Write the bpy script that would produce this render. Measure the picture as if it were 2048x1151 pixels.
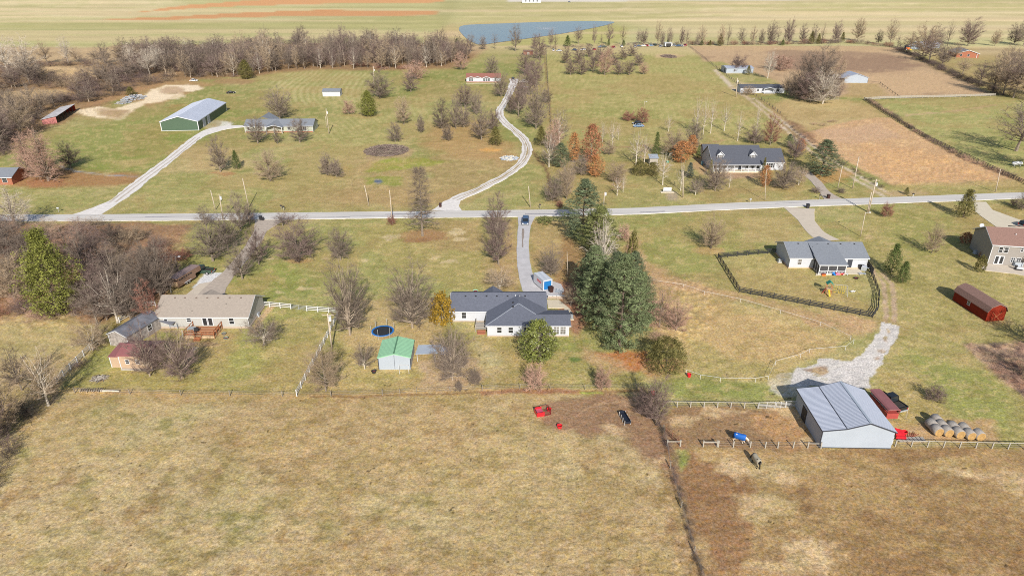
import bpy, bmesh, math, random
import numpy as np
from mathutils import Vector, Matrix
R = math.radians
for o in list(bpy.data.objects): bpy.data.objects.remove(o)
S = bpy.context.scene
COL = S.collection
# ---------------------------------------------------------------- camera, sky, sun, exposure
CAM_H = 66.0; F_PX = 1365.0; PITCH = R(25.6)
cam_data = bpy.data.cameras.new('camera'); cam = bpy.data.objects.new('camera', cam_data); COL.objects.link(cam)
cam_data.sensor_width = 36.0; cam_data.lens = 36.0 * F_PX / 2048.0
cam_data.clip_start = 0.5; cam_data.clip_end = 20000
cam.location = (0, 0, CAM_H); cam.rotation_euler = (R(90) - PITCH, 0, 0)
S.camera = cam
SUN_EL = R(30.5); SH_AZ = R(-8.4)            # shadows fall away from the camera, a little to the left
W = bpy.data.worlds.new('World'); S.world = W; W.use_nodes = True
wn = W.node_tree; wn.nodes.clear()
sky = wn.nodes.new('ShaderNodeTexSky'); sky.sky_type = 'NISHITA'; sky.sun_disc = False
sky.sun_elevation = SUN_EL; sky.sun_rotation = math.pi + SH_AZ; sky.altitude = 200; sky.air_density = 1.0; sky.dust_density = 1.5
bg = wn.nodes.new('ShaderNodeBackground'); bg.inputs[1].default_value = 0.10
wo = wn.nodes.new('ShaderNodeOutputWorld'); wn.links.new(sky.outputs[0], bg.inputs[0]); wn.links.new(bg.outputs[0], wo.inputs[0])
sd = bpy.data.lights.new('sun', 'SUN'); sd.energy = 4.9; sd.angle = R(0.6); sd.color = (1.0, 0.945, 0.86)
sun = bpy.data.objects.new('sun', sd); COL.objects.link(sun); sun.location = (0, -100, 200)
travel = Vector((math.sin(SH_AZ) * math.cos(SUN_EL), math.cos(SH_AZ) * math.cos(SUN_EL), -math.sin(SUN_EL)))
sun.rotation_euler = travel.to_track_quat('-Z', 'Y').to_euler()
S.view_settings.view_transform = 'Standard'; S.view_settings.look = 'None'; S.view_settings.gamma = 1.0
S.view_settings.exposure = 0.25; S.view_settings.use_curve_mapping = False
S.render.engine = 'CYCLES'; S.cycles.use_denoising = False; S.cycles.pixel_filter_type = 'BLACKMAN_HARRIS'; S.cycles.filter_width = 1.0; S.cycles.max_bounces = 5
# ---------------------------------------------------------------- helpers
def G(px, py, z=0.0):
    """point of the ground (or of height z) seen at a pixel of the 2048 wide photograph"""
    u = (px - 1024) / F_PX; v = (575.5 - py) / F_PX
    dy = math.cos(PITCH) + v * math.sin(PITCH); dz = -math.sin(PITCH) + v * math.cos(PITCH)
    t = (z - CAM_H) / dz
    return (u * t, dy * t)
def top_h(y, py):
    v = (575.5 - py) / F_PX
    return CAM_H + y * (-math.sin(PITCH) + v * math.cos(PITCH)) / (math.cos(PITCH) + v * math.sin(PITCH))
def ppm(y): return F_PX / (y * math.cos(PITCH) + CAM_H * math.sin(PITCH))
def lin(c): return tuple(((x / 255) / 12.92 if x / 255 <= 0.04045 else ((x / 255 + 0.055) / 1.055) ** 2.4) for x in c)
KG = 1.0      # sunlit level ground: picture value / albedo
KW = 1.8     # sunlit wall facing the sun
def C_(r, g, b, k=KG): return tuple(min(0.85, v / k) for v in lin((r, g, b)))
MATS = {}
def mat(name, col, rough=0.8, noise=0.18, scale=1.5, spec=0.3, metal=0.0, col2=None, sc3=(1, 1, 1), bump=0.0, objrand=0.0, detail=4, attr=None, trans=0.0):
    if name in MATS: return MATS[name]
    m = bpy.data.materials.new(name); m.use_nodes = True; MATS[name] = m
    nt = m.node_tree; N = nt.nodes; L = nt.links; b = N['Principled BSDF']
    b.inputs['Roughness'].default_value = rough; b.inputs['Specular IOR Level'].default_value = spec; b.inputs['Metallic'].default_value = metal
    tc = N.new('ShaderNodeTexCoord'); mp = N.new('ShaderNodeMapping'); mp.inputs['Scale'].default_value = sc3
    nz = N.new('ShaderNodeTexNoise'); nz.inputs['Scale'].default_value = scale; nz.inputs['Detail'].default_value = detail; nz.inputs['Roughness'].default_value = 0.65
    L.new(tc.outputs['Object'], mp.inputs[0]); L.new(mp.outputs[0], nz.inputs['Vector'])
    mr = N.new('ShaderNodeMapRange'); mr.inputs[1].default_value = 0.3; mr.inputs[2].default_value = 0.7; L.new(nz.outputs[0], mr.inputs[0])
    mx = N.new('ShaderNodeMix'); mx.data_type = 'RGBA'; L.new(mr.outputs[0], mx.inputs[0])
    c2 = col2 if col2 else tuple(v * (1 + noise) for v in col); c1 = tuple(v * (1 - noise) for v in col) if not col2 else col
    mx.inputs[6].default_value = (*c1, 1); mx.inputs[7].default_value = (*c2, 1)
    out = mx.outputs[2]
    def mul(o, fac_socket, lo, hi):
        r = N.new('ShaderNodeMapRange'); r.inputs[3].default_value = lo; r.inputs[4].default_value = hi; L.new(fac_socket, r.inputs[0])
        v = N.new('ShaderNodeVectorMath'); v.operation = 'SCALE'; L.new(o, v.inputs[0]); L.new(r.outputs[0], v.inputs[3]); return v.outputs[0]
    if objrand:
        oi = N.new('ShaderNodeObjectInfo'); out = mul(out, oi.outputs['Random'], 1 - objrand, 1 + objrand)
    if attr:
        at = N.new('ShaderNodeAttribute'); at.attribute_name = attr; out = mul(out, at.outputs['Fac'], 0.55, 1.45)
    L.new(out, b.inputs['Base Color'])
    if bump:
        bp = N.new('ShaderNodeBump'); bp.inputs['Strength'].default_value = bump; bp.inputs['Distance'].default_value = 0.1
        L.new(nz.outputs[0], bp.inputs['Height']); L.new(bp.outputs[0], b.inputs['Normal'])
    if trans:
        tr = N.new('ShaderNodeBsdfTranslucent'); ms = N.new('ShaderNodeMixShader'); ms.inputs[0].default_value = trans
        L.new(out, tr.inputs[0]); L.new(b.outputs[0], ms.inputs[1]); L.new(tr.outputs[0], ms.inputs[2])
        L.new(ms.outputs[0], N['Material Output'].inputs[0])
    return m
class MB:
    def __init__(s): s.v = []; s.f = []; s.m = []
    def poly(s, pts, mi=0):
        n = len(s.v); s.v += [tuple(p) for p in pts]; s.f.append(tuple(range(n, n + len(pts)))); s.m.append(mi)
    def box(s, x0, x1, y0, y1, z0, z1, mi=0):
        n = len(s.v)
        s.v += [(x0, y0, z0), (x1, y0, z0), (x1, y1, z0), (x0, y1, z0), (x0, y0, z1), (x1, y0, z1), (x1, y1, z1), (x0, y1, z1)]
        for q in ((0, 3, 2, 1), (4, 5, 6, 7), (0, 1, 5, 4), (1, 2, 6, 5), (2, 3, 7, 6), (3, 0, 4, 7)):
            s.f.append(tuple(n + i for i in q)); s.m.append(mi)
    def slab(s, pts, th, mi=0):
        """polygon given by its top outline, thickened downwards"""
        n = len(s.v); k = len(pts)
        nz = (Vector(pts[1]) - Vector(pts[0])).cross(Vector(pts[2]) - Vector(pts[0]))
        if nz.z < 0: pts = pts[::-1]
        s.v += [tuple(p) for p in pts] + [(p[0], p[1], p[2] - th) for p in pts]
        s.f.append(tuple(range(n, n + k))); s.m.append(mi); s.f.append(tuple(range(n + 2 * k - 1, n + k - 1, -1))); s.m.append(mi)
        for i in range(k):
            j = (i + 1) % k; s.f.append((n + i, n + k + i, n + k + j, n + j)); s.m.append(mi)
    def extr(s, sec, a, b, axis='x', mi=0):
        """closed section extruded from a to b; axis x: sec in (y,z); axis y: sec in (x,z)"""
        n = len(s.v); k = len(sec)
        for t in (a, b):
            s.v += [((t, p[0], p[1]) if axis == 'x' else (p[0], t, p[1])) for p in sec]
        s.f.append(tuple(range(n, n + k))); s.m.append(mi); s.f.append(tuple(range(n + 2 * k - 1, n + k - 1, -1))); s.m.append(mi)
        for i in range(k):
            j = (i + 1) % k; s.f.append((n + i, n + k + i, n + k + j, n + j)); s.m.append(mi)
    def tube(s, pts, rad, n=5, mi=0, cap=True):
        base = len(s.v); m = len(pts)
        for i, p in enumerate(pts):
            p = Vector(p); d = (Vector(pts[min(i + 1, m - 1)]) - Vector(pts[max(i - 1, 0)]))
            if d.length < 1e-6: d = Vector((0, 0, 1))
            d.normalize(); a = d.cross(Vector((0.3, 0.9, 0.12)) if abs(d.z) > .7 else Vector((0, 0, 1))).normalized(); b = d.cross(a)
            r = rad[i] if isinstance(rad, (list, tuple)) else rad
            for k in range(n):
                t = 2 * math.pi * k / n; q = p + a * (math.cos(t) * r) + b * (math.sin(t) * r); s.v.append((q.x, q.y, q.z))
        for i in range(m - 1):
            for k in range(n):
                k2 = (k + 1) % n; s.f.append((base + i * n + k, base + i * n + k2, base + (i + 1) * n + k2, base + (i + 1) * n + k)); s.m.append(mi)
        if cap:
            s.f.append(tuple(base + k for k in range(n - 1, -1, -1))); s.m.append(mi)
            s.f.append(tuple(base + (m - 1) * n + k for k in range(n))); s.m.append(mi)
    def mesh(s, name, mats, smooth=False):
        me = bpy.data.meshes.new(name); me.from_pydata(s.v, [], s.f)
        mats = mats if isinstance(mats, (list, tuple)) else [mats]
        for m in mats: me.materials.append(m)
        if len(mats) > 1: me.polygons.foreach_set('material_index', s.m)
        if smooth: me.polygons.foreach_set('use_smooth', [True] * len(s.f))
        me.update(); return me
    def build(s, name, mats, parent=None, smooth=False, fix=True):
        me = s.mesh(name, mats, smooth)
        if fix:
            bm = bmesh.new(); bm.from_mesh(me); bmesh.ops.recalc_face_normals(bm, faces=bm.faces); bm.to_mesh(me); bm.free()
        return link(name, me, parent)
def link(name, me, parent=None, loc=None, rot=None, scale=None):
    o = bpy.data.objects.new(name, me); COL.objects.link(o)
    if parent: o.parent = parent
    if loc: o.location = loc
    if rot: o.rotation_euler = rot
    if scale: o.scale = scale
    return o
def tag(o, label=None, cat=None, group=None, kind=None):
    if label: o['label'] = label
    if cat: o['category'] = cat
    if group: o['group'] = group
    if kind: o['kind'] = kind
    return o
def thing(name, label, cat, x, y, rz=0.0, z=0.0, group=None):
    return tag(link(name, None, loc=(x, y, z), rot=(0, 0, rz)), label, cat, group)
UB = {}
def bx(name, m, parent, c, d, rot=(0, 0, 0)):
    """a box part sharing one unit cube mesh per material"""
    if m.name not in UB:
        b = MB(); b.box(-.5, .5, -.5, .5, -.5, .5); UB[m.name] = b.mesh('box_' + m.name, m)
    return link(name, UB[m.name], parent, c, rot, d)
def beam(name, m, parent, a, b, w, h):
    """box part running from a to b"""
    a = Vector(a); b = Vector(b); d = b - a
    rz = math.atan2(d.y, d.x); ry = -math.atan2(d.z, math.hypot(d.x, d.y))
    return bx(name, m, parent, (a + b) / 2, (d.length, w, h), (0, ry, rz))
def copy_tree(o, parent=None):
    c = o.copy(); COL.objects.link(c); c.parent = parent
    for ch in [k for k in o.children]: copy_tree(ch, c)
    return c
# ---------------------------------------------------------------- ground: one sheet, colour zones with broken edges
def vnoise(x, y, seed=0):
    xi = np.floor(x).astype(np.int64); yi = np.floor(y).astype(np.int64); fx = x - xi; fy = y - yi
    fx = fx * fx * (3 - 2 * fx); fy = fy * fy * (3 - 2 * fy)
    def h(a, b):
        n = (a * 374761393 + b * 668265263 + seed * 1442695041) & 0x7fffffff
        n = ((n ^ (n >> 13)) * 1274126177) & 0x7fffffff
        return ((n ^ (n >> 16)) & 0xffff) / 65535.0
    return (h(xi, yi) * (1 - fx) + h(xi + 1, yi) * fx) * (1 - fy) + (h(xi, yi + 1) * (1 - fx) + h(xi + 1, yi + 1) * fx) * fy
def fbm(x, y, sc, octv=4, seed=0, g=0.5):
    s = 0; a = 1; t = 0
    for i in range(octv):
        s = s + a * vnoise(x / sc + 17.3 * i, y / sc - 9.1 * i, seed + i); t += a; a *= g; sc = sc / 2.03
    return s / t
STEP = 2.6
pys = np.arange(1170, -26, -STEP); pxs = np.arange(-70, 2120, STEP)
v = (575.5 - pys) / F_PX; dy = math.cos(PITCH) + v * math.sin(PITCH); dz = -math.sin(PITCH) + v * math.cos(PITCH); tt = -CAM_H / dz
ROWY = dy * tt; ROWT = tt
ys = np.concatenate([[-400, -60, 20, 45], ROWY, [2600, 4500, 9000]])
ts = np.concatenate([[ROWT[0]] * 4, ROWT, [ROWT[-1] * 1.5, ROWT[-1] * 2.4, ROWT[-1] * 4]])
us = (pxs - 1024) / F_PX
us = np.concatenate([[-6, -2.2, -1.2, -.9], us, [.9, 1.2, 2.2, 6]])
GX = (ts[:, None] * us[None, :]); GY = np.repeat(ys[:, None], len(us), 1)
nr, nc = GX.shape; X = GX.ravel(); Y = GY.ravel(); NV = len(X)
DIST = np.hypot(X, Y)
HOLD = np.zeros(NV); CLR = np.zeros((NV, 3)); HGT = np.zeros(NV)
n_big = fbm(X, Y, 60, 4, 3); n_mid = fbm(X, Y, 9, 4, 11); n_sml = fbm(X, Y, 2.2, 3, 23)
def sdf(poly, x, y):
    P = np.array(poly); d = np.full(len(x), 1e18); ins = np.zeros(len(x), bool); n = len(P)
    for i in range(n):
        a = P[i]; b = P[(i + 1) % n]; e = b - a; wx = x - a[0]; wy = y - a[1]
        t = np.clip((wx * e[0] + wy * e[1]) / max(1e-9, e @ e), 0, 1)
        d = np.minimum(d, (wx - e[0] * t) ** 2 + (wy - e[1] * t) ** 2)
        c = (a[1] <= y) != (b[1] <= y)
        with np.errstate(divide='ignore', invalid='ignore'):
            xx = a[0] + (y - a[1]) / (b[1] - a[1]) * e[0]
        ins ^= c & (x < xx)
    return np.where(ins, 1, -1) * np.sqrt(d)
def zone(pts, col, soft=1.0, alpha=1.0, warp=1.0, wsc=4.0, br=0.0, brs=3.0, height=None, world=False, aniso=1.0, seed=0, stripe=None, bias=0.0, hold=0.0):
    """paint an albedo zone: pts in picture pixels (or metres), edges warped and broken by noise.
    br: how far the zone is broken into patches; stripe = (angle, width, amount, colour)"""
    if col != GRAV: soft *= 2.0; warp *= 1.7; alpha *= .96
    P = pts if world else [G(*p) for p in pts]
    P = np.array(P); pad = soft + warp * 2 + 2
    s = np.where((X > P[:, 0].min() - pad) & (X < P[:, 0].max() + pad) & (Y > P[:, 1].min() - pad) & (Y < P[:, 1].max() + pad))[0]
    if not len(s): return
    x = X[s]; y = Y[s]; ax = x / aniso
    wx = x + warp * 2 * (fbm(x, y, wsc, 3, 40 + seed) - .5); wy = y + warp * 2 * (fbm(x, y, wsc, 3, 50 + seed) - .5)
    d = sdf(P, wx, wy) + bias
    w = np.clip(d / soft + .5, 0, 1); w = w * w * (3 - 2 * w)
    if br:
        n = fbm(ax, y, brs, 4, 60 + seed, .6); w = w * np.clip((n - .5 + (1 - br) * .5) * 5 + .2, 0, 1)
    w = w * alpha
    if col is not None:
        c = np.array(C_(*col))
        if stripe:
            a, wd, am, c2 = stripe; ph = (x * math.cos(a) + y * math.sin(a)) / wd + 1.2 * (fbm(x, y, 25, 2, 77) - .5)
            sw = (np.sin(ph * 2 * math.pi) * .5 + .5) * am * (0.4 + 1.2 * fbm(x, y, 12, 2, 78)); sw = np.clip(sw * (.95 if wd < 8 else 1.3), 0, 1)[:, None]
            cc = c * (1 - sw) + np.array(C_(*c2)) * sw
        else: cc = c[None, :]
        CLR[s] = CLR[s] * (1 - w[:, None]) + cc * w[:, None]
    if hold: HOLD[s] = np.maximum(HOLD[s], w * hold)
    if height:
        HGT[s] += w * height * (fbm(x, y, 1.1, 3, 91 + seed) - .2)
def blob(px, py, rx, ry, col, soft=.8, alpha=1.0, warp=.8, br=0.0, brs=1.5, height=None, seed=0, wsc=2.5):
    """ellipse given in pixels of the photo"""
    zone([(px + rx * math.cos(t * math.pi / 8), py + ry * math.sin(t * math.pi / 8)) for t in range(16)], col, soft, alpha, warp, wsc, br, brs, height, seed=seed)
def stroke(pts, w, col, soft=.5, alpha=1.0, warp=.4, br=0.0, brs=2.0, height=None, seed=0):
    """band of width w metres along a line of photo pixels"""
    P = [Vector(G(*p)) for p in pts]; Lf = []; Rt = []
    for i, p in enumerate(P):
        d = (P[min(i + 1, len(P) - 1)] - P[max(i - 1, 0)]).normalized(); n = Vector((-d.y, d.x))
        ww = w[i] if isinstance(w, (list, tuple)) else w
        Lf.append(tuple(p + n * ww / 2)); Rt.append(tuple(p - n * ww / 2))
    zone(Lf + Rt[::-1], col, soft, alpha, warp, 2.5, br, brs, height, world=True, seed=seed)
GRAV = (206, 199, 192); LAWN = (155, 151, 87); LAWN2 = (140, 143, 72); TAN = (196, 172, 126); DRY = (178, 156, 108); BROWN = (150, 118, 86); ORANGE = (176, 122, 74)
CLR[:] = np.array(C_(*LAWN))
# general two tone breakup of the lawns
def mixall(mask, col, w):
    w = (w * mask)[:, None]; CLR[:] = CLR * (1 - w) + np.array(C_(*col)) * w
far = np.clip((DIST - 560) / 60, 0, 1)
mixall(1 - far, (172, 158, 104), np.clip((n_mid - .47) * 5, 0, .62))
mixall(1 - far, (132, 138, 68), np.clip((n_big - .5) * 4, 0, .6))
# --- far fields
zone([(-2500, 98), (0, 98), (420, 92), (900, 92), (1000, 92), (1400, 93), (2048, 97), (4500, 110), (4500, -26), (-2500, -26)], (190, 182, 128), 20, 1, 6, 60)
zone([(-1500, 45), (-100, 45), (170, 43), (560, 40), (900, 30), (900, 56), (850, 100), (0, 100), (-1500, 102)], (172, 168, 108), 8, .95, 5, 40, stripe=(R(88), 26, .5, (192, 180, 126)))
zone([(-1500, 44), (-100, 44), (160, 43), (330, 30), (380, 12), (300, -20), (-1500, -20)], (214, 196, 150), 14, .95, 8, 60, stripe=(R(100), 40, .4, (190, 184, 126)))
zone([(560, 28), (900, 20), (900, 30), (560, 40), (180, 43), (120, 38)], (196, 186, 138), 8, .9, 3, 40)
zone([(262, 26), (380, 10), (520, 0), (640, -8), (890, -8), (890, 5), (620, 8), (440, 14)], (212, 154, 100), 5, 1, 5, 40, hold=1.2, br=.05, brs=60, aniso=6)
zone([(190, 39), (330, 34), (480, 26), (640, 20), (880, 22), (868, 31), (560, 33), (330, 40)], (204, 146, 94), 4, 1, 4, 40, hold=1.2, br=.05, brs=50, aniso=6)
zone([(890, 60), (930, -20), (905, -20), (868, 30), (880, 60)], (168, 162, 108), 8, .55, 2, 30)
zone([(905, 48), (935, 6), (2200, 2), (2200, 40), (1240, 44)], (192, 181, 124), 14, 1, 4, 60, stripe=(R(86), 45, .6, (212, 194, 146)))
zone([(1240, 40), (1500, 30), (2300, 20), (2300, 70), (1400, 76), (1260, 50)], (212, 192, 146), 14, .95, 10, 90)
zone([(1230, 60), (1500, 82), (2300, 84), (2300, 60), (1500, 58)], (190, 178, 124), 12, .5, 8, 60)
zone([(1020, 5), (1330, 2), (2048, -3), (2300, -4), (2300, -12), (1000, -12)], (216, 206, 192), 6, 1, 2, 60)
zone([(880, 60), (905, 48), (915, 60), (945, 96), (930, 110), (880, 90)], (196, 166, 124), 8, 1, 4, 30)
blob(1060, 68, 190, 28, (196, 172, 122), 8, .9, 3, wsc=20)
zone([(980, 92), (1060, 78), (1230, 50), (1260, 56), (1240, 92)], (176, 170, 100), 6, 1, 3, 30)
# --- woodland floor and left side
zone([(-900, 92), (210, 96), (240, 90), (620, 88), (900, 88), (975, 92), (950, 118), (900, 138), (760, 142), (640, 140), (520, 152), (430, 158), (340, 164), (250, 190), (210, 212), (130, 240), (60, 275), (-40, 330), (-900, 330)], (150, 118, 84), 4, 1, 3, 12, height=.8)
zone([(80, 134), (200, 138), (225, 150), (160, 158), (60, 150)], (206, 172, 122), 4, 1, 2, 12)
zone([(-300, 190), (0, 186), (60, 180), (140, 180), (130, 195), (60, 205), (-300, 215)], (198, 166, 118), 4, 1, 2, 12)
zone([(-1500, 100), (-100, 98), (-30, 320), (-1500, 400)], (166, 140, 100), 10, .8, 5, 40)
zone([(160, 215), (260, 178), (300, 172), (380, 160), (430, 168), (300, 215), (240, 200)], (176, 134, 92), 3, .8, 2, 8)
zone([(155, 222), (195, 214), (230, 216), (285, 200), (300, 180), (330, 170), (382, 172), (360, 190), (320, 205), (290, 208), (240, 240), (165, 234)], (230, 208, 172), 1.2, 1, 1.5, 6, br=.12, brs=8)
zone([(190, 228), (205, 217), (258, 220), (235, 237)], (170, 136, 104), 2, .8, 1.5, 6, br=.2)
blob(372, 176, 34, 7, (236, 216, 184), 1.5, .9, 1.5)
blob(330, 190, 40, 9, (232, 210, 176), 1.5, .8, 1.5, br=.2)
blob(432, 250, 34, 9, (222, 216, 208), 1, .95, 1)
blob(345, 181, 25, 8, (168, 132, 98), 2, .7, 1)
blob(470, 163, 42, 6, (160, 124, 88), 2, .8, 2)
blob(360, 216, 22, 8, (172, 124, 80), 2, .8, 1.5)
zone([(120, 262), (240, 240), (420, 195), (500, 205), (400, 275), (300, 330), (200, 330), (130, 300)], (140, 144, 72), 8, .8, 4, 20, br=.3, brs=25)
zone([(300, 250), (380, 270), (330, 320), (240, 345), (180, 340), (260, 300)], (132, 140, 62), 4, .8, 3, 12)
zone([(210, 322), (270, 318), (320, 310), (300, 330), (240, 336)], (184, 158, 104), 4, .8, 3, 10)
zone([(60, 345), (120, 335), (280, 350), (260, 370), (180, 375), (90, 375), (20, 372)], (164, 116, 76), 3, .85, 2, 10, br=.15)
blob(88, 366, 45, 9, (168, 116, 80), 1.5, .8, 1.5)
stroke([(118, 332), (150, 342), (200, 349), (280, 353)], 1.2, (150, 152, 156), .5, .9, .4)
blob(445, 346, 30, 5, (172, 124, 84), 1, .9, 1)
stroke([(330, 346), (380, 343), (520, 341), (600, 350), (640, 350), (700, 348), (790, 342), (950, 327)], 1.6, (118, 122, 58), .8, .7, .6)
zone([(350, 300), (420, 290), (500, 318), (520, 338), (380, 342), (330, 342)], (192, 166, 116), 4, .7, 3, 10, br=.3, brs=6)
zone([(620, 370), (700, 300), (790, 330), (880, 310), (1000, 300), (1040, 320), (1010, 350), (940, 380), (880, 408), (720, 412), (560, 400)], (172, 142, 96), 3, .75, 3, 8, br=.45, brs=7)
zone([(870, 250), (960, 240), (1020, 290), (1030, 320), (900, 318), (850, 290)], (178, 140, 90), 4, .8, 3, 10, br=.3)
blob(980, 300, 24, 3.5, (214, 160, 84), 1, .9, 1.2)
blob(692, 337, 11, 5, (206, 154, 92), 1, .8, 1)
zone([(735, 345), (750, 322), (765, 314), (860, 315), (900, 325), (820, 340)], (148, 152, 56), 1.5, .9, 1.5, 6, br=.15)
zone([(735, 300), (800, 290), (830, 300), (820, 312), (740, 322), (720, 315)], (176, 146, 110), 1.5, .8, 1.5)
blob(770, 362, 38, 10, (140, 146, 58), 1.5, .85, 1.5)
blob(757, 363, 9, 6, (96, 108, 132), .6, .95, .8, br=.35, brs=1.6)
stroke([(548, 402), (575, 372)], 2.5, (190, 164, 122), 1, .8, .6)
# mown stripes
zone([(530, 168), (560, 146), (640, 140), (740, 146), (740, 200), (700, 215), (600, 215)], (160, 154, 88), 6, .8, 3, 20, stripe=(R(-32), 3.0, .75, (196, 182, 126)))
zone([(680, 230), (760, 200), (870, 190), (860, 240), (760, 300), (660, 330), (600, 300)], (156, 150, 84), 6, .75, 3, 20, stripe=(R(-38), 2.6, .6, (186, 174, 114)))
zone([(500, 360), (640, 320), (720, 330), (640, 410), (240, 415), (330, 350)], (152, 148, 82), 6, .7, 3, 20, stripe=(R(100), 2.4, .5, (182, 170, 112)))
zone([(1080, 105), (1375, 96), (1560, 260), (1400, 300), (1080, 280)], (162, 155, 88), 6, .85, 3, 20, stripe=(R(172), 3.2, .55, (188, 176, 112)))
zone([(1080, 160), (1440, 150), (1500, 230), (1090, 215)], (170, 158, 96), 8, .6, 5, 30, stripe=(R(95), 5, .5, (150, 146, 74)))
zone([(1080, 215), (1300, 215), (1350, 250), (1080, 260)], (146, 146, 76), 6, .5, 4, 20, br=.4, brs=12)
blob(1337, 112, 30, 4, (198, 168, 126), 2, .8, 1.5); blob(1337, 112, 12, 2.5, (140, 104, 82), 1.5, .9, 1)
stroke([(1088, 100), (1098, 200), (1108, 330)], 1.4, (120, 92, 66), .6, .8, .5, br=.3, brs=5)
zone([(1080, 250), (1560, 262), (1600, 400), (1080, 405)], (160, 146, 88), 6, .6, 3, 10, br=.4, brs=7)
stroke([(1062, 300), (1092, 335), (1100, 365), (1100, 385), (1112, 405)], 1.2, (118, 88, 62), .5, .9, .6)
stroke([(1200, 296), (1250, 294), (1300, 290), (1330, 296), (1420, 286), (1450, 280)], 1.6, (166, 120, 92), .8, .7, .6, br=.2)
blob(1345, 392, 12, 9, (168, 148, 132), .8, .7, .6, br=.3, brs=1)
# right: brush fields
BR = (168, 138, 108)
zone([(1378, 92), (1700, 92), (1792, 96), (1990, 190), (1760, 196), (1700, 190), (1600, 200), (1550, 160), (1450, 125), (1410, 122)], BR, 1.5, 1, 1.5, 10, height=.25, hold=.85)
zone([(1378, 92), (1700, 92), (1792, 96), (1990, 190), (1760, 196), (1700, 190), (1600, 200), (1550, 160), (1450, 125), (1410, 122)], (196, 164, 124), 3, .7, 4, 10, br=.55, brs=12, seed=22)
zone([(1378, 92), (1700, 92), (1790, 96), (1770, 105), (1640, 104), (1400, 100)], (192, 160, 118), 3, .8, 3, 10, br=.2)
zone([(1540, 100), (1760, 105), (1840, 130), (1800, 150), (1680, 140), (1540, 140)], (144, 114, 94), 6, .75, 5, 16, br=.35, brs=14)
zone([(1720, 150), (1850, 140), (1960, 180), (1800, 192), (1740, 180)], (200, 166, 124), 4, .7, 4, 12, br=.4, brs=8)
blob(1793, 160, 3, 1, (235, 235, 235), .3, 1, .2)
zone([(1700, 165), (1756, 168), (1775, 190), (1740, 200), (1690, 190)], (176, 150, 100), 2, .9, 2, 8)
zone([(1560, 198), (1700, 200), (1740, 212), (1770, 235), (1690, 246), (1600, 262), (1540, 230)], (190, 164, 112), 3, .9, 2, 10, br=.15)
zone([(1600, 268), (1700, 242), (1775, 234), (1860, 282), (2060, 366), (2010, 372), (1790, 372), (1745, 350), (1680, 318), (1620, 290)], (214, 174, 124), .9, 1, 1.0, 8, height=.35, hold=.9)
zone([(1720, 290), (1840, 296), (1960, 345), (2000, 366), (1800, 366), (1720, 330)], (220, 170, 108), 3, .6, 3, 10, br=.6, brs=5, height=.25)
zone([(1600, 268), (1700, 242), (1775, 234), (1860, 282), (2060, 366), (2010, 372), (1790, 372), (1745, 350), (1680, 318), (1620, 290)], (184, 144, 106), 1.5, .55, 2, 8, br=.66, brs=3, seed=21)
zone([(1620, 262), (1760, 244), (1800, 275), (1700, 290)], (196, 160, 126), 3, .7, 3, 10, br=.3, brs=6)
zone([(1570, 238), (1600, 246), (1640, 280), (1600, 285), (1560, 262)], (150, 110, 84), 2, .7, 2, 6, br=.3)
zone([(1730, 204), (1990, 196), (2048, 204), (2200, 210), (2300, 380), (2060, 362), (1900, 300), (1810, 240)], (158, 156, 90), 3, 1, 1.5, 10, stripe=(R(75), 7, .35, (186, 174, 110)))
stroke([(1808, 231), (1870, 226), (1950, 217), (1992, 210)], 2.2, (192, 160, 124), 1, .9, .8, br=.1)
zone([(1990, 225), (2300, 240), (2300, 330), (2020, 300)], (148, 150, 76), 5, .7, 4, 20)
zone([(1840, 122), (1990, 186), (2300, 196), (2300, 100), (1900, 96)], (172, 146, 98), 5, .8, 4, 15, br=.3, brs=10)
blob(1990, 100, 35, 6, (150, 132, 96), 3, .7, 3)
# verges north of road
zone([(1640, 376), (2200, 352), (2200, 380), (1640, 398)], (164, 150, 90), 2, .7, 1.5, 8)
stroke([(1500, 200), (1560, 250), (1640, 318), (1700, 352), (1768, 392)], 1.5, (206, 188, 164), .4, 1, .5, seed=1)
stroke([(1516, 196), (1590, 250), (1668, 314), (1728, 350)], 1.2, (128, 98, 74), .6, .8, .8, br=.25, seed=3)
stroke([(1508, 197), (1572, 248), (1655, 315), (1715, 350), (1785, 392)], 1.5, (206, 188, 164), .4, 1, .5, seed=2)
stroke([(1430, 140), (1470, 180), (1503, 200)], 3.2, (204, 186, 160), .8, 1, .6)
blob(1488, 168, 22, 4, (178, 160, 130), 1.5, .7, 1)
blob(1660, 350, 45, 16, (184, 138, 84), 2, .8, 1.5, br=.15)
blob(1810, 386, 45, 5, (184, 160, 122), 1, .8, 1)
zone([(1550, 350), (1620, 355), (1600, 380), (1400, 392), (1400, 350)], (164, 142, 92), 2, .6, 2, 6, br=.3)
blob(1475, 350, 55, 7, (176, 140, 112), 1, .9, 1)
blob(1402, 330, 16, 18, (186, 148, 108), 1, .8, 1)
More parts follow.
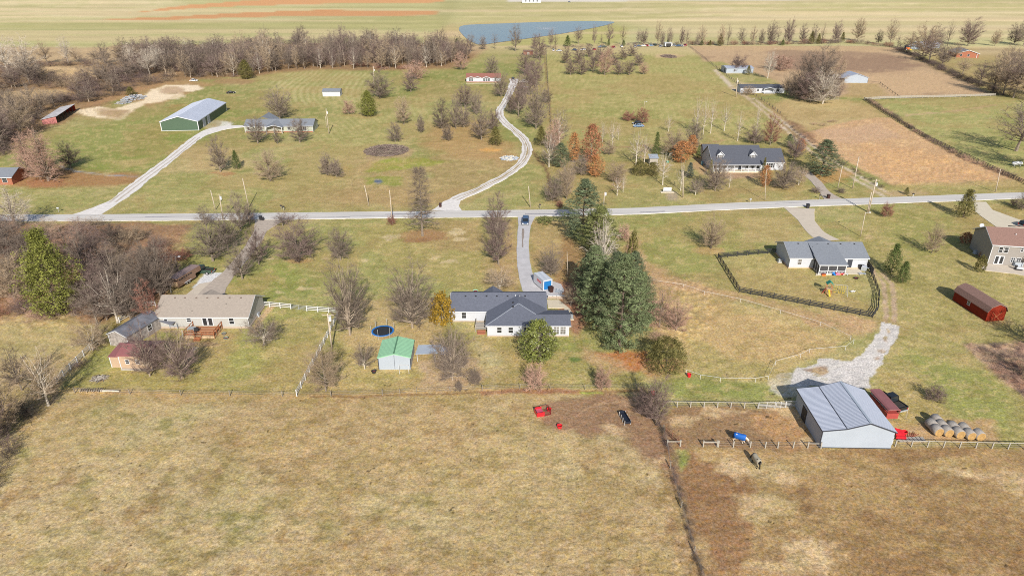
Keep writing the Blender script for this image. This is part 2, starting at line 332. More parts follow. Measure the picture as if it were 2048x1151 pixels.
# yards south of road, left
zone([(-900, 445), (160, 447), (380, 450), (380, 500), (330, 560), (340, 600), (210, 640), (110, 650), (-900, 700)], (152, 116, 86), 2, 1, 2, 8, height=.5)
zone([(-900, 630), (110, 628), (200, 655), (180, 700), (100, 790), (0, 860), (-900, 1100)], (186, 160, 110), 2, 1, 2, 8)
zone([(0, 640), (120, 640), (150, 700), (60, 720), (0, 730)], (168, 156, 100), 2, .6, 2, 8, br=.5, brs=5)
zone([(380, 445), (520, 450), (470, 560), (400, 560), (330, 545)], (150, 146, 82), 2, .9, 2, 8)
zone([(470, 560), (560, 450), (810, 440), (900, 436), (1030, 436), (1040, 560), (1000, 600), (860, 590), (690, 610), (520, 600), (440, 600)], (152, 150, 84), 1.5, .9, 1, 8, stripe=(R(172), 2.0, .35, (172, 162, 100)))
zone([(440, 560), (560, 520), (640, 560), (620, 600), (440, 600)], (134, 142, 66), 2, .7, 2, 8, br=.2)
zone([(700, 450), (860, 440), (1030, 440), (1030, 560), (900, 580), (760, 520)], (168, 148, 88), 2, .55, 2, 8, br=.35, brs=5, seed=4)
zone([(860, 440), (960, 440), (960, 500), (880, 500), (830, 480)], (170, 140, 94), 1.5, .65, 1.5, 5, br=.15)
for (a, b, c, d) in [(915, 463, 14, 6), (925, 478, 14, 4), (900, 523, 24, 3), (870, 515, 12, 3), (780, 476, 16, 3), (790, 470, 20, 3), (650, 515, 10, 2), (610, 575, 14, 3), (545, 518, 12, 2), (558, 584, 10, 2), (735, 520, 12, 3), (660, 590, 9, 2)]:
    blob(a, b, c, d, (202, 180, 136), .4, .85, .9, br=.3, brs=.9, seed=a)
blob(847, 472, 52, 13, (166, 126, 86), 1, .85, 1.2, br=.3)
blob(840, 480, 36, 5, (148, 108, 74), .6, .6, .8, br=.3)
blob(598, 520, 30, 5, (178, 140, 94), .8, .8, .6)
blob(1000, 540, 40, 40, (170, 142, 96), 1.5, .6, 1.5, br=.3)
zone([(1062, 440), (1130, 440), (1160, 500), (1170, 580), (1080, 570), (1058, 500)], (178, 148, 98), 1, .8, 1, 5, br=.12)
zone([(1125, 470), (1180, 500), (1190, 640), (1150, 640), (1110, 560)], (150, 112, 72), 1, .7, 1, 4, br=.2)
zone([(1020, 440), (1036, 440), (1040, 590), (1000, 590), (985, 560)], (174, 142, 98), .8, .7, .8, 4, br=.2)
zone([(1105, 560), (1160, 570), (1170, 650), (1150, 680), (1120, 620)], (164, 116, 92), .8, .9, .8, 3, br=.1)
# yard of the left house
zone([(110, 785), (190, 700), (240, 640), (320, 640), (330, 660), (520, 660), (530, 620), (680, 625), (600, 790)], (156, 152, 82), 1, .95, .8, 5, br=.1)
zone([(540, 640), (680, 640), (640, 720), (600, 780), (500, 790), (520, 700)], (176, 156, 98), 1, .6, 1.2, 5, br=.5, brs=3)
zone([(240, 600), (320, 608), (330, 650), (300, 672), (250, 640)], (190, 158, 116), 1, .85, .8, 4)
blob(225, 600, 45, 20, (170, 120, 84), 1.5, .7, 1.5, br=.2)
blob(300, 690, 40, 14, (176, 136, 78), 1, .6, 1)
blob(410, 690, 60, 30, (174, 150, 94), 1, .6, 1, br=.4)
stroke([(318, 660), (372, 662)], 1.3, (182, 158, 120), .4, .9, .2)
blob(400, 688, 42, 5, (186, 156, 116), .5, .9, .4)
stroke([(392, 692), (378, 712), (368, 728)], 1.1, (182, 170, 152), .3, .95, .2, br=.1)
stroke([(505, 665), (520, 640), (545, 610)], 1.5, (200, 166, 126), .4, .9, .3)
blob(198, 757, 12, 3, (172, 140, 114), .3, .9, .4)
blob(455, 672, 20, 9, (186, 152, 108), .5, .6, .5, br=.2)
blob(200, 780, 90, 5, (176, 142, 92), .8, .7, .8, br=.2)
# yard of the middle house
zone([(690, 640), (900, 645), (975, 680), (1290, 720), (1290, 778), (860, 778), (850, 790), (610, 790), (680, 660)], (160, 148, 86), 1, .95, .8, 5)
zone([(700, 590), (900, 600), (890, 660), (860, 740), (740, 740), (690, 690)], (186, 158, 108), 1.2, .85, 1.2, 5, br=.2, brs=3)
zone([(690, 700), (860, 730), (860, 790), (640, 790)], (182, 160, 100), 1, .7, 1, 5, br=.3, brs=3)
zone([(840, 725), (900, 700), (960, 720), (975, 750), (930, 785), (840, 786)], (186, 158, 128), 1, .9, 1, 3, br=.15, brs=2)
zone([(975, 660), (1160, 668), (1180, 700), (1000, 700)], (140, 142, 72), 1, .7, 1, 4, br=.3)
zone([(940, 670), (990, 690), (1010, 740), (980, 775), (960, 730)], (178, 164, 120), 1, .7, 1, 3, br=.3)
zone([(1190, 705), (1290, 700), (1300, 730), (1270, 745), (1215, 735)], (184, 116, 70), .8, .9, .8, 3)
zone([(1160, 690), (1210, 710), (1270, 742), (1220, 750), (1170, 720)], (184, 148, 106), 1, .8, 1, 3, br=.2)
blob(1150, 719, 11, 5, (104, 124, 62), .3, .95, .3)
blob(1330, 738, 52, 24, (182, 138, 92), .8, .8, .6)
zone([(1290, 540), (1420, 560), (1430, 640), (1370, 700), (1330, 700), (1300, 620)], (196, 164, 112), 1.2, .9, 1.2, 5, br=.15, brs=3, height=.5)
zone([(1370, 740), (1440, 745), (1560, 780), (1560, 800), (1300, 795), (1290, 770)], (136, 142, 70), 1, .8, 1, 4, br=.12)
# right middle pasture round pen
zone([(1290, 570), (1500, 608), (1620, 640), (1710, 668), (1690, 695), (1600, 730), (1540, 765), (1440, 765), (1370, 745), (1330, 640)], (186, 160, 104), 1.2, .85, 1.5, 8, br=.2, brs=7, height=.12)
zone([(1440, 610), (1620, 660), (1680, 690), (1560, 720), (1450, 720), (1400, 680)], (194, 160, 108), 1.5, .7, 2, 8, br=.4, brs=5, seed=3)
zone([(1380, 690), (1540, 730), (1540, 760), (1420, 760), (1360, 740)], (160, 148, 88), 1.5, .6, 1.5, 5, br=.4)
zone([(1240, 430), (1600, 425), (1660, 480), (1540, 500), (1420, 510), (1480, 590), (1300, 560), (1270, 500)], (150, 148, 80), 2, .85, 2, 10, br=.15)
zone([(1480, 440), (1610, 430), (1650, 475), (1560, 490), (1480, 480)], (184, 166, 108), 2, .7, 2, 8, br=.2)
blob(1418, 500, 34, 8, (182, 148, 98), 1, .8, 1)
stroke([(1262, 470), (1275, 520), (1330, 560), (1430, 585), (1520, 600), (1640, 640), (1740, 660)], [3, 4, 7, 4, 3, 5, 7], (192, 152, 112), 1.5, .8, 1.5, br=.3, brs=3)
zone([(1640, 612), (1750, 640), (1755, 668), (1690, 660), (1640, 640)], (196, 158, 116), 1, .7, 1, 4, br=.2)
zone([(1450, 515), (1560, 505), (1560, 540), (1740, 560), (1750, 625), (1480, 580)], (174, 158, 96), 1.5, .8, 1.5, 8, br=.25)
# right lawns
zone([(1740, 420), (2300, 410), (2400, 900), (1800, 880), (1750, 760), (1790, 650), (1760, 540), (1700, 470)], (158, 146, 84), 2, .9, 1.5, 8, stripe=(R(40), 2.6, .45, (184, 164, 106)))
zone([(1760, 430), (1900, 425), (1960, 470), (1860, 520), (1780, 500)], (144, 144, 74), 3, .6, 3, 12, br=.25)
zone([(1820, 700), (1960, 740), (2060, 830), (2060, 878), (1960, 850), (1850, 760)], (140, 146, 72), 2, .7, 2, 10, br=.25)
zone([(1750, 740), (1840, 760), (1880, 830), (1840, 870), (1780, 830)], (180, 154, 96), 1.5, .6, 1.5, 8, br=.3)
zone([(1800, 862), (1850, 840), (1880, 832), (1990, 845), (2000, 880), (1810, 885)], (190, 150, 108), .8, .85, 1, 4, br=.12)
zone([(1924, 688), (2060, 686), (2200, 690), (2200, 900), (2048, 795), (1990, 745)], (184, 150, 122), .6, 1, .5, 4, height=.45)
zone([(1970, 730), (2048, 720), (2100, 800), (2048, 780)], (146, 104, 84), 1, .7, 1, 4, br=.3, height=.3)
for i, p in enumerate([(733, 500), (736, 560)]): pass
stroke([(1745, 540), (1766, 566), (1772, 600), (1771, 645)], 1.0, (186, 158, 132), .3, .9, .25)
stroke([(1762, 545), (1782, 566), (1790, 600), (1788, 645)], 1.0, (186, 158, 132), .3, .9, .25)
stroke([(1690, 470), (1720, 500), (1745, 540)], 2.5, (180, 154, 112), 1, .6, .8, br=.2)
blob(1738, 474, 9, 4, (200, 172, 124), .4, .9, .4); blob(1780, 488, 10, 3, (196, 170, 120), .4, .8, .4)
# --- foreground pastures
zone([(-900, 900), (0, 905), (60, 830), (110, 786), (200, 784), (600, 795), (860, 786), (1290, 783), (1330, 870), (1345, 950), (1372, 1060), (1400, 1200), (1400, 1300), (-900, 1300)], (178, 152, 104), .8, 1, .5, 4, br=0)
for p_, w_ in (([(1130, 862), (960, 930), (700, 1010), (420, 1151)], 1.1), ([(1180, 870), (1120, 960), (1040, 1151)], .8), ([(150, 800), (420, 850), (760, 870), (1080, 850)], .9), ([(1352, 900), (1500, 990), (1800, 1010), (2100, 990)], 1.0)):
    stroke(p_, w_, (202, 176, 132), .9, .38, .9, br=.3, brs=3)
zone([(1345, 893), (1640, 897), (1780, 895), (2600, 900), (2600, 1300), (1395, 1300), (1370, 1060)], (158, 128, 84), .6, 1, .5, 4)
zone([(-900, 900), (0, 905), (110, 786), (600, 795), (1290, 783), (1345, 950), (1400, 1300), (-900, 1300)], (146, 128, 76), 1, .55, 3, 8, br=.62, brs=9, seed=7)
zone([(-900, 900), (0, 905), (110, 786), (600, 795), (1290, 783), (1345, 950), (1400, 1300), (-900, 1300)], (134, 136, 78), 1, .5, 3, 8, br=.8, brs=4, seed=8)
zone([(-900, 900), (0, 905), (110, 786), (600, 795), (1290, 783), (1345, 950), (1400, 1300), (-900, 1300)], (156, 120, 84), 1, .5, 3, 8, br=.78, brs=14, seed=9)
zone([(-900, 900), (0, 905), (110, 786), (600, 795), (1290, 783), (1345, 950), (1400, 1300), (-900, 1300)], (206, 182, 134), 1, .55, 3, 8, br=.72, brs=2.2, seed=10)
zone([(1345, 897), (2600, 900), (2600, 1300), (1400, 1300)], (136, 102, 68), 1, .6, 3, 8, br=.6, brs=12, seed=12)
zone([(1345, 897), (2600, 900), (2600, 1300), (1400, 1300)], (190, 158, 106), 1, .5, 3, 8, br=.72, brs=4, seed=13)
zone([(1100, 800), (1120, 790), (1285, 786), (1320, 850), (1345, 900), (1370, 1000), (1320, 940), (1240, 880), (1140, 860), (1080, 850), (1075, 820)], (150, 116, 88), 1, .95, 1.2, 4, br=.05, hold=.7)
zone([(1335, 812), (1590, 812), (1650, 895), (1350, 897), (1325, 850)], (150, 116, 84), .8, .95, 1, 4, br=.05, hold=.7)
zone([(1340, 895), (1400, 895), (1500, 960), (1480, 1151), (1400, 1151)], (146, 108, 74), 1.2, .85, 1.5, 5, br=.15)
zone([(1380, 895), (1640, 897), (1700, 930), (1560, 940), (1400, 925)], (184, 152, 102), .8, .7, 1, 4, br=.35, brs=3)
zone([(1520, 825), (1600, 822), (1640, 893), (1560, 893), (1510, 850)], (184, 142, 94), .8, .8, 1, 4, br=.2)
zone([(1550, 800), (1600, 800), (1625, 860), (1590, 850)], (196, 160, 112), .6, .6, .8, 3, br=.3)
for (a, b, c, d) in [(1460, 940, 40, 16), (1540, 945, 50, 20), (1520, 1010, 60, 26), (1620, 1100, 70, 30), (1480, 930, 26, 10), (1365, 838, 24, 9), (1430, 822, 30, 6), (1228, 862, 24, 7), (1465, 825, 16, 5), (1570, 820, 26, 12), (1325, 918, 14, 10), (1345, 1010, 12, 14), (1372, 1090, 14, 20), (1960, 950, 60, 8), (2030, 960, 40, 14), (1560, 1140, 60, 20), (1900, 940, 40, 7), (1620, 880, 20, 12)]:
    blob(a, b, c, d, (208, 178, 132), .8, .75, 1.2, br=.3, brs=1.6, seed=a)
zone([(1350, 898), (1378, 896), (1375, 925), (1362, 945), (1350, 930)], (130, 142, 70), .5, .9, .5, 2, br=.15)
zone([(1700, 1000), (2048, 980), (2048, 1151), (1650, 1151)], (150, 118, 76), 2, .6, 3, 10, br=.3, brs=8)
for k in range(7):
    stroke([(1140 + 9 * k, 838 - 5 * k), (1180 + 8 * k, 812 - 3 * k), (1240, 800 + 2 * k), (1284, 797 + 2 * k)], .16, (184, 148, 112), .15, .7, .2, br=.3, brs=2)
stroke([(100, 784), (300, 786), (600, 792), (860, 787), (960, 780), (1290, 781)], 1.3, (196, 162, 108), .5, .8, .4, br=.1)
stroke([(620, 794), (860, 789), (960, 783), (1285, 783)], .6, (126, 92, 62), .25, .8, .3, br=.25, brs=3)
stroke([(1150, 784), (1205, 786)], .5, (158, 176, 48), .2, .9, .2, br=.1)
stroke([(1330, 830), (1345, 900), (1362, 980), (1385, 1070), (1410, 1160)], 1.1, (140, 112, 84), .4, .8, .3, br=.1, height=.15)
stroke([(960, 786), (1040, 780), (1160, 784)], 1.4, (160, 112, 82), .4, .85, .3, br=.2)
# --- gravel, asphalt and concrete: part of the sheet, worn into the grass
GRAV = (206, 199, 192)
stroke([(1783, 647), (1775, 668), (1760, 690), (1745, 712), (1722, 735), (1690, 760), (1660, 790)], [3.4, 3.2, 3.0, 3.2, 4.4, 5, 5], GRAV, .3, .97, .7, br=.2, brs=1.4)
for q_ in [(1775, 662, 4, 5), (1768, 678, 4, 6), (1758, 700, 5, 4), (1752, 716, 5, 4), (1700, 738, 9, 2), (1650, 732, 6, 2)]: blob(*q_, (182, 156, 130), .25, .85, .5, br=.3, brs=.7)
zone([(1590, 735), (1650, 718), (1740, 722), (1750, 745), (1738, 778), (1690, 770), (1600, 775), (1575, 768)], GRAV, .35, .95, .9, 2.5, br=.2, brs=2.5)
blob(1630, 738, 26, 9, (166, 136, 108), .4, .95, .9, br=.15, brs=1)
blob(1580, 770, 40, 24, GRAV, .8, .6, 1.2, br=.5, brs=2, seed=5)
stroke([(435, 545), (415, 575)], 6.5, (214, 214, 216), .4, 1, .3)
# ---- relief and mesh
# water shapes and paved strips are separate sheets laid on top of a calm ground
lum_ = (CLR @ np.array([.3, .55, .15]))[:, None]; CLR[:] = lum_ + (CLR - lum_) * .90
isg = (CLR.min(1) > .42).astype(float)
msk = np.clip((CLR[:, 1] / np.maximum(CLR[:, 0], .01) - .60) / .12, .12, 1) * np.clip(1 - (DIST - 420) / 200, .05, 1) * np.clip(1 - HOLD, 0, 1)
def after(col, w):
    w = (w * (1 - isg) * msk)[:, None]; CLR[:] = CLR * (1 - w) + np.array(C_(*col)) * w
n_t = fbm(X / 1.6, Y, 1.5, 4, 31, .65); n_u = fbm(X / 1.3, Y, 3.4, 4, 35, .6); n_w = fbm(X, Y, 22, 4, 37, .6)
after((198, 174, 124), np.clip((n_t - .56) * 8, 0, .4)); after((128, 120, 66), np.clip((n_u - .57) * 6, 0, .3)); after((170, 140, 98), np.clip((n_w - .5) * 5, 0, .34))
ff = np.clip((DIST - 540) / 60, 0, 1) * (1 - isg) * np.clip(1 - HOLD, 0, 1)
st1 = fbm(X / 14, Y + X * .05, 16, 4, 81, .6); st2 = fbm(X / 9, Y - X * .03, 45, 3, 83)
w_ = (ff * np.clip((st2 - .5) * 5, 0, .4))[:, None]; CLR[:] = CLR * (1 - w_) + np.array(C_(168, 160, 106)) * w_
w_ = (ff * np.clip((.47 - st2) * 5, 0, .5))[:, None]; CLR[:] = CLR * (1 - w_) + np.array(C_(212, 188, 148)) * w_
CLR *= (1 + ff * .42 * (st1 - .5))[:, None]
nearf = np.clip(1.1 - DIST / 700, .15, 1)
ADJ = (1 + (.24 * (n_sml - .5) + .18 * (n_mid - .5)) * nearf) 
# dung and stones dropped on the foreground pasture
ADJ *= np.where((DIST < 110) & (vnoise(X / .55, Y / .55, 71) > .955) & (n_mid > .46), .3, 1.0)
CLR *= ADJ[:, None]
HGT += (fbm(X, Y, .9, 3, 5, .65) - .5) * np.clip(.25 - DIST / 1500, 0.03, .25)
HGT[DIST < 30] = 0
pond_px = [(918, 58), (932, 50), (1000, 47), (1080, 44), (1170, 42), (1222, 43), (1226, 46), (1195, 54), (1130, 66), (1060, 76), (1000, 84), (962, 89), (945, 84), (930, 74)]
PW = np.array([G(*p) for p in pond_px]); _q = []
for i in range(len(PW)):
    a_, b_, c_, d_ = PW[i - 1], PW[i], PW[(i + 1) % len(PW)], PW[(i + 2) % len(PW)]
    for t in np.linspace(0, 1, 6, endpoint=False): _q.append(.5 * (2 * b_ + (c_ - a_) * t + (2 * a_ - 5 * b_ + 4 * c_ - d_) * t * t + (3 * b_ - a_ - 3 * c_ + d_) * t ** 3))
PW = np.array(_q)
dp = sdf(PW, X, Y); HGT = np.where(dp > -6, np.minimum(HGT, 0) - np.clip((dp + 6) / 12, 0, 1) * .8, HGT)
co = np.stack([X, Y, HGT], 1).astype(np.float32)
me = bpy.data.meshes.new('ground'); me.vertices.add(NV); me.vertices.foreach_set('co', co.ravel())
ii = (np.arange(nr - 1)[:, None] * nc + np.arange(nc - 1)[None, :]).ravel()
quads = np.stack([ii, ii + 1, ii + nc + 1, ii + nc], 1).astype(np.int32)
me.loops.add(quads.size); me.loops.foreach_set('vertex_index', quads.ravel())
me.polygons.add(len(quads)); me.polygons.foreach_set('loop_start', np.arange(0, quads.size, 4, dtype=np.int32))
me.polygons.foreach_set('use_smooth', np.ones(len(quads), bool)); me.update(calc_edges=True)
at = me.color_attributes.new('zone', 'FLOAT_COLOR', 'POINT')
at.data.foreach_set('color', np.concatenate([np.clip(CLR, 0, 1), np.ones((NV, 1))], 1).astype(np.float32).ravel())
gm = bpy.data.materials.new('ground_grass'); gm.use_nodes = True; nt = gm.node_tree; N = nt.nodes; L = nt.links; b = N['Principled BSDF']
b.inputs['Roughness'].default_value = 1.0; b.inputs['Specular IOR Level'].default_value = 0.05
a = N.new('ShaderNodeAttribute'); a.attribute_name = 'zone'; tc = N.new('ShaderNodeTexCoord')
def nz(scale, det, rough=.7, sc=(1, 1, 1)):
    mp = N.new('ShaderNodeMapping'); mp.inputs['Scale'].default_value = sc; L.new(tc.outputs['Object'], mp.inputs[0])
    n = N.new('ShaderNodeTexNoise'); n.inputs['Scale'].default_value = scale; n.inputs['Detail'].default_value = det; n.inputs['Roughness'].default_value = rough
    L.new(mp.outputs[0], n.inputs['Vector']); return n.outputs[0]
def mr(s, a0, a1, b0, b1):
    r = N.new('ShaderNodeMapRange'); r.inputs[1].default_value = a0; r.inputs[2].default_value = a1; r.inputs[3].default_value = b0; r.inputs[4].default_value = b1
    L.new(s, r.inputs[0]); return r.outputs[0]
f1 = nz(2.6, 6, .8); f2 = nz(.45, 5, .7, (1, 1.3, 1)); f3 = nz(6.0, 3, .7)
def mth(op, p, q):
    m = N.new('ShaderNodeMath'); m.operation = op; L.new(p, m.inputs[0]); L.new(q, m.inputs[1]); return m.outputs[0]
k = mth('MULTIPLY', mth('MULTIPLY', mr(f1, .3, .7, .46, 1.54), mr(f2, .3, .7, .84, 1.16)), mr(f3, .3, .7, .78, 1.22))
sc = N.new('ShaderNodeVectorMath'); sc.operation = 'SCALE'; L.new(a.outputs['Color'], sc.inputs[0]); L.new(k, sc.inputs[3])
hs = N.new('ShaderNodeHueSaturation'); L.new(sc.outputs[0], hs.inputs['Color'])
L.new(mr(nz(.8, 4), .3, .7, .488, .512), hs.inputs['Hue']); L.new(mr(nz(1.7, 4), .3, .7, .8, 1.2), hs.inputs['Saturation'])
L.new(hs.outputs[0], b.inputs['Base Color'])
bp = N.new('ShaderNodeBump'); bp.inputs['Strength'].default_value = .6; bp.inputs['Distance'].default_value = .12; L.new(f1, bp.inputs['Height']); L.new(bp.outputs[0], b.inputs['Normal'])
me.materials.append(gm)
ground = tag(link('ground', me), kind='structure')
# ---------------------------------------------------------------- paved strips, water
def strip(name, pts, w, m, z=0.1, kind='structure', jit=.12, world=False, label=None, step=2.0):
    P = [Vector(p if world else G(*p)) for p in pts]
    # Catmull-Rom resample
    Q = []; Wd = []
    ww = w if isinstance(w, (list, tuple)) else [w] * len(P)
    for i in range(len(P) - 1):
        p0 = P[max(i - 1, 0)]; p1 = P[i]; p2 = P[i + 1]; p3 = P[min(i + 2, len(P) - 1)]
        n = max(2, int((p2 - p1).length / step))
        for k in range(n):
            t = k / n; q = .5 * ((2 * p1) + (p2 - p0) * t + (2 * p0 - 5 * p1 + 4 * p2 - p3) * t * t + (3 * p1 - p0 - 3 * p2 + p3) * t ** 3)
            Q.append(q); Wd.append(ww[i] * (1 - t) + ww[i + 1] * t)
    Q.append(P[-1]); Wd.append(ww[-1]); rnd = random.Random(len(name) + len(Q)); b = MB(); n = len(Q); jl = jr = 0
    for i, q in enumerate(Q):
        d = (Q[min(i + 1, n - 1)] - Q[max(i - 1, 0)]).normalized(); nn = Vector((-d.y, d.x))
        jl = jl * .5 + rnd.uniform(-jit, jit); jr = jr * .5 + rnd.uniform(-jit, jit)
        l = q + nn * (Wd[i] / 2 + jl); r = q - nn * (Wd[i] / 2 + jr)
        b.v += [(l.x, l.y, z), (l.x * .5 + r.x * .5, l.y * .5 + r.y * .5, z + .02), (r.x, r.y, z), (l.x + nn.x * .15, l.y + nn.y * .15, z - .25), (r.x - nn.x * .15, r.y - nn.y * .15, z - .25)]
    for i in range(n - 1):
        o = i * 5
        for (p, q) in ((0, 1), (1, 2), (3, 0), (2, 4)): b.f.append((o + p, o + 5 + p, o + 5 + q, o + q)); b.m.append(0)
    return tag(b.build(name, m), kind=kind)
def sheet(name, pts, m, z=.1, world=False, kind='structure'):
    P = pts if world else [G(*p) for p in pts]
    b = MB(); b.slab([(p[0], p[1], z) for p in P], .3); return tag(b.build(name, m), kind=kind)
ASPH = mat('road_asphalt', C_(196, 192, 187), .9, .17, .8, .2, sc3=(.05, .9, 1), detail=6, bump=.1)
ASPH2 = mat('drive_asphalt', C_(186, 184, 186), .9, .12, .5, .2, detail=6)
CONC = mat('concrete', C_(196, 184, 168), .9, .07, .6, .2, detail=5)
CONC2 = mat('pale_concrete', C_(202, 192, 172), .9, .05, .6, .2)
GRVM = mat('white_gravel', C_(216, 211, 206), .95, .16, .9, .1, detail=8, bump=.3)
GRV2 = mat('grey_gravel', C_(176, 164, 152), .95, .16, 1.2, .1, detail=8)
strip('road', [(-1200, 430), (-400, 434), (0, 436), (240, 435), (500, 433), (760, 430), (1020, 427), (1250, 423), (1500, 411), (1800, 400), (2048, 391), (2400, 379), (3300, 350)], 5.6, ASPH, .12, jit=.1)
strip('gravel_drive', [(165, 433), (225, 405), (285, 360), (345, 315), (395, 275), (440, 257), (500, 252)], [9, 4.0, 4.2, 4.0, 3.8, 8, 3.2], GRVM, .09, jit=.35)
strip('gravel_drive', [(893, 422), (910, 400), (960, 377), (1020, 345), (1052, 312), (1048, 280), (1010, 245), (998, 225), (1012, 200), (1026, 170), (1028, 158)], [9, 4.0, 3.6, 3.5, 3.8, 3.8, 3.6, 3.6, 3.6, 4.6, 6], GRVM, .09, jit=.3)
strip('driveway', [(1053, 432), (1049, 450), (1046, 480), (1046, 510), (1051, 545), (1064, 575), (1080, 592)], [5.2, 3.3, 3.0, 3.0, 3.3, 4.6, 6], ASPH2, .09, jit=.08)
sheet('parking_pad', [(1044, 555), (1075, 565), (1104, 562), (1122, 568), (1128, 580), (1120, 594), (1060, 600), (1044, 580)], ASPH2, .075)
strip('gravel_drive', [(540, 440), (522, 462), (505, 490), (470, 535), (440, 565), (420, 590)], [8, 3.4, 3.2, 3.2, 4, 6], GRV2, .09, jit=.2)
sheet('parking_pad', [(360, 600), (398, 568), (440, 560), (448, 575), (430, 600)], CONC, .085)
strip('driveway', [(1598, 416), (1612, 440), (1632, 465), (1660, 482)], [9, 4.6, 4.6, 6], CONC, .09, jit=.05)
sheet('driveway', [(1948, 404), (1972, 404), (1985, 420), (2040, 440), (2100, 452), (2100, 476), (1998, 458), (1950, 424)], CONC2, .09)
strip('gravel_drive', [(1672, 402), (1650, 385), (1628, 360), (1608, 342)], [7, 3.4, 3.2, 4], GRV2, .09, jit=.15)
sheet('patio', [(1631, 551), (1690, 548), (1726, 549), (1718, 534), (1680, 530), (1635, 535)], CONC2, .1)
sheet('patio', [(1976, 528), (2060, 534), (2090, 560), (2030, 548), (1968, 541), (1962, 536)], CONC, .1)
sheet('patio', [(1094, 600), (1118, 600), (1140, 618), (1148, 640), (1134, 640), (1128, 616), (1096, 616)], CONC2, .1)
WAT = bpy.data.materials.new('pond_water'); WAT.use_nodes = True; nt = WAT.node_tree; N = nt.nodes; L = nt.links; b = N['Principled BSDF']
b.inputs['Base Color'].default_value = (.07, .11, .18, 1); b.inputs['Roughness'].default_value = .16; b.inputs['IOR'].default_value = 1.25
tc = N.new('ShaderNodeTexCoord'); n1 = N.new('ShaderNodeTexNoise'); n1.inputs['Scale'].default_value = .5; n1.inputs['Detail'].default_value = 5
L.new(tc.outputs['Object'], n1.inputs[0]); bp = N.new('ShaderNodeBump'); bp.inputs['Strength'].default_value = .7; bp.inputs['Distance'].default_value = .25
L.new(n1.outputs[0], bp.inputs['Height']); L.new(bp.outputs[0], b.inputs['Normal'])
bw = MB(); bw.poly([(x, y, -.15) for x, y in PW]); 
def tracks(pts, w, m, z):
    P = [Vector(G(*p)) for p in pts]; Q = []
    for s in (-1, 1):
        L = []
        for i, p in enumerate(P):
            d = (P[min(i + 1, len(P) - 1)] - P[max(i - 1, 0)]).normalized(); L.append(tuple(p + Vector((-d.y, d.x)) * s * w / 2))
        strip('wheel_track', L, .55, m, z, jit=.12, world=True)
TRK = mat('gravel_worn', C_(186, 176, 164), .95, .2, 1.5, .1)
tracks([(225, 405), (285, 360), (345, 315), (395, 275)], 1.7, TRK, .115)
tracks([(910, 400), (960, 377), (1020, 345), (1052, 312), (1048, 280), (1010, 245), (998, 225), (1012, 200), (1026, 170)], 1.7, TRK, .115)
strip('worn_centre', [(925, 392), (960, 377), (1020, 345), (1052, 312), (1048, 280), (1010, 245)], .5, mat('dead_grass_strip', C_(168, 150, 116), 1, .3, 2), .118, jit=.2)
strip('road_patch', [(1046, 458), (1045, 475), (1044.5, 495)], .45, mat('drive_stain', C_(146, 134, 126), .9, .3, 3), .112, jit=.18)
# dark patched seams on the road
SEAM = mat('road_patch_dark', C_(142, 140, 146), .8, .25, 1.5, .2)
for (a, y0, c, y1, w) in [(290, 434.5, 400, 433.5, .35), (420, 430, 520, 430, .3), (700, 433.5, 840, 431.5, .3), (770, 429.5, 860, 428, .5), (1050, 429, 1130, 428.5, .6), (1280, 425.5, 1330, 423.5, .5), (620, 436, 700, 434.5, .22), (1550, 408, 1640, 405, .25)]:
    strip('road_patch', [(a, y0), ((a + c) / 2, (y0 + y1) / 2), (c, y1)], w, SEAM, .146, jit=.12)
tag(bw.build('pond', WAT), kind='structure')
FOAM = mat('fountain_foam', (.42, .46, .5), .5, .3, 1)
fx, fy = G(1093, 57); b = MB(); rf = random.Random(6)
for k in range(260):
    a = rf.uniform(0, 6.28); q = rf.choice([2.5, 7, 11]) + rf.uniform(-1.6, 1.6); l = rf.uniform(.5, 1.4); cx, cy = fx + q * math.cos(a), fy + q * 1.5 * math.sin(a)
    b.poly([(cx - l, cy - .35, -.10), (cx + l, cy - .3, -.10), (cx + l * .6, cy + .4, -.08), (cx - l * .7, cy + .3, -.08)])
tag(b.build('fountain_ripples', FOAM), 'pale ripples around the fountain in the far pond', 'ripples', kind='stuff')
# ---------------------------------------------------------------- trees: prototypes grown once, copied with shared meshes
BARK = mat('bark_grey', (.22, .18, .145), .95, .25, 3, .1)
BARK_M = mat('bark_brownish', (.33, .27, .21), .95, .2, 3, .1)
BARK_P = mat('bark_pale', (.50, .45, .38), .95, .2, 3, .1)
BARK_D = mat('bark_dark', (.13, .10, .08), .95, .25, 3, .1)
TW = {'grey': mat('twigs_grey', (.195, .155, .128), 1, .2, .3, .05, objrand=.18),
      'purple': mat('twigs_purple', (.182, .132, .120), 1, .2, .3, .05, objrand=.15),
      'pink': mat('twigs_pinkish', (.40, .26, .20), 1, .2, .3, .05, objrand=.1),
      'tan': mat('twigs_tan', (.34, .26, .18), 1, .2, .3, .05, objrand=.15),
      'red': mat('twigs_reddish', (.25, .12, .09), 1, .2, .3, .05, objrand=.15),
      'dark': mat('twigs_dark', (.12, .095, .08), 1, .2, .3, .05, objrand=.15),
      'pale': mat('twigs_pale', (.44, .38, .31), 1, .2, .3, .05, objrand=.1)}
def unit(v):
    l = math.sqrt(v[0] ** 2 + v[1] ** 2 + v[2] ** 2) or 1; return (v[0] / l, v[1] / l, v[2] / l)
def bez(a, b, c, t): return tuple((1 - t) ** 2 * a[i] + 2 * t * (1 - t) * b[i] + t * t * c[i] for i in range(3))
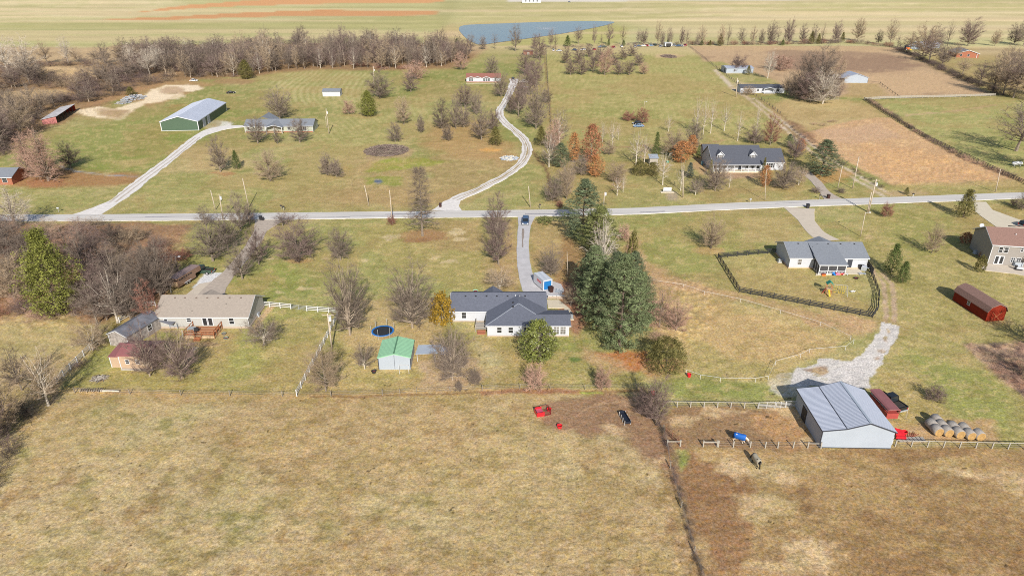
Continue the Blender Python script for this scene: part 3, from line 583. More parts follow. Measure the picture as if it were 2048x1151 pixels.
ENV = {
 'round': lambda u: max(.05, math.sin(math.pi * min(1, (u * .93 + .07)) ** .85) ** .6),
 'oval': lambda u: max(.06, (math.sin(math.pi * min(1, u * .9 + .08) ** .8)) ** .7),
 'oak': lambda u: max(.05, (1 - u) ** .55 * (.75 + .25 * (1 - u))) if u > .04 else .8,
 'vase': lambda u: .55 + .45 * u ** .5 if u < .6 else 1.0 - (u - .6) * 1.5,
 'slim': lambda u: max(.08, math.sin(math.pi * min(1, u * .85 + .12)) ** .8),
 'cone': lambda u: max(.03, (1 - u) ** .8),
 'flat': lambda u: max(.3, math.sin(math.pi * (u * .6 + .3))),
 'dome': lambda u: max(.12, math.sqrt(max(0, 1 - u * u)) if u > .15 else .9 + u * .6),
 'pine': lambda u: (.62 + 1.2 * u if u < .28 else max(.1, (1 - ((u - .28) / .72) ** 1.45) ** .85)),
}
def gen_bare(seed, H, Rr, hb, env, nl, nsub, ntw, tl, tw, up=.3, stems=1, tr=.16, lift=.5, lower=None, gnarl=.12):
    r = random.Random(seed); E_ = ENV[env]; trunk = MB(); crown = MB(); tw *= .68; ntw = int(ntw * .74); tl *= 1.32; up *= .8
    stemL = []
    for s in range(stems):
        a = r.uniform(0, 6.28); off = Rr * (.28 if stems > 1 else .04)
        topx = math.cos(a) * off * r.uniform(.6, 1.3); topy = math.sin(a) * off * r.uniform(.6, 1.3); hh = H * r.uniform(.78, .93) if env != 'flat' else H * .55
        pts = []; wob = (r.uniform(-1, 1), r.uniform(-1, 1))
        for i in range(8):
            t = i / 7; k = t ** 1.3 if stems > 1 else t
            pts.append((topx * k + gnarl * wob[0] * math.sin(t * 5 + s) * t * 2, topy * k + gnarl * wob[1] * math.sin(t * 4) * t * 2, hh * t))
        rr = tr * (1 if stems == 1 else .75)
        trunk.tube(pts, [rr * 1.25] + [rr * (1 - .9 * i / 7) for i in range(1, 8)], 6); stemL.append(pts)
    def stem_pt(st, h):
        for i in range(7):
            if st[i + 1][2] >= h:
                t = (h - st[i][2]) / max(1e-6, st[i + 1][2] - st[i][2]); return tuple(st[i][k] * (1 - t) + st[i + 1][k] * t for k in range(3)), (1 - .9 * (i + t) / 7)
        return st[-1], .1
    for i in range(nl):
        st = stemL[i % stems]; ang = i * 2.39996 + r.uniform(-.4, .4)
        u = ((i + r.random()) / nl) ** .9
        ez = hb + (H - hb) * u; rad = Rr * E_(u) * r.uniform(.72, 1.0)
        sh = hb * .8 + (min(ez, H * .85) - hb * .8) * r.uniform(.15, .6) if lower is None else min(H * .92, ez + (lower * rad))
        sh = min(sh, st[-1][2]); p0, rk = stem_pt(st, sh)
        p2 = (p0[0] * .5 + math.cos(ang) * rad, p0[1] * .5 + math.sin(ang) * rad, ez)
        mid = ((p0[0] + p2[0]) / 2, (p0[1] + p2[1]) / 2, p0[2] + (p2[2] - p0[2]) * (.5 - lift * .5) + (0 if lower is None else .3))
        r0 = max(.025, tr * .6 * rk); pts = [bez(p0, mid, p2, t / 5) for t in range(6)]
        pts = [(p[0] + r.uniform(-1, 1) * gnarl * .8 * (0 < k < 5), p[1] + r.uniform(-1, 1) * gnarl * .8 * (0 < k < 5), p[2] + r.uniform(-1, 1) * gnarl * .6 * (0 < k < 5)) for k, p in enumerate(pts)]
        trunk.tube(pts, [r0 * (1 - .85 * k / 5) for k in range(6)], 4, cap=False)
        for j in range(nsub):
            t = r.uniform(.25, 1.0); q = bez(p0, mid, p2, t); L0 = Rr * r.uniform(.18, .38)
            d = unit((math.cos(ang) * .7 + r.uniform(-.9, .9), math.sin(ang) * .7 + r.uniform(-.9, .9), up + r.uniform(-.4, .7)))
            e = tuple(q[k] + d[k] * L0 for k in range(3)); e = (e[0], e[1], min(max(e[2], .15), H * 1.02)); m2 = tuple((q[k] + e[k]) / 2 + r.uniform(-.08, .08) * L0 for k in range(3))
            crown.tube([q, m2, e], [max(.016, r0 * .36), max(.013, r0 * .26), .008], 3, cap=False)
            for k in range(ntw):
                s = r.random(); b0 = bez(q, m2, e, s)
                dd = unit((d[0] * .5 + r.uniform(-1, 1), d[1] * .5 + r.uniform(-1, 1), d[2] * .4 + up + r.uniform(-.8, .8)))
                ln = tl * r.uniform(.5, 1.2); w = tw * r.uniform(.7, 1.3); px, py = r.uniform(-1, 1), r.uniform(-1, 1); c = unit((dd[1] * .3 - dd[2] * py, dd[2] * px - dd[0] * .3, dd[0] * py - dd[1] * px))
                n = len(crown.v)
                crown.v += [(b0[0] + c[0] * w, b0[1] + c[1] * w, b0[2] + c[2] * w), (b0[0] - c[0] * w, b0[1] - c[1] * w, b0[2] - c[2] * w), (b0[0] + dd[0] * ln, b0[1] + dd[1] * ln, b0[2] + dd[2] * ln)]
                crown.f.append((n, n + 1, n + 2)); crown.m.append(0)
    return trunk, crown
def gen_leafy(seed, H, Rr, hb, env, nb, nc, nf, cs, ls, la, lump=.25, layer=0, up=.2, limbs=True, tr=.2, inner=.3, open_=0.0):
    r = random.Random(seed); E_ = ENV[env]; trunk = MB(); V = []; F = []; A = []
    pts = [(r.uniform(-.08, .08) * Rr * t / 6, r.uniform(-.08, .08) * Rr * t / 6, H * .95 * t / 6) for t in range(7)]
    trunk.tube(pts, [tr * (1.1 - t / 6.2) for t in range(7)], 6)
    for i in range(nb):
        u = ((i + r.random()) / nb); u = 1 - (1 - u) ** 1.0
        if layer: u = (math.floor(u * layer) + r.uniform(0, .45)) / layer
        ang = i * 2.39996 + r.uniform(-.3, .3)
        if open_ and vn3(math.cos(ang) * 1.7 + seed, math.sin(ang) * 1.7, u * 5) < open_: continue
        rad = Rr * E_(u) * (1 + lump * (vn3(math.cos(ang) * 1.5 + seed * 3, math.sin(ang) * 1.5, u * 5) * 2 - 1) + r.uniform(-.12, .12)); z = hb + (H - hb) * u
        p0 = (0, 0, max(.1, z - rad * .15)); p1 = (math.cos(ang) * rad, math.sin(ang) * rad, z + rad * (up - .12))
        if limbs and i % 2 == 0: trunk.tube([p0, tuple(.5 * (p0[k] + p1[k]) for k in range(3)), p1], [tr * .25, tr * .16, .02], 3, cap=False)
        for j in range(nc):
            t = inner + (1 - inner) * ((j + r.random()) / nc) ** .7; sp = cs * (.45 + .8 * t)
            c = (p0[0] + (p1[0] - p0[0]) * t + r.gauss(0, sp * .8), p0[1] + (p1[1] - p0[1]) * t + r.gauss(0, sp * .8), p0[2] + (p1[2] - p0[2]) * t + r.gauss(0, sp * .45))
            tint = r.random()
            for k in range(nf):
                q = (c[0] + r.gauss(0, cs * .5), c[1] + r.gauss(0, cs * .5), max(.05, c[2] + r.gauss(0, cs * .35)))
                nn = unit((math.cos(ang) * .5 + r.uniform(-1, 1), math.sin(ang) * .5 + r.uniform(-1, 1), .7 + r.uniform(-.8, 1)))
                tt_ = unit((nn[1] - nn[2] * .3, -nn[0] + r.uniform(-.5, .5), nn[0] * .3 + r.uniform(-.2, .2))); bb = (nn[1] * tt_[2] - nn[2] * tt_[1], nn[2] * tt_[0] - nn[0] * tt_[2], nn[0] * tt_[1] - nn[1] * tt_[0])
                l = ls * r.uniform(.6, 1.3) * .5; w = l * la; n = len(V)
                V += [tuple(q[m] - tt_[m] * l for m in range(3)), tuple(q[m] + bb[m] * w for m in range(3)), tuple(q[m] + tt_[m] * l for m in range(3)), tuple(q[m] - bb[m] * w for m in range(3))]
                F.append((n, n + 1, n + 2, n + 3)); A += [min(1, max(0, tint + r.uniform(-.2, .2)))] * 4
    crown = MB(); crown.v = V; crown.f = F; crown.m = [0] * len(F); crown.attr = A
    return trunk, crown
def vn3(x, y, z):
    def h(a, b, c):
        n = (a * 374761393 + b * 668265263 + c * 2147483647 * 7 + c * 95467) & 0x7fffffff; n = ((n ^ (n >> 13)) * 1274126177) & 0x7fffffff; return ((n ^ (n >> 16)) & 0xffff) / 65535
    a, b, c = math.floor(x), math.floor(y), math.floor(z); fx, fy, fz = x - a, y - b, z - c; s = 0
    for i in (0, 1):
        for j in (0, 1):
            for k in (0, 1): s += h(a + i, b + j, c + k) * (fx if i else 1 - fx) * (fy if j else 1 - fy) * (fz if k else 1 - fz)
    return s
LEAF = {
 'pinel': mat('needles_grey_green', (.150, .185, .088), .8, .3, .35, .3, attr='tint', trans=.12),
 'pine': mat('needles_blue_green', (.125, .155, .085), .85, .3, .35, .25, attr='tint', objrand=.06, trans=.12),
 'pine2': mat('needles_yellow_green', (.17, .185, .065), .85, .3, .35, .25, attr='tint', trans=.12),
 'bright': mat('needles_bright_green', (.185, .195, .045), .8, .3, .35, .25, attr='tint', trans=.15),
 'olive': mat('foliage_olive', (.15, .135, .045), .85, .3, .5, .2, attr='tint', objrand=.12, trans=.1),
 'mag': mat('glossy_leaves', (.165, .185, .042), .42, .3, .6, .5, attr='tint', trans=.1),
 'orange': mat('dry_orange_leaves', (.42, .20, .085), .9, .25, .5, .1, attr='tint', objrand=.1, trans=.15),
 'rust': mat('dry_rust_leaves', (.36, .16, .09), .9, .25, .5, .1, attr='tint', trans=.15),
 'gold': mat('golden_evergreen', (.27, .17, .022), .85, .25, .5, .2, attr='tint', trans=.1),
 'green': mat('foliage_green', (.10, .13, .04), .85, .3, .5, .2, attr='tint', objrand=.1, trans=.1),
 'blue': mat('foliage_blue_green', (.10, .125, .10), .85, .3, .5, .2, attr='tint', trans=.1)}
PROTO = {}
def proto(key, tc, H, Rr, bark, leafm):
    tb, cb = tc
    tm = tb.mesh('trunk_' + key, bark); cm = cb.mesh('crown_' + key, leafm)
    if hasattr(cb, 'attr'):
        a = cm.attributes.new('tint', 'FLOAT', 'POINT'); a.data.foreach_set('value', np.array(cb.attr, dtype=np.float32))
    jm = None
    PROTO[key] = dict(t=tm, c=cm, H=H, R=Rr, tb=tb, cb=cb, bark=bark, leaf=leafm)
def joined(key):
    p = PROTO[key]
    if 'j' not in p:
        b = MB(); b.v = list(p['tb'].v); b.f = list(p['tb'].f); b.m = [0] * len(b.f); o = len(b.v)
        b.v += p['cb'].v; b.f += [tuple(i + o for i in f) for f in p['cb'].f]; b.m += [1] * len(p['cb'].f)
        p['j'] = b.mesh('tree_' + key, [p['bark'], p['leaf']])
        if hasattr(p['cb'], 'attr'):
            a = p['j'].attributes.new('tint', 'FLOAT', 'POINT'); a.data.foreach_set('value', np.array([.5] * o + p['cb'].attr, dtype=np.float32))
    return p['j']
g = TW['grey']
for v in (0, 1): proto('round%d' % v, gen_bare(10 + v, 10, 5, .9, 'round', 30, 12, 26, .95, .020, .35, tr=.2, lift=.35), 10, 5, BARK, g)
for v in (0, 1): proto('oval%d' % v, gen_bare(20 + v, 10, 3, 1.2, 'oval', 30, 9, 24, .85, .018, .7, tr=.16, lift=.6), 10, 3, BARK, g)
proto('oak0', gen_bare(31, 12, 3.8, 1.6, 'oak', 62, 7, 15, .8, .015, -.02, tr=.22, lift=0, lower=.12, gnarl=.08), 12, 3.8, BARK, g)
for v in (0, 1): proto('vase%d' % v, gen_bare(40 + v, 10, 4.6, .8, 'vase', 38, 9, 22, .95, .020, .5, stems=4, tr=.19, lift=.3, gnarl=.22), 10, 4.6, BARK, g)
for v in (0, 1, 2): proto('open%d' % v, gen_bare(50 + v, 12, 3.8, 2.4, 'slim', 28, 8, 17, .95, .022, .4, tr=.19, lift=.5, gnarl=.3, stems=1 + (v == 2)), 12, 3.8, BARK, g)
for v in (0, 1): proto('birch%d' % v, gen_bare(60 + v, 12, 2.6, 2.5, 'slim', 22, 5, 11, .8, .014, .5, tr=.15, lift=.5, gnarl=.15), 12, 2.6, BARK_P, TW['tan'])
proto('crab0', gen_bare(70, 5, 4, 1.0, 'flat', 22, 11, 22, .7, .018, .25, stems=3, tr=.16, lift=.3, gnarl=.25), 5, 4, BARK_P, g)
for v in (0, 1, 2): proto('shrub%d' % v, gen_bare(80 + v, 3, 2, .2, 'dome', 26, 8, 13, .55, .020, .35, stems=5, tr=.05, lift=.4), 3, 2, BARK, g)
proto('cyp0', gen_bare(90, 14, 5, 1, 'cone', 70, 8, 15, .9, .026, .1, tr=.25, lift=.2), 14, 5, BARK, TW['pink'])
proto('snag0', gen_bare(95, 12, 4.2, 2.5, 'pine', 40, 7, 5, .8, .022, .1, tr=.22, lift=.3, gnarl=.15), 12, 4.2, BARK_P, TW['pale'])
for v in (0, 1): proto('pine%d' % v, gen_leafy(110 + v, 20, 7.2, 1.0, 'pine', 170, 12, 12, .42, .42, .30, lump=.34, up=.30, tr=.35, layer=15), 20, 7.2, BARK_D, LEAF['pine'])
proto('ypine0', gen_leafy(120, 14, 5.4, 1.0, 'pine', 170, 8, 15, .62, .44, .3, lump=.42, up=.25, tr=.28, open_=.22), 14, 5.4, BARK, LEAF['bright'])
for v in (0, 1): proto('cedar%d' % v, gen_leafy(130 + v, 8, 3, .2, 'cone', 150, 6, 8, .28, .30, .35, lump=.25, up=.5, tr=.15, limbs=False), 8, 3, BARK_D, LEAF['olive'])
proto('juniper0', gen_leafy(140, 6, 4, .1, 'dome', 230, 5, 9, .30, .30, .30, lump=.14, up=.4, tr=.15, limbs=False, inner=.55), 6, 4, BARK_D, LEAF['olive'])
proto('magnolia0', gen_leafy(150, 8, 3.8, .3, 'round', 190, 6, 9, .34, .34, .45, lump=.22, up=.25, tr=.18, inner=.45), 8, 3.8, BARK, LEAF['mag'])
for v in (0, 1): proto('dryoak%d' % v, gen_leafy(160 + v, 10, 3.4, 1.0, 'oval', 120, 6, 9, .40, .28, .6, lump=.35, up=.3, tr=.16, open_=.26), 10, 3.4, BARK, LEAF['orange'])
proto('spruce0', gen_leafy(170, 10, 2.4, .2, 'cone', 140, 6, 8, .26, .3, .3, lump=.2, layer=14, up=-.05, tr=.15, limbs=False), 10, 2.4, BARK_D, LEAF['green'])
proto('bush0', gen_leafy(180, 2, 2, .05, 'dome', 90, 4, 8, .18, .2, .5, lump=.15, up=.3, tr=.05, limbs=False, inner=.5), 2, 2, BARK_D, LEAF['olive'])
def nth(n): return str(n) + ('th' if 10 <= n % 100 <= 20 else {1: 'st', 2: 'nd', 3: 'rd'}.get(n % 10, 'th'))
def number_from_left(group, text):
    """labels that count a row of look-alikes from the left as the photograph shows them"""
    L = [o for o in COL.objects if o.get('group') == group and o.parent is None]; L.sort(key=lambda o: o.location.x / (o.location.y * math.cos(PITCH) + CAM_H * math.sin(PITCH)))
    for i, o in enumerate(L): o['label'] = text % nth(i + 1)
TR = random.Random(77); SEED = {}
def plant(key, x, y, h, w, label, cat='tree', group=None, tint=None, bark=None, single=False, kind='bare_tree', lean=(0, 0), rz=None):
    n = SEED.get(key, 0); SEED[key] = n + 1
    vs = [k for k in PROTO if k.rstrip('0123456789') == key]; k = vs[n % len(vs)]; p = PROTO[k]
    sx = w / 2 / p['R']; sz = h / p['H']; rot = (lean[0], lean[1], TR.uniform(0, 6.28) if rz is None else rz)
    if single:
        o = link(kind, joined(k), None, (x, y, -.05), rot, (sx, sx, sz)); tag(o, label, cat, group)
        if tint or bark:
            for i, m in ((0, bark), (1, tint)):
                if m: o.material_slots[i].link = 'OBJECT'; o.material_slots[i].material = m
        return o
    root = link(kind, None, None, (x, y, -.05), rot, (sx, sx, sz)); tag(root, label, cat, group)
    t = link('trunk', p['t'], root); c = link('crown', p['c'], root)
    if tint: c.material_slots[0].link = 'OBJECT'; c.material_slots[0].material = tint
    if bark: t.material_slots[0].link = 'OBJECT'; t.material_slots[0].material = bark
    return root
def T(key, px, py, ptop, wpx, label, tint=None, bark=None, cat='tree', kind=None, group=None, single=False, lean=(0, 0)):
    x, y = G(px, py); h = max(.5, top_h(y, ptop) * 1.03); w = wpx / ppm(y)
    kd = kind or {'shrub': 'bare_shrub', 'pine': 'pine_tree', 'ypine': 'pine_tree', 'cedar': 'cedar_tree', 'juniper': 'juniper_bush', 'magnolia': 'magnolia_tree', 'dryoak': 'oak_tree', 'spruce': 'spruce_tree', 'bush': 'evergreen_bush', 'cyp': 'cypress_tree', 'birch': 'birch_tree', 'snag': 'dead_tree'}.get(key, 'bare_tree')
    if key in ('shrub', 'bush', 'juniper') and cat == 'tree': cat = 'bush'
    t = TW.get(tint, LEAF.get(tint)) if isinstance(tint, str) else tint
    return plant(key, x, y, h, w, label, cat, group, t, bark, single, kd, lean)
# --- the big evergreens in the middle
T('pine', 1166, 478, 360, 96, 'tall dark green pine at the roadside end of the central evergreen clump')
T('pine', 1196, 506, 412, 88, 'yellowish green pine directly behind the bare white snag', tint='pine2')
T('snag', 1203, 548, 434, 88, 'dead leafless pine with white branches standing in front of the pines', tint='pale', bark=BARK_P)
T('pine', 1230, 600, 506, 104, 'pine behind the huge front pine, right of the grey storage container')
T('pine', 1195, 645, 520, 104, 'bluish green pine at the left flank of the evergreen clump by the sunroom', tint='pinel')
T('pine', 1275, 660, 545, 84, 'pine at the right flank of the evergreen clump beside bare brush', tint='pinel')
T('pine', 1238, 700, 510, 122, 'huge broad pine at the front of the evergreen clump with orange needles beneath', tint='pinel')
T('pine', 1176, 588, 505, 62, 'dark pine at the left rear of the evergreen clump behind the storage container')
T('pine', 1186, 606, 492, 84, 'pine left of the huge front pine beside the leafy debris', tint='pinel')
T('pine', 1262, 616, 505, 80, 'pine right behind the huge front pine, facing the round pen')
T('juniper', 1330, 742, 680, 80, 'wide olive green juniper mound in front of the big pines', kind='juniper_bush')
T('magnolia', 1076, 720, 645, 76, 'glossy leaved magnolia hiding the right end of the grey roofed house')
T('bush', 884, 650, 592, 52, 'golden yellow evergreen bush at the left gable of the grey roofed house', tint='gold')
T('bush', 1262, 545, 470, 24, 'dark olive bush on the right edge of the pines', kind='evergreen_bush')
T('cedar', 1278, 600, 540, 30, 'narrow olive cedar wedged against the right side of the pines')
T('shrub', 1247, 480, 448, 34, 'reddish bare brush beside the snag and the open lawn', tint='pink')
T('open', 1318, 655, 566, 62, 'bare grey tree rising between the pines and the round pen', tint='pink')
T('vase', 1352, 662, 600, 66, 'low spreading bare tree at the edge of the round pen', tint='pink')
# --- trees around the middle house
T('oak', 845, 472, 336, 74, 'bare pin oak with straight pale trunk beside the road')
T('oval', 997, 528, 428, 64, 'dense bare oval tree left of the asphalt driveway', tint='purple')
T('oval', 996, 476, 386, 54, 'dense bare oval tree nearest the road beside the driveway mouth', tint='purple')
T('round', 596, 523, 434, 104, 'broad round bare tree, largest on the left front lawn', tint='purple')
T('oval', 681, 520, 452, 56, 'small rounded bare tree right of the broad round one')
T('open', 566, 452, 422, 40, 'scrawny bare tree at the verge behind the broad round tree', tint='purple')
T('vase', 700, 670, 514, 98, 'tall bare tree with thick leaning trunk left of the trampoline', bark=BARK_M)
T('vase', 825, 656, 528, 112, 'tall multi stemmed bare tree right of the trampoline', bark=BARK_M)
T('crab', 1000, 582, 537, 70, 'low brown bare crab tree behind the front gable of the grey roofed house', tint='tan')
T('vase', 905, 760, 655, 100, 'spreading bare tree with pale forked trunk between green shed and house', bark=BARK_M)
T('crab', 730, 738, 690, 46, 'small bare fruit tree left of the green roofed shed')
T('round', 652, 782, 690, 84, 'bushy bare tree by the end of the white fence', tint='tan')
T('vase', 1102, 551, 490, 56, 'bare lichen grey tree behind the white storage container')
T('shrub', 1069, 779, 728, 52, 'small vase shaped bare crape myrtle left of the pair by the wire fence', kind='bare_tree', cat='tree', tint='pink')
T('shrub', 1204, 779, 734, 42, 'small vase shaped bare crape myrtle right of the pair by the wire fence', kind='bare_tree', cat='tree', tint='pink')
T('vase', 1312, 850, 752, 66, 'upright bare tree in the fence corner of the muddy paddock', tint='purple')
T('vase', 1294, 835, 770, 66, 'slanting bare tree in the fence corner of the muddy paddock', tint='purple', lean=(0, -.2))
T('shrub', 783, 449, 430, 22, 'round clipped reddish bush under the utility pole by the road', tint='red')
T('shrub', 950, 770, 735, 30, 'thin tangle of bare bush right of the forked tree')
T('shrub', 918, 782, 760, 20, 'small bare bush at the wire fence behind the garden patch')
T('crab', 1142, 612, 575, 44, 'low bare tree with coppery leaves on its twigs beside the patio', tint='tan')
T('bush', 1089, 446, 434, 32, 'flat yellow green bush beside the driveway mouth', tint='pine2')
# --- left house
T('ypine', 119, 630, 468, 98, 'large bright yellow green pine at the left edge of the yards')
T('vase', 300, 752, 650, 78, 'bare tree with white trunk in front of the maroon roofed shed', bark=BARK_M, tint='purple')
T('vase', 364, 755, 664, 98, 'spreading bare tree between shed and wooden deck', bark=BARK_M, tint='purple')
T('crab', 528, 690, 638, 84, 'low wide bare fruit tree in front of the fence gap')
T('open', 304, 655, 560, 48, 'reddish bare tree beside the left end of the tan roofed house', tint='red')
T('open', 196, 650, 555, 80, 'bare grey tree left of the tarped barn, nearer the pine', tint='grey')
T('open', 236, 645, 540, 96, 'tall pale trunked bare tree above the tarped barn', bark=BARK_P)
T('crab', 186, 700, 645, 80, 'broken low tree with pale limbs at the top of the white fence', tint='tan')
T('oval', 426, 522, 436, 80, 'rounded bare tree nearest the horse trailer on the left drive')
T('oval', 456, 498, 420, 66, 'bare tree halfway along the left drive row')
T('oval', 482, 462, 385, 46, 'tall bare tree nearest the road in the left drive row')
T('oval', 500, 450, 402, 30, 'slim bare tree at the road end of the left drive row', tint='purple')
T('open', 412, 452, 408, 34, 'thin bare tree beside the road left of the drive row')
T('oval', 485, 558, 486, 56, 'bare tree at the right side of the left drive, nearer the house')
T('oval', 518, 528, 450, 52, 'bare tree at the right side of the left drive, nearer the road', tint='purple')
T('shrub', 368, 518, 496, 40, 'dark red bush on the lawn behind the horse trailer', tint='red')
T('open', 97, 811, 695, 96, 'bare tree with leaning trunk at the lower end of the white fence', bark=BARK_P, tint='tan')
T('open', 44, 780, 690, 66, 'dark bare tree in the thicket at the left edge', tint='dark')
T('open', 22, 860, 740, 80, 'bare tree standing in the dark bramble bank at the left edge', tint='tan')
T('open', -20, 900, 760, 110, 'bare tree at the extreme lower left edge of the bramble bank', tint='purple')
T('cyp', 97, 362, 254, 84, 'conical pinkish brown bare cypress left of the gravel drive')
T('cyp', 62, 352, 262, 66, 'pinkish bare cypress half hidden behind the conical one')
T('round', 142, 335, 284, 50, 'dark grey bare tree to the right of the conical cypress', tint='dark')
T('open', 34, 458, 372, 84, 'pale bare tree standing over the road at the left edge', tint='pale')
T('round', 70, 560, 446, 120, 'wide grey bare tree behind the bright green pine')
T('open', -10, 520, 430, 110, 'bare tree cut by the left edge of the view below the road')
k = 0
for (a, b, c, d, t) in [(172, 560, 452, 70, 'grey'), (205, 548, 456, 60, 'purple'), (190, 600, 500, 76, 'purple'), (242, 600, 482, 84, 'grey'), (286, 602, 500, 84, 'grey'), (322, 595, 474, 88, 'grey'), (348, 560, 505, 50, 'purple'), (214, 640, 536, 66, 'purple'), (262, 640, 540, 80, 'grey'), (165, 500, 438, 66, 'purple'), (226, 492, 444, 60, 'dark'), (275, 482, 448, 44, 'tan'), (140, 520, 446, 70, 'pink'), (240, 540, 500, 60, 'tan'), (30, 600, 500, 90, 'tan'), (20, 500, 440, 90, 'grey'), (100, 480, 436, 60, 'tan'), (300, 540, 480, 60, 'dark'), (-60, 600, 500, 120, 'grey'), (-50, 480, 400, 100, 'purple')]:
    T(['open', 'round', 'vase'][k % 3], a, b, c, d, 'leafless tree crowded in the thicket between the bright pine and the left drive', tint=t, group='thicket trees left of the drive'); k += 1
# --- upper left
T('oval', 441, 344, 272, 44, 'slender bare tree on orange leaf litter right of the gravel drive')
T('cedar', 474, 338, 302, 22, 'small dark cedar beside the slender tree right of the gravel drive', tint='green')
T('round', 541, 362, 298, 64, 'low spiky bare tree below the pale green ranch house', tint='tan')
T('shrub', 654, 350, 305, 32, 'bare bush left of a pair near the dry pond bed')
T('shrub', 673, 354, 316, 34, 'bare bush right of a pair near the dry pond bed')
T('oval', 516, 287, 232, 46, 'bare tree in front of the left end of the pale green ranch house')
T('oval', 555, 288, 250, 18, 'bare sapling in front of the porch of the pale green ranch house')
T('oval', 600, 285, 232, 44, 'bare tree in front of the right end of the pale green ranch house')
T('vase', 560, 238, 176, 66, 'tall bare tree behind the pale green ranch house', bark=BARK_M)
T('shrub', 698, 229, 200, 28, 'brownish bush between white shed and yellow green pine', tint='pink')
T('ypine', 738, 233, 184, 36, 'small bright yellow green pine on the upper left lawn', tint='bright')
T('round', 760, 197, 142, 62, 'bushy bare tree under the far utility pole', tint='grey')
T('oval', 822, 184, 142, 34, 'bare tree in front of the reddish thicket', tint='purple')
T('shrub', 832, 158, 122, 50, 'reddish pink thicket at the edge of the woods', tint='pink')
T('oval', 808, 249, 190, 38, 'bare tree in the middle of the upper lawn, upright and pale stemmed', tint='tan')
T('round', 791, 284, 244, 36, 'small round bare tree near the brush pile')
T('shrub', 842, 265, 230, 20, 'thin bare sapling right of the upper lawn trees')
T('round', 884, 258, 198, 40, 'dark bare tree left of the curving gravel drive', tint='dark')
T('vase', 928, 255, 205, 38, 'vase shaped bare tree left of the curving gravel drive', bark=BARK_M)
T('oval', 912, 258, 190, 26, 'upright bare tree between the dark and the vase shaped one')
T('shrub', 895, 281, 250, 26, 'low bare bush below the dark tree by the gravel drive')
T('oval', 930, 215, 168, 44, 'purple bare tree in front of the white house with brown roof', tint='purple')
T('vase', 952, 228, 180, 34, 'bare tree nearest the white house with brown roof, pale stems', bark=BARK_M)
T('oval', 963, 280, 212, 46, 'bare tree just left of the round dark green bush')
T('oval', 988, 262, 215, 32, 'bare tree behind the round dark green bush', tint='purple')
T('cedar', 991, 290, 254, 34, 'round topped dark green cedar in the bend of the gravel drive', tint='olive')
T('vase', 1002, 194, 140, 40, 'bare tree at the right end of the white house with brown roof')
T('round', 984, 150, 112, 32, 'grey bare bushy tree behind the white house with brown roof')
T('round', 922, 140, 105, 34, 'purplish bare tree at the wood edge behind the white house', tint='pink')
T('vase', 1020, 227, 185, 20, 'small bare tree on the inside of the drive bend')
T('oval', 1037, 232, 150, 42, 'bare tree left of the pair at the right side of the gravel drive', tint='purple')
T('vase', 1072, 258, 162, 58, 'tall bare tree right of the pair at the right side of the gravel drive')
T('oval', 1058, 190, 122, 44, 'purple bare tree behind the parked white pickups', tint='purple')
T('oval', 1070, 172, 108, 40, 'purple bare tree farther behind the parked white pickups', tint='purple')
T('oval', 1050, 150, 100, 36, 'purple bare tree beside the far end of the gravel drive', tint='purple')
T('round', 1091, 206, 180, 30, 'dark rounded bare bush on the line of fence posts', tint='dark')
T('round', 1079, 118, 70, 34, 'bare tree right of the small red shed', tint='purple')
T('vase', 1044, 214, 150, 30, 'bare tree close to the gravel drive between the purple ones')
# --- orchard
for (a, b, c, d) in [(1132, 127, 97, 22), (1141, 150, 120, 24), (1157, 127, 96, 24), (1163, 150, 118, 26), (1177, 114, 92, 20), (1186, 144, 106, 24), (1199, 123, 94, 24), (1209, 150, 104, 32), (1218, 114, 94, 18), (1228, 131, 108, 22), (1237, 150, 124, 24), (1246, 120, 98, 20), (1259, 150, 122, 22), (1264, 113, 93, 20), (1276, 132, 108, 22), (1287, 149, 128, 20)]:
    T('oval' if d < 30 else 'round', a, b, c - 3, d * 1.2, 'pinkish bare orchard tree planted in rows behind the big mown field', tint='purple' if (a * 7) % 3 else 'pink', group='orchard trees', cat='fruit tree', kind='orchard_tree')
# --- middle right garden trees
T('cedar', 1082, 291, 254, 30, 'brownish olive cedar beside the drainage ditch')
T('open', 1098, 334, 262, 42, 'bare tree with pale trunk on the ditch bank, left of the green pine', bark=BARK_P)
T('open', 1119, 289, 216, 46, 'white trunked bare tree behind the green pine', bark=BARK_P, tint='grey')
T('round', 1108, 300, 240, 40, 'pinkish bare tree mixed with the white trunked one', tint='pink')
T('pine', 1121, 334, 286, 44, 'small dark green pine beside the ditch')
T('dryoak', 1147, 325, 268, 28, 'narrow orange leaved oak right of the small pine', tint='orange')
T('dryoak', 1182, 326, 252, 44, 'tall rust red leaved oak, the tallest of the oaks', tint='rust')
T('dryoak', 1190, 353, 312, 38, 'round orange leaved oak in front of the rust red one', tint='orange')
T('round', 1162, 350, 310, 48, 'grey bare tree left of the round orange oak', tint='grey')
T('vase', 1133, 398, 318, 38, 'yellowish stemmed bare tree near the road, left of the tall dark pine', tint='tan')
T('crab', 1132, 372, 335, 44, 'grey bare fruit tree behind the yellowish stemmed one', tint='grey')
T('shrub', 1106, 402, 352, 42, 'grey bare shrubby tree at the bottom of the ditch', tint='grey')
T('shrub', 1119, 414, 400, 18, 'small red brown bush at the roadside by the ditch', tint='red')
T('birch', 1205, 284, 240, 22, 'thin pale sapling above the rust red oak')
T('birch', 1224, 296, 236, 26, 'forked white birch between the oaks and the blue cars')
T('birch', 1236, 280, 244, 18, 'slight pale sapling left of the parked blue cars')
T('round', 1219, 310, 280, 30, 'short bare tree right of the rust red oak', tint='tan')
T('vase', 1233, 366, 322, 52, 'wide pale twigged tree above the roadside saplings', tint='tan')
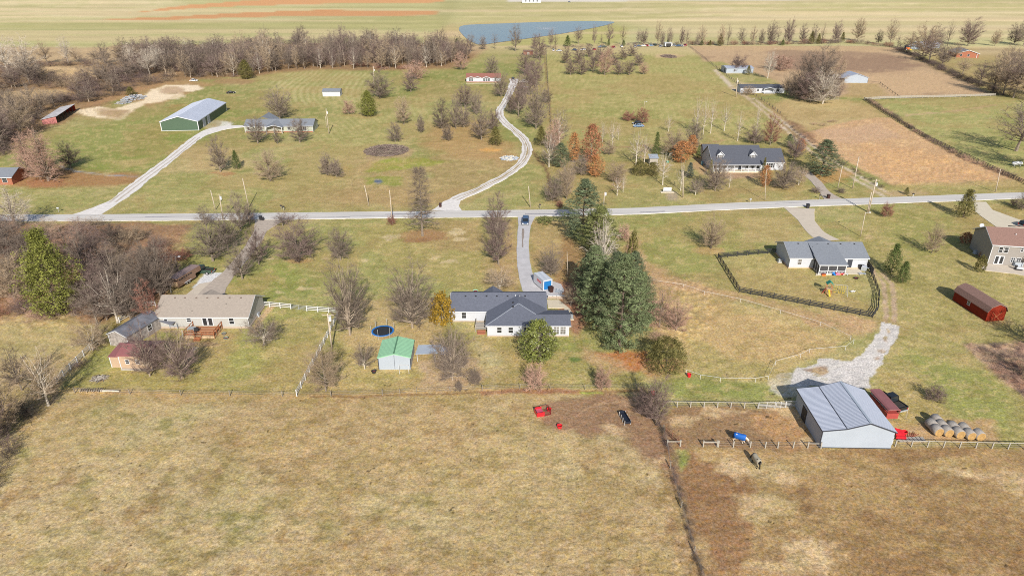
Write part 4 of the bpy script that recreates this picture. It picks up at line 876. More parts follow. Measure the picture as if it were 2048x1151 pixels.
T('birch', 1234, 391, 350, 32, 'pinkish twigged sapling near the road', tint='pink')
T('birch', 1246, 384, 346, 18, 'slim sapling right of the pinkish twigged one')
T('birch', 1272, 330, 256, 46, 'bare birch left of the grey playhouse, with white trunk', tint='grey')
T('birch', 1288, 328, 272, 38, 'pinkish birch right behind the grey playhouse', tint='pink')
T('spruce', 1312, 308, 264, 22, 'narrow dark green spruce behind the playhouse', tint='green')
T('juniper', 1279, 350, 325, 34, 'round brown olive juniper left of the pair by the playhouse', tint='olive')
T('juniper', 1306, 350, 326, 28, 'round brown olive juniper right of the pair by the playhouse', tint='olive')
T('birch', 1325, 370, 296, 38, 'white stemmed birch right of the juniper pair', tint='pale')
T('vase', 1345, 312, 258, 56, 'pale bare tree behind the orange bushy oak', tint='tan')
T('dryoak', 1362, 325, 284, 44, 'low bushy orange leaved oak left of the dormered house', tint='orange')
T('dryoak', 1382, 310, 272, 26, 'orange leaved oak close to the left gable of the dormered house', tint='orange')
T('birch', 1337, 263, 228, 24, 'slim white sapling in the big mown field')
T('birch', 1392, 267, 186, 28, 'tall white birch, leftmost of three in a row', tint='tan')
T('birch', 1406, 269, 188, 22, 'tall white birch, middle of three in a row', tint='tan')
T('birch', 1421, 267, 190, 26, 'tall white birch, rightmost of three in a row', tint='tan')
T('birch', 1475, 282, 218, 26, 'tall white birch behind the dormered house', tint='tan')
T('birch', 1448, 262, 205, 30, 'pale birch between the row of three and the dormered house', tint='tan')
T('birch', 1512, 268, 200, 20, 'thin birch beside the long gravel lane', tint='tan')
T('round', 1385, 300, 238, 40, 'bare bushy tree behind the left end of the dormered house', tint='grey')
T('spruce', 1379, 353, 325, 24, 'small blue green spruce on the lawn left of the porch', tint='blue')
T('cedar', 1396, 317, 291, 12, 'slim bright green arborvitae at the left gable of the dormered house', tint='pine2')
T('cedar', 1420, 350, 320, 12, 'slim brown green arborvitae at the left corner of the porch', tint='olive')
T('vase', 1430, 382, 314, 60, 'large bare tree in front of the porch of the dormered house', tint='grey')
T('birch', 1458, 375, 338, 22, 'bare sapling in front of the porch')
T('birch', 1361, 381, 318, 28, 'thin bare tree left of the near utility pole', tint='grey')
T('crab', 1391, 390, 358, 38, 'low bare tree right of the near utility pole')
T('dryoak', 1528, 374, 332, 24, 'small orange leaved tree at the right end of the porch', tint='orange')
T('cedar', 1526, 348, 316, 12, 'slim brown cedar at the right end of the porch', tint='olive')
T('vase', 1567, 378, 318, 62, 'large bare tree in front of the garage wing of the dormered house', tint='grey')
T('crab', 1597, 370, 332, 36, 'greenish bare tree beside the short gravel drive', tint='tan')
T('round', 1589, 318, 268, 44, 'purple bare tree behind the garage wing', tint='purple')
T('round', 1540, 290, 228, 40, 'reddish bare tree behind the dormered house roof', tint='red')
T('round', 1508, 288, 250, 40, 'bare thicket tree right behind the dormered house', tint='purple')
T('pine', 1642, 350, 280, 74, 'large round dark green pine between the two lanes')
T('pine', 1577, 295, 268, 22, 'small dark green pine behind the garage wing')
T('dryoak', 1600, 305, 278, 22, 'small rust leaved tree between the pines', tint='rust')
T('shrub', 1631, 385, 374, 24, 'low bare bush left of the short gravel drive')
T('shrub', 1682, 386, 374, 18, 'low bare bush between the two leaning poles')
T('cedar', 1812, 389, 375, 13, 'tiny dark cedar on the verge of the golden field')
T('shrub', 1771, 434, 405, 28, 'small reddish vase shaped tree by the big leaning pole', tint='red')
T('cedar', 1926, 434, 381, 46, 'olive green conical cedar at the mouth of the pale driveway', tint='olive')
T('round', 1863, 506, 448, 40, 'small tan bare tree alone on the right lawn', tint='tan')
T('cedar', 1782, 545, 490, 42, 'dark green conical bush left of the pair by the two track lane', tint='green')
T('cedar', 1803, 565, 524, 34, 'dark green conical bush right of the pair by the two track lane', tint='green')
T('vase', 1422, 497, 432, 62, 'fan shaped bare tree alone on the central right lawn', tint='tan')
T('bush', 1930, 486, 466, 24, 'dark red brown bush at the shaded gable of the tall house', tint='rust')
T('bush', 1958, 544, 514, 22, 'olive bush at the front corner of the tall house', tint='olive')
T('bush', 1963, 514, 502, 12, 'tuft of orange ornamental grass at the tall house', tint='orange')
T('shrub', 2026, 412, 396, 20, 'dark bush at the pale driveway near the right edge', tint='purple')
T('round', 2044, 420, 385, 36, 'small bare tree at the right edge by the pale driveway')
T('shrub', 1868, 800, 770, 44, 'low round bare bush on the lawn above the hay bales', tint='purple')
T('open', 2032, 302, 190, 120, 'big leaning bare tree at the right edge of the fenced pasture', tint='grey')
T('open', 2085, 345, 200, 120, 'bare tree just outside the right edge', tint='grey')
T('round', 2060, 760, 700, 60, 'bare brushy tree at the right edge of the weedy plot', tint='tan')
T('open', 2090, 700, 610, 110, 'bare tree beyond the right edge casting twig shadows by the red shed')
# --- far right cluster and hedgerows
for (a, b, c, d, t) in [(1606, 190, 108, 60, 'grey'), (1632, 196, 92, 80, 'grey'), (1656, 190, 96, 58, 'tan'), (1590, 198, 150, 44, 'dark'), (1668, 198, 150, 34, 'purple'), (1620, 205, 140, 60, 'purple')]:
    T('round', a, b, c, d, 'broad bare tree massed in the clump beside the white open shed', tint=t, group='clump beside the white shed')
T('vase', 1645, 208, 140, 74, 'pale bare tree in front of the massed clump', tint='pale', bark=BARK_P)
T('open', 1535, 157, 98, 32, 'pale trunked bare tree with ivy base behind the mobile homes', tint='pale', bark=BARK_P)
T('open', 1573, 192, 138, 34, 'bare tree with ivy base at the end of the nearer mobile home', tint='tan')
T('cedar', 1496, 150, 132, 14, 'small olive cedar at the corner of the farther mobile home')
T('shrub', 1475, 145, 110, 40, 'purple bare brush behind the farther mobile home', tint='purple')
T('shrub', 1560, 140, 110, 60, 'reddish bare brush in the weedy field', tint='pink')
T('shrub', 1496, 190, 172, 30, 'bare brush against the wall of the nearer mobile home', tint='tan')
HL_ = 'bare tree standing in the long hedgerow before the far fields'
for (a, b, c, d) in [(1035, 103, 50, 26), (1099, 96, 58, 18), (1113, 99, 56, 20), (1155, 88, 54, 24), (1186, 93, 50, 14), (1204, 90, 62, 12), (1217, 90, 46, 24), (1247, 90, 40, 26), (1274, 90, 58, 14), (1287, 89, 58, 20), (1313, 92, 42, 20), (1324, 92, 60, 12), (1335, 92, 54, 14), (1344, 91, 52, 12), (1359, 92, 46, 18), (1375, 92, 48, 20), (1392, 92, 66, 12), (1407, 90, 52, 20), (1437, 92, 44, 26), (1457, 91, 40, 24), (1486, 90, 56, 18), (1503, 90, 52, 20), (1518, 90, 50, 22), (1541, 89, 42, 24), (1556, 88, 44, 20), (1575, 88, 36, 24), (1600, 86, 42, 28), (1630, 88, 50, 16), (1645, 88, 38, 22), (1671, 84, 42, 22), (1711, 82, 28, 40), (1752, 88, 54, 26), (1777, 92, 36, 30), (1797, 94, 60, 18), (1845, 112, 46, 52), (1870, 104, 50, 36), (1896, 92, 34, 30), (1935, 92, 36, 46), (1985, 92, 52, 32), (2028, 88, 44, 34), (2050, 92, 50, 40), (1065, 98, 62, 22), (945, 105, 70, 24), (962, 100, 64, 24), (992, 98, 60, 22)]:
    q = (a * 13 + c * 7) % 5; T(['open', 'birch', 'vase', 'open', 'oval'][q], a + (q - 2) * 2, b, c - [4, -4, 0, 3, -6][q], d * [1.15, .8, 1.1, .9, .7][q], HL_ if q != 1 else 'slim bare tree in the long hedgerow before the far fields', tint=['grey', 'tan', 'grey', 'purple'][(a + b) % 4], bark=[None, BARK_D, None, None, None][q], group='hedgerow trees before the far fields', single=True)
for (a, b, c, d) in [(1135, 94, 72, 18), (1403, 91, 81, 10), (1420, 91, 81, 9), (1440, 92, 71, 16), (1622, 88, 64, 18), (1636, 88, 68, 12), (1565, 91, 80, 11), (1684, 84, 65, 11), (1217, 92, 78, 8), (1247, 92, 80, 9), (1335, 92, 78, 8), (915, 110, 78, 20)]:
    T('cedar', a, b, c, d, 'small dark cedar in the long hedgerow before the far fields', tint='green' if a % 2 else 'olive', group='hedgerow cedars', single=True)
for (a, b, c, d) in [(1820, 100, 62, 40), (1858, 124, 62, 50), (1884, 130, 86, 38), (1925, 148, 112, 34), (1960, 168, 120, 36), (1985, 184, 108, 52), (2006, 190, 104, 56), (2026, 196, 106, 56), (2048, 200, 108, 60), (1998, 172, 100, 50), (2040, 160, 90, 60), (1910, 118, 80, 30), (2070, 190, 100, 60), (2015, 140, 84, 46)]:
    T('open' if (a % 3) else 'vase', a, b, c, d, 'bare tree in the overgrown fence line along the upper right brush field', tint=['grey', 'purple', 'tan'][a % 3], group='trees of the upper right fence line')
def mass(name, label, cat, places, key, keep, mats_, h0=3.0, r0=2.0):
    """brush nobody could count, joined into one object: places = (x, y, h, w, material index)"""
    cache = {}; VV = []; FF = []; MI = []; o = 0; r = random.Random(len(places))
    vs = [k for k in PROTO if k.rstrip('0123456789') == key]
    for i, (x, y, h, w, mi) in enumerate(places):
        k = vs[i % len(vs)]
        if k not in cache:
            p = PROTO[k]; v = p['tb'].v + p['cb'].v; f = [q for q in p['tb'].f if len(q) == 4] ; n = len(p['tb'].v)
            f = f[::2] + [tuple(a + n for a in q) for q in p['cb'].f if len(q) == 3 and r.random() < keep]
            tri = []
            for q in f: tri.append(q[:3]); 
            u, inv = np.unique(np.array(tri).ravel(), return_inverse=True); cache[k] = (np.array(v)[u], inv.reshape(-1, 3))
        v, f = cache[k]; a = r.uniform(0, 6.28); c, s_ = math.cos(a), math.sin(a); sx = w / 4; sz = h / 3
        VV.append(np.stack([(v[:, 0] * c - v[:, 1] * s_) * sx + x, (v[:, 0] * s_ + v[:, 1] * c) * sx + y, v[:, 2] * sz], 1)); FF.append(f + o); MI.append(np.full(len(f), mi)); o += len(v)
    V = np.concatenate(VV); F = np.concatenate(FF).astype(np.int32); M = np.concatenate(MI).astype(np.int32)
    me = bpy.data.meshes.new(name); me.vertices.add(len(V)); me.vertices.foreach_set('co', V.astype(np.float32).ravel()); me.loops.add(F.size); me.loops.foreach_set('vertex_index', F.ravel())
    me.polygons.add(len(F)); me.polygons.foreach_set('loop_start', np.arange(0, F.size, 3, dtype=np.int32))
    for m in mats_: me.materials.append(TW[m])
    me.polygons.foreach_set('material_index', M); me.update(calc_edges=True)
    return tag(link(name, me), label, cat, kind='stuff')
def along(pts, sp, rnd):
    P = [Vector(G(*p)) for p in pts]; out = []
    for i in range(len(P) - 1):
        n = max(1, int((P[i + 1] - P[i]).length / sp))
        for k in range(n): out.append(P[i].lerp(P[i + 1], (k + rnd.random() * .8) / n))
    return out
def brushline(pts, sp, h, w, tint, label, group, single=True, jit=1.0, seed=1):
    r = random.Random(seed)
    mass('brush', label, 'brush', [(p.x + r.uniform(-jit, jit), p.y + r.uniform(-jit, jit), h * r.uniform(.6, 1.3), w * r.uniform(.7, 1.3), r.randrange(len(tint))) for p in along(pts, sp * .85, r)], 'shrub', .42 if h > 1.4 else .3, tint)
brushline([(1798, 100), (1870, 132), (1940, 165), (2010, 192), (2060, 200)], 4, 3, 7, ('dark', 'purple'), 'dark bramble bush under the overgrown fence line at upper right', 'brambles of the upper right fence line', seed=2, jit=2)
brushline([(1380, 90), (1500, 90), (1620, 88), (1700, 86), (1800, 96)], 4, 4.2, 8, ('purple', 'red', 'tan'), 'low brush bush along the foot of the long hedgerow', 'brush at the foot of the long hedgerow', seed=3, jit=3)
brushline([(1110, 98), (1200, 92), (1370, 90)], 10, 2.6, 7, ('purple', 'tan'), 'bare bramble behind the row of junked vehicles', 'brambles behind the junked vehicles', seed=4, jit=3)
brushline([(-140, 1150), (-60, 1010), (0, 900), (50, 840), (90, 800)], 1.6, 2.6, 4.5, ('dark', 'purple', 'dark'), 'dark bramble in the thicket bank at the lower left edge', 'bramble bank at the lower left', seed=5, jit=2.2, single=False)
brushline([(-160, 900), (-60, 830), (0, 780), (60, 770)], 2.6, 2.6, 4.5, ('dark', 'purple'), 'dark bramble behind the main bank, against the left edge', 'bramble bank at the lower left', seed=6, jit=2, single=False)
brushline([(100, 790), (140, 745), (180, 708), (205, 680)], 3, 1.2, 3, ('purple', 'tan'), 'low dead weeds along the white three rail fence', 'dead weeds along the white fence', seed=7, jit=1)
brushline([(1318, 850), (1326, 872), (1336, 900)], .9, 1.3, 1.3, ('dark', 'purple'), 'dead weeds grown through the paddock fence line', 'weeds in the paddock fence line', seed=8, jit=.3)
brushline([(1345, 935), (1352, 960), (1362, 1000), (1375, 1050), (1392, 1110), (1412, 1170)], .8, .8, 1.0, ('purple', 'dark'), 'dead weeds along the leaning wire fence down to the bottom edge', 'weeds in the paddock fence line', seed=9, jit=.3)
brushline([(1290, 560), (1300, 620), (1320, 680)], 2.5, 2, 3.5, ('pink', 'tan'), 'reddish brush on the right flank of the big pines', 'brush beside the big pines', seed=10, jit=1.4)
brushline([(1250, 470), (1262, 520)], 2.5, 1.6, 2.6, ('pink',), 'short reddish brush right of the white snag', 'brush beside the big pines', seed=11, jit=.8)
brushline([(700, 130), (780, 140), (830, 135)], 6, 3, 8, ('pink', 'red'), 'reddish shrub at the foot of the upper woodland', 'shrubs at the foot of the woodland', seed=12, jit=3)
brushline([(1735, 200), (1790, 235), (1850, 275), (1930, 318), (2048, 366)], 3, 1.6, 4, ('dark', 'purple', 'pink'), 'brush grown into the dark board fence of the right pasture', 'brush in the right pasture fence', seed=13, jit=.6)
brushline([(1575, 248), (1620, 285), (1680, 325), (1730, 355), (1765, 380)], 4, 1.2, 2.6, ('dark', 'purple'), 'brush lining the field side of the long lane', 'brush lining the long lane', seed=14, jit=.8)
brushline([(1610, 250), (1700, 245)], 6, 1.2, 5, ('pink',), 'brush between the small field and the golden field', 'brush between the fields', seed=15, jit=3)
T('shrub', 1257, 242, 222, 34, 'purplish brown bush left of the pair behind the blue cars', tint='red')
T('shrub', 1284, 246, 216, 30, 'rust brown bush right of the pair behind the blue cars', tint='red')
# --- woodland across the upper left
rw = random.Random(5); cnt = 0
wood = [(470, 155), (500, 150), (560, 140), (640, 133), (760, 134), (860, 132), (935, 118), (900, 104), (700, 98), (560, 97), (470, 100), (330, 106), (250, 112), (230, 122), (300, 140), (330, 158), (400, 156)]
WP = np.array([G(*p) for p in wood])
pts = []
while len(pts) < 250:
    px = rw.uniform(225, 940); py = rw.uniform(97, 158); x, y = G(px, py)
    if sdf(WP, np.array([x]), np.array([y]))[0] < 0: continue
    if any((x - a) ** 2 + (y - b) ** 2 < 26 for a, b in pts): continue
    pts.append((x, y))
for i, (x, y) in enumerate(pts):
    h = (rw.uniform(12, 19) if rw.random() < .75 else rw.uniform(19, 25)) * (.75 if x < -190 else 1)
    q = x / y; area = 'left end of the upper woodland' if q < -.42 else 'left middle of the upper woodland' if q < -.28 else 'right middle of the upper woodland' if q < -.14 else 'right end of the upper woodland near the pond'
    lab = ('leafless tree at the front, in the ' if y < 470 else 'leafless tree deep in the ') + area
    plant('open', x, y, h, rw.uniform(9, 15), lab, 'tree', 'woodland trees, ' + lab[9:], TW[rw.choice(['grey', 'purple', 'purple', 'tan', 'dark'])], (BARK_P if rw.random() < .3 else BARK_M) if rw.random() < .6 else None, True, 'woodland_tree')
# front line of the wood with visible trunks
for p in along([(500, 152), (560, 141), (640, 136), (770, 138), (880, 134), (940, 118)], 6, rw):
    plant('open', p.x, p.y + rw.uniform(-4, 4), rw.uniform(11, 18), rw.uniform(6, 10), 'leafless tree with visible trunk on the front edge of the upper left woodland', 'tree', 'front trees of the woodland', TW[rw.choice(['grey', 'tan', 'purple', 'dark'])], BARK_P if rw.random() < .3 else None, True, 'woodland_tree')
T('ypine', 493, 158, 122, 30, 'lone olive green pine at the left end of the woodland front', tint='olive')
T('cedar', 262, 190, 174, 26, 'low olive bush by the heap of scrap metal', tint='olive')
# scattered trees and brush on the far left
for (a, b, c, d, t) in [(18, 150, 68, 60, 'pale'), (60, 158, 70, 66, 'pale'), (95, 128, 80, 36, 'tan'), (137, 127, 68, 28, 'pale'), (155, 126, 92, 30, 'tan'), (210, 128, 80, 30, 'grey'), (240, 126, 80, 30, 'tan'), (265, 132, 84, 30, 'pale'), (300, 150, 92, 40, 'pale'), (318, 140, 84, 30, 'pale'), (60, 170, 96, 50, 'grey'), (20, 250, 170, 70, 'grey'), (45, 275, 190, 60, 'tan'), (8, 290, 200, 60, 'purple'), (215, 165, 110, 50, 'grey'), (255, 160, 100, 50, 'grey'), (-60, 200, 90, 110, 'grey'), (190, 120, 100, 30, 'grey'), (110, 215, 178, 50, 'grey'), (85, 225, 180, 40, 'tan'), (160, 200, 160, 50, 'purple')]:
    T('open', a, b, c, d, 'pale bare tree scattered in the brushy bottom at the far left', tint=t, bark=BARK_P if t == 'pale' else None, group='bare trees of the far left bottom')
rb = random.Random(9)
LB = np.array([G(*p) for p in [(-40, 130), (90, 128), (200, 128), (330, 150), (340, 164), (250, 185), (190, 212), (150, 208), (120, 214), (60, 262), (10, 310), (-60, 330), (-100, 220)]])
HOLE = [np.array([G(*p) for p in q]) for q in ([(75, 134), (200, 138), (225, 152), (160, 160), (60, 150)], [(-60, 188), (60, 178), (145, 180), (130, 198), (40, 208), (-60, 215)], [(80, 212), (150, 205), (160, 230), (90, 262)])]
pl = []
while len(pl) < 250:
    px = rb.uniform(-40, 345); py = rb.uniform(128, 330); x, y = G(px, py); q = (np.array([x]), np.array([y]))
    if sdf(LB, *q)[0] < 0 or any(sdf(hp, *q)[0] > -1 for hp in HOLE): continue
    pl.append((x, y, rb.uniform(2.5, 7), rb.uniform(6, 13), rb.randrange(5)))
k = 0
while k < 34:
    px = rb.uniform(-40, 345); py = rb.uniform(132, 320); x, y = G(px, py); q = (np.array([x]), np.array([y]))
    if sdf(LB, *q)[0] < 2 or any(sdf(hp, *q)[0] > -1 for hp in HOLE): continue
    k += 1; plant('open', x, y, rb.uniform(8, 15), rb.uniform(8, 13), 'bare tree', 'tree', 'bare trees of the far left bottom', TW[rb.choice(['purple', 'grey', 'tan', 'grey'])], BARK_M, False, 'bare_tree')
mass('brush', 'brown brush covering the bottom land at the far left', 'brush', pl, 'shrub', .3, ['purple', 'grey', 'dark', 'purple', 'tan'])
# undergrowth of the left thicket
LT = np.array([G(*p) for p in [(-60, 460), (150, 452), (250, 452), (360, 520), (340, 590), (300, 600), (215, 640), (160, 640), (60, 640), (-60, 640)]]); pl = []
while len(pl) < 120:
    px = rb.uniform(-60, 360); py = rb.uniform(450, 640); x, y = G(px, py)
    if sdf(LT, np.array([x]), np.array([y]))[0] < 0: continue
    pl.append((x, y, rb.uniform(2, 4.5), rb.uniform(4, 7), rb.randrange(5)))
mass('brush', 'brown undergrowth in the thicket around the bright pine', 'brush', pl, 'shrub', .4, ['purple', 'grey', 'red', 'tan', 'pink'])
# undergrowth and leafless saplings inside the woodland
pl = []
while len(pl) < 230:
    px = rb.uniform(225, 940); py = rb.uniform(97, 158); x, y = G(px, py)
    if sdf(WP, np.array([x]), np.array([y]))[0] < 0: continue
    pl.append((x, y, rb.uniform(3, 8), rb.uniform(6, 12), rb.randrange(4)))
mass('brush', 'undergrowth between the trunks of the upper left woodland', 'brush', pl, 'shrub', .25, ['purple', 'grey', 'dark', 'tan'])

number_from_left('hedgerow trees before the far fields', '%s bare tree from the left in the long hedgerow before the far fields')
number_from_left('hedgerow cedars', '%s small dark cedar from the left along the long hedgerow')
number_from_left('thicket trees left of the drive', '%s bare tree from the left in the thicket around the bright green pine')
number_from_left('trees of the upper right fence line', '%s bare tree from the left in the overgrown upper right fence line')
number_from_left('clump beside the white shed', '%s broad bare tree from the left in the clump beside the white open shed')
number_from_left('front trees of the woodland', '%s tree from the left along the front edge of the upper woodland')
number_from_left('bare trees of the far left bottom', '%s bare tree from the left in the brushy bottom at the far left')
number_from_left('orchard trees', '%s orchard tree from the left, planted in rows behind the big mown field')
# ---------------------------------------------------------------- buildings
WHITE = mat('white_siding', (.455, .475, .515), .6, .04, .4, .3); TRIM = mat('white_trim', (.55, .565, .59), .5, .02, .5, .3)
CREAM = mat('cream_siding', (.385, .38, .36), .6, .05, .4, .3); GREIGE = mat('greige_siding', (.265, .245, .225), .6, .05, .4, .3)
PALEG = mat('pale_green_siding', (.37, .385, .32), .7, .12, .5, .3)
SHG = mat('shingles_slate', C_(98, 102, 114), .9, .16, 2.6, .15, detail=8, bump=.3); SHG2 = mat('shingles_grey', C_(122, 127, 135), .9, .14, 2.6, .15, detail=8, bump=.3)
SHD = mat('shingles_dark', C_(84, 87, 96), .9, .16, 2.6, .15, detail=8, bump=.3); SHT = mat('shingles_tan', C_(152, 142, 132), .9, .12, 2.6, .15, detail=8, bump=.3)
SHR = mat('shingles_brown', C_(134, 107, 98), .9, .20, 3.5, .15, detail=8, bump=.3); SHM = mat('shingles_maroon', C_(140, 96, 86), .9, .12, 2, .15)
GLS = mat('window_glass', (.03, .032, .035), .12, .2, 1.5, .6); GLL = mat('window_glass_curtained', (.16, .15, .14), .2, .5, 2.5, .5)
MET = mat('galvanised_roof', C_(170, 176, 190), .45, .05, .3, .5, metal=.1); METW = mat('metal_wall', (.33, .375, .435), .5, .05, .3, .4)
METD = mat('dark_trim', (.04, .045, .06), .5); BRICK = mat('brick_red', (.32, .13, .08), .9, .2, 4, .1); FOUND = mat('foundation_block', (.40, .33, .27), .95, .2, 2, .1)
BLK = mat('black_paint', (.03, .03, .033), .6); WOODR = mat('red_stained_wood', (.34, .13, .06), .8, .2, 2, .2); WOODT = mat('tan_wood', (.50, .36, .22), .8, .2, 2, .2); WOODG = mat('weathered_wood', (.36, .33, .29), .9, .2, 3, .2)
GREYP = mat('grey_plastic', (.34, .36, .37), .6); SHUT = mat('shutter_dark', (.05, .045, .045), .6)
def wall_gable(name, m, root, x0, x1, y0, y1, h, rh, axis='x', ridge=None):
    b = MB()
    if axis == 'x':
        r = (y0 + y1) / 2 if ridge is None else ridge; b.extr([(y0, 0), (y1, 0), (y1, h), (r, rh), (y0, h)], x0, x1, 'x')
    else:
        r = (x0 + x1) / 2 if ridge is None else ridge; b.extr([(x0, 0), (x1, 0), (x1, h), (r, rh), (x0, h)], y0, y1, 'y')
    return b.build(name, m, root)
def roof_gable(name, m, root, x0, x1, y0, y1, h, rh, axis='x', ov=.4, th=.14, ridge=None, ribs=0, ribm=None):
    b = MB(); rh_ = .06 if ribs >= .9 else .022
    if axis == 'x':
        r = (y0 + y1) / 2 if ridge is None else ridge
        s1 = (rh - h) / (r - y0); s2 = (rh - h) / (y1 - r); a, c = x0 - ov, x1 + ov; e1 = (y0 - ov, h - ov * s1); e2 = (y1 + ov, h - ov * s2)
        b.extr([(e1[0], e1[1] + .03), (r, rh + .03), (e2[0], e2[1] + .03), (e2[0], e2[1] + .03 + th), (r, rh + .03 + th), (e1[0], e1[1] + .03 + th)], a, c, 'x')
        if ribs:
            t = a + ribs / 2
            while t < c:
                for (p, q) in ((e1, (r, rh)), ((r, rh), e2)):
                    z0, z1 = p[1] + .03 + th, q[1] + .03 + th
                    b.poly([(t - .07, p[0], z0), (t, p[0], z0 + rh_), (t, q[0], z1 + rh_), (t - .07, q[0], z1)]); b.poly([(t, p[0], z0 + rh_), (t + .07, p[0], z0), (t + .07, q[0], z1), (t, q[0], z1 + rh_)])
                t += ribs
    else:
        r = (x0 + x1) / 2 if ridge is None else ridge
        s1 = (rh - h) / (r - x0); s2 = (rh - h) / (x1 - r); a, c = y0 - ov, y1 + ov; e1 = (x0 - ov, h - ov * s1); e2 = (x1 + ov, h - ov * s2)
        b.extr([(e1[0], e1[1] + .03), (r, rh + .03), (e2[0], e2[1] + .03), (e2[0], e2[1] + .03 + th), (r, rh + .03 + th), (e1[0], e1[1] + .03 + th)], a, c, 'y')
        if ribs:
            t = a + ribs / 2
            while t < c:
                for (p, q) in ((e1, (r, rh)), ((r, rh), e2)):
                    z0, z1 = p[1] + .03 + th, q[1] + .03 + th
                    b.poly([(p[0], t - .07, z0), (p[0], t, z0 + rh_), (q[0], t, z1 + rh_), (q[0], t - .07, z1)]); b.poly([(p[0], t, z0 + rh_), (p[0], t + .07, z0), (q[0], t + .07, z1), (q[0], t, z1 + rh_)])
                t += ribs
    return b.build(name, m, root, fix=not ribs)
def fascia(root, pts, m=None, w=.05, h=.2):
    for a, c in zip(pts[:-1], pts[1:]): beam('fascia', m or TRIM, root, a, c, w, h)
def window(root, side, x, z, w, h, at, panes=(1, 2), fm=None, gm=None, name='window'):
    """frame with recessed panes; side F faces -y, B +y, L -x, R +x; 'at' is the wall plane; x centre, z sill"""
    rz = {'F': 0, 'R': R(90), 'B': R(180), 'L': R(-90)}[side]
    loc = (x, at - .03, z + h / 2) if side == 'F' else (x, at + .03, z + h / 2) if side == 'B' else (at - .03, x, z + h / 2) if side == 'L' else (at + .03, x, z + h / 2)
    key = ('win', w, h, panes, (fm or TRIM).name)
    if key not in UB:
        f = MB(); t = .09
        f.box(-w / 2 - t, w / 2 + t, -.04, .03, h / 2, h / 2 + t); f.box(-w / 2 - t, w / 2 + t, -.06, .03, -h / 2 - t, -h / 2)
        f.box(-w / 2 - t, -w / 2, -.04, .03, -h / 2, h / 2); f.box(w / 2, w / 2 + t, -.04, .03, -h / 2, h / 2)
        for i in range(1, panes[0]): q = -w / 2 + w * i / panes[0]; f.box(q - .035, q + .035, -.03, .03, -h / 2, h / 2)
        for i in range(1, panes[1]): q = -h / 2 + h * i / panes[1]; f.box(-w / 2, w / 2, -.031, .029, q - .035, q + .035)
        UB[key] = f.mesh('window_frame', fm or TRIM)
    o = link(name, UB[key], root, loc, (0, 0, rz))
    bx('pane', gm or GLS, o, (0, .012, 0), (w, .02, h)); return o
def door(root, side, x, z, w, h, at, m=None, glass=False):
    rz = {'F': 0, 'R': R(90), 'B': R(180), 'L': R(-90)}[side]
    loc = (x, at - .03, z + h / 2) if side == 'F' else (x, at + .03, z + h / 2) if side == 'B' else (at - .03, x, z + h / 2) if side == 'L' else (at + .03, x, z + h / 2)
    f = MB(); t = .1; f.box(-w / 2 - t, w / 2 + t, -.04, .03, h / 2, h / 2 + t); f.box(-w / 2 - t, -w / 2, -.04, .03, -h / 2, h / 2); f.box(w / 2, w / 2 + t, -.04, .03, -h / 2, h / 2); f.box(-w / 2, w / 2, -.01, .03, -h / 2, h / 2)
    o = f.build('door', m or TRIM, root); o.location = loc; o.rotation_euler = (0, 0, rz)
    if glass: bx('pane', GLS, o, (0, -.02, .05), (w * .8, .02, h * .86))
    bx('handle', METD, o, (w * .38, -.06, 0), (.06, .06, .12)); return o
def slabpart(name, m, root, pts, th=.14):
    b = MB(); b.slab(pts, th); return b.build(name, m, root)
def vents(root, pts, m=BLK, s=.34):
    for p in pts: bx('roof_vent', m, root, p, (s, s, .22))
def corners(root, x0, x1, y, h, m=TRIM):
    for x in (x0, x1): bx('corner_board', m, root, (x, y, h / 2), (.14, .08, h))
# --- middle house, grey roof (local frame = metres from its front left corner)
H0 = thing('house', 'white ranch house with slate grey roof, projecting wing and sunroom, in the centre', 'house', -12.2, 115.9)
def mh(x, y): return x + 12.2, y - 115.9
b = MB(); b.extr([(6.0, 0), (14.4, 0), (14.4, 2.55), (10.2, 4.42), (6.0, 2.55)], 0, 18.9, 'x'); b.box(7.5, 23.2, .0, 6.2, 0, 2.5); b.build('wall', WHITE, H0)
bx('foundation', FOUND, H0, (15.35, 3.05, .14), (15.9, 6.3, .28)); bx('foundation', FOUND, H0, (3.8, 10.1, .12), (7.9, 8.3, .24))
roof_gable('roof', SHG, H0, 0, 18.9, 6.0, 14.4, 2.55, 4.42, 'x', .4)
A_ = (7.1, -.35, 2.52); P_ = (13.5, 5.6, 4.36); Q_ = (13.5, 9.6, 4.36); L0_ = (7.1, 5.9, 2.55)
slabpart('roof', SHG, H0, [A_, P_, Q_, L0_]); slabpart('roof', SHG, H0, [A_, (23.6, -.35, 2.52), (23.6, 2.7, 3.42), (16.9, 2.7, 3.42), P_])
slabpart('roof', SHG, H0, [P_, (16.9, 2.7, 3.42), (19.3, 6.3, 2.74), (19.3, 6.6, 2.8), Q_]); slabpart('roof', SHG, H0, [(16.9, 2.7, 3.42), (23.6, 2.7, 3.42), (23.6, 6.55, 2.42), (17.5, 6.55, 2.42)])
RC = mat('ridge_cap', C_(150, 156, 166), .9, .1, 3)
beam('ridge_cap', RC, H0, (A_[0], A_[1], A_[2] + .03), (P_[0], P_[1], P_[2] + .03), .16, .04); beam('ridge_cap', RC, H0, (P_[0], P_[1], P_[2] + .03), (16.9, 2.7, 3.45), .16, .04)
beam('ridge_cap', SHD, H0, (16.9, 2.7, 3.45), (23.5, 2.7, 3.45), .14, .04)
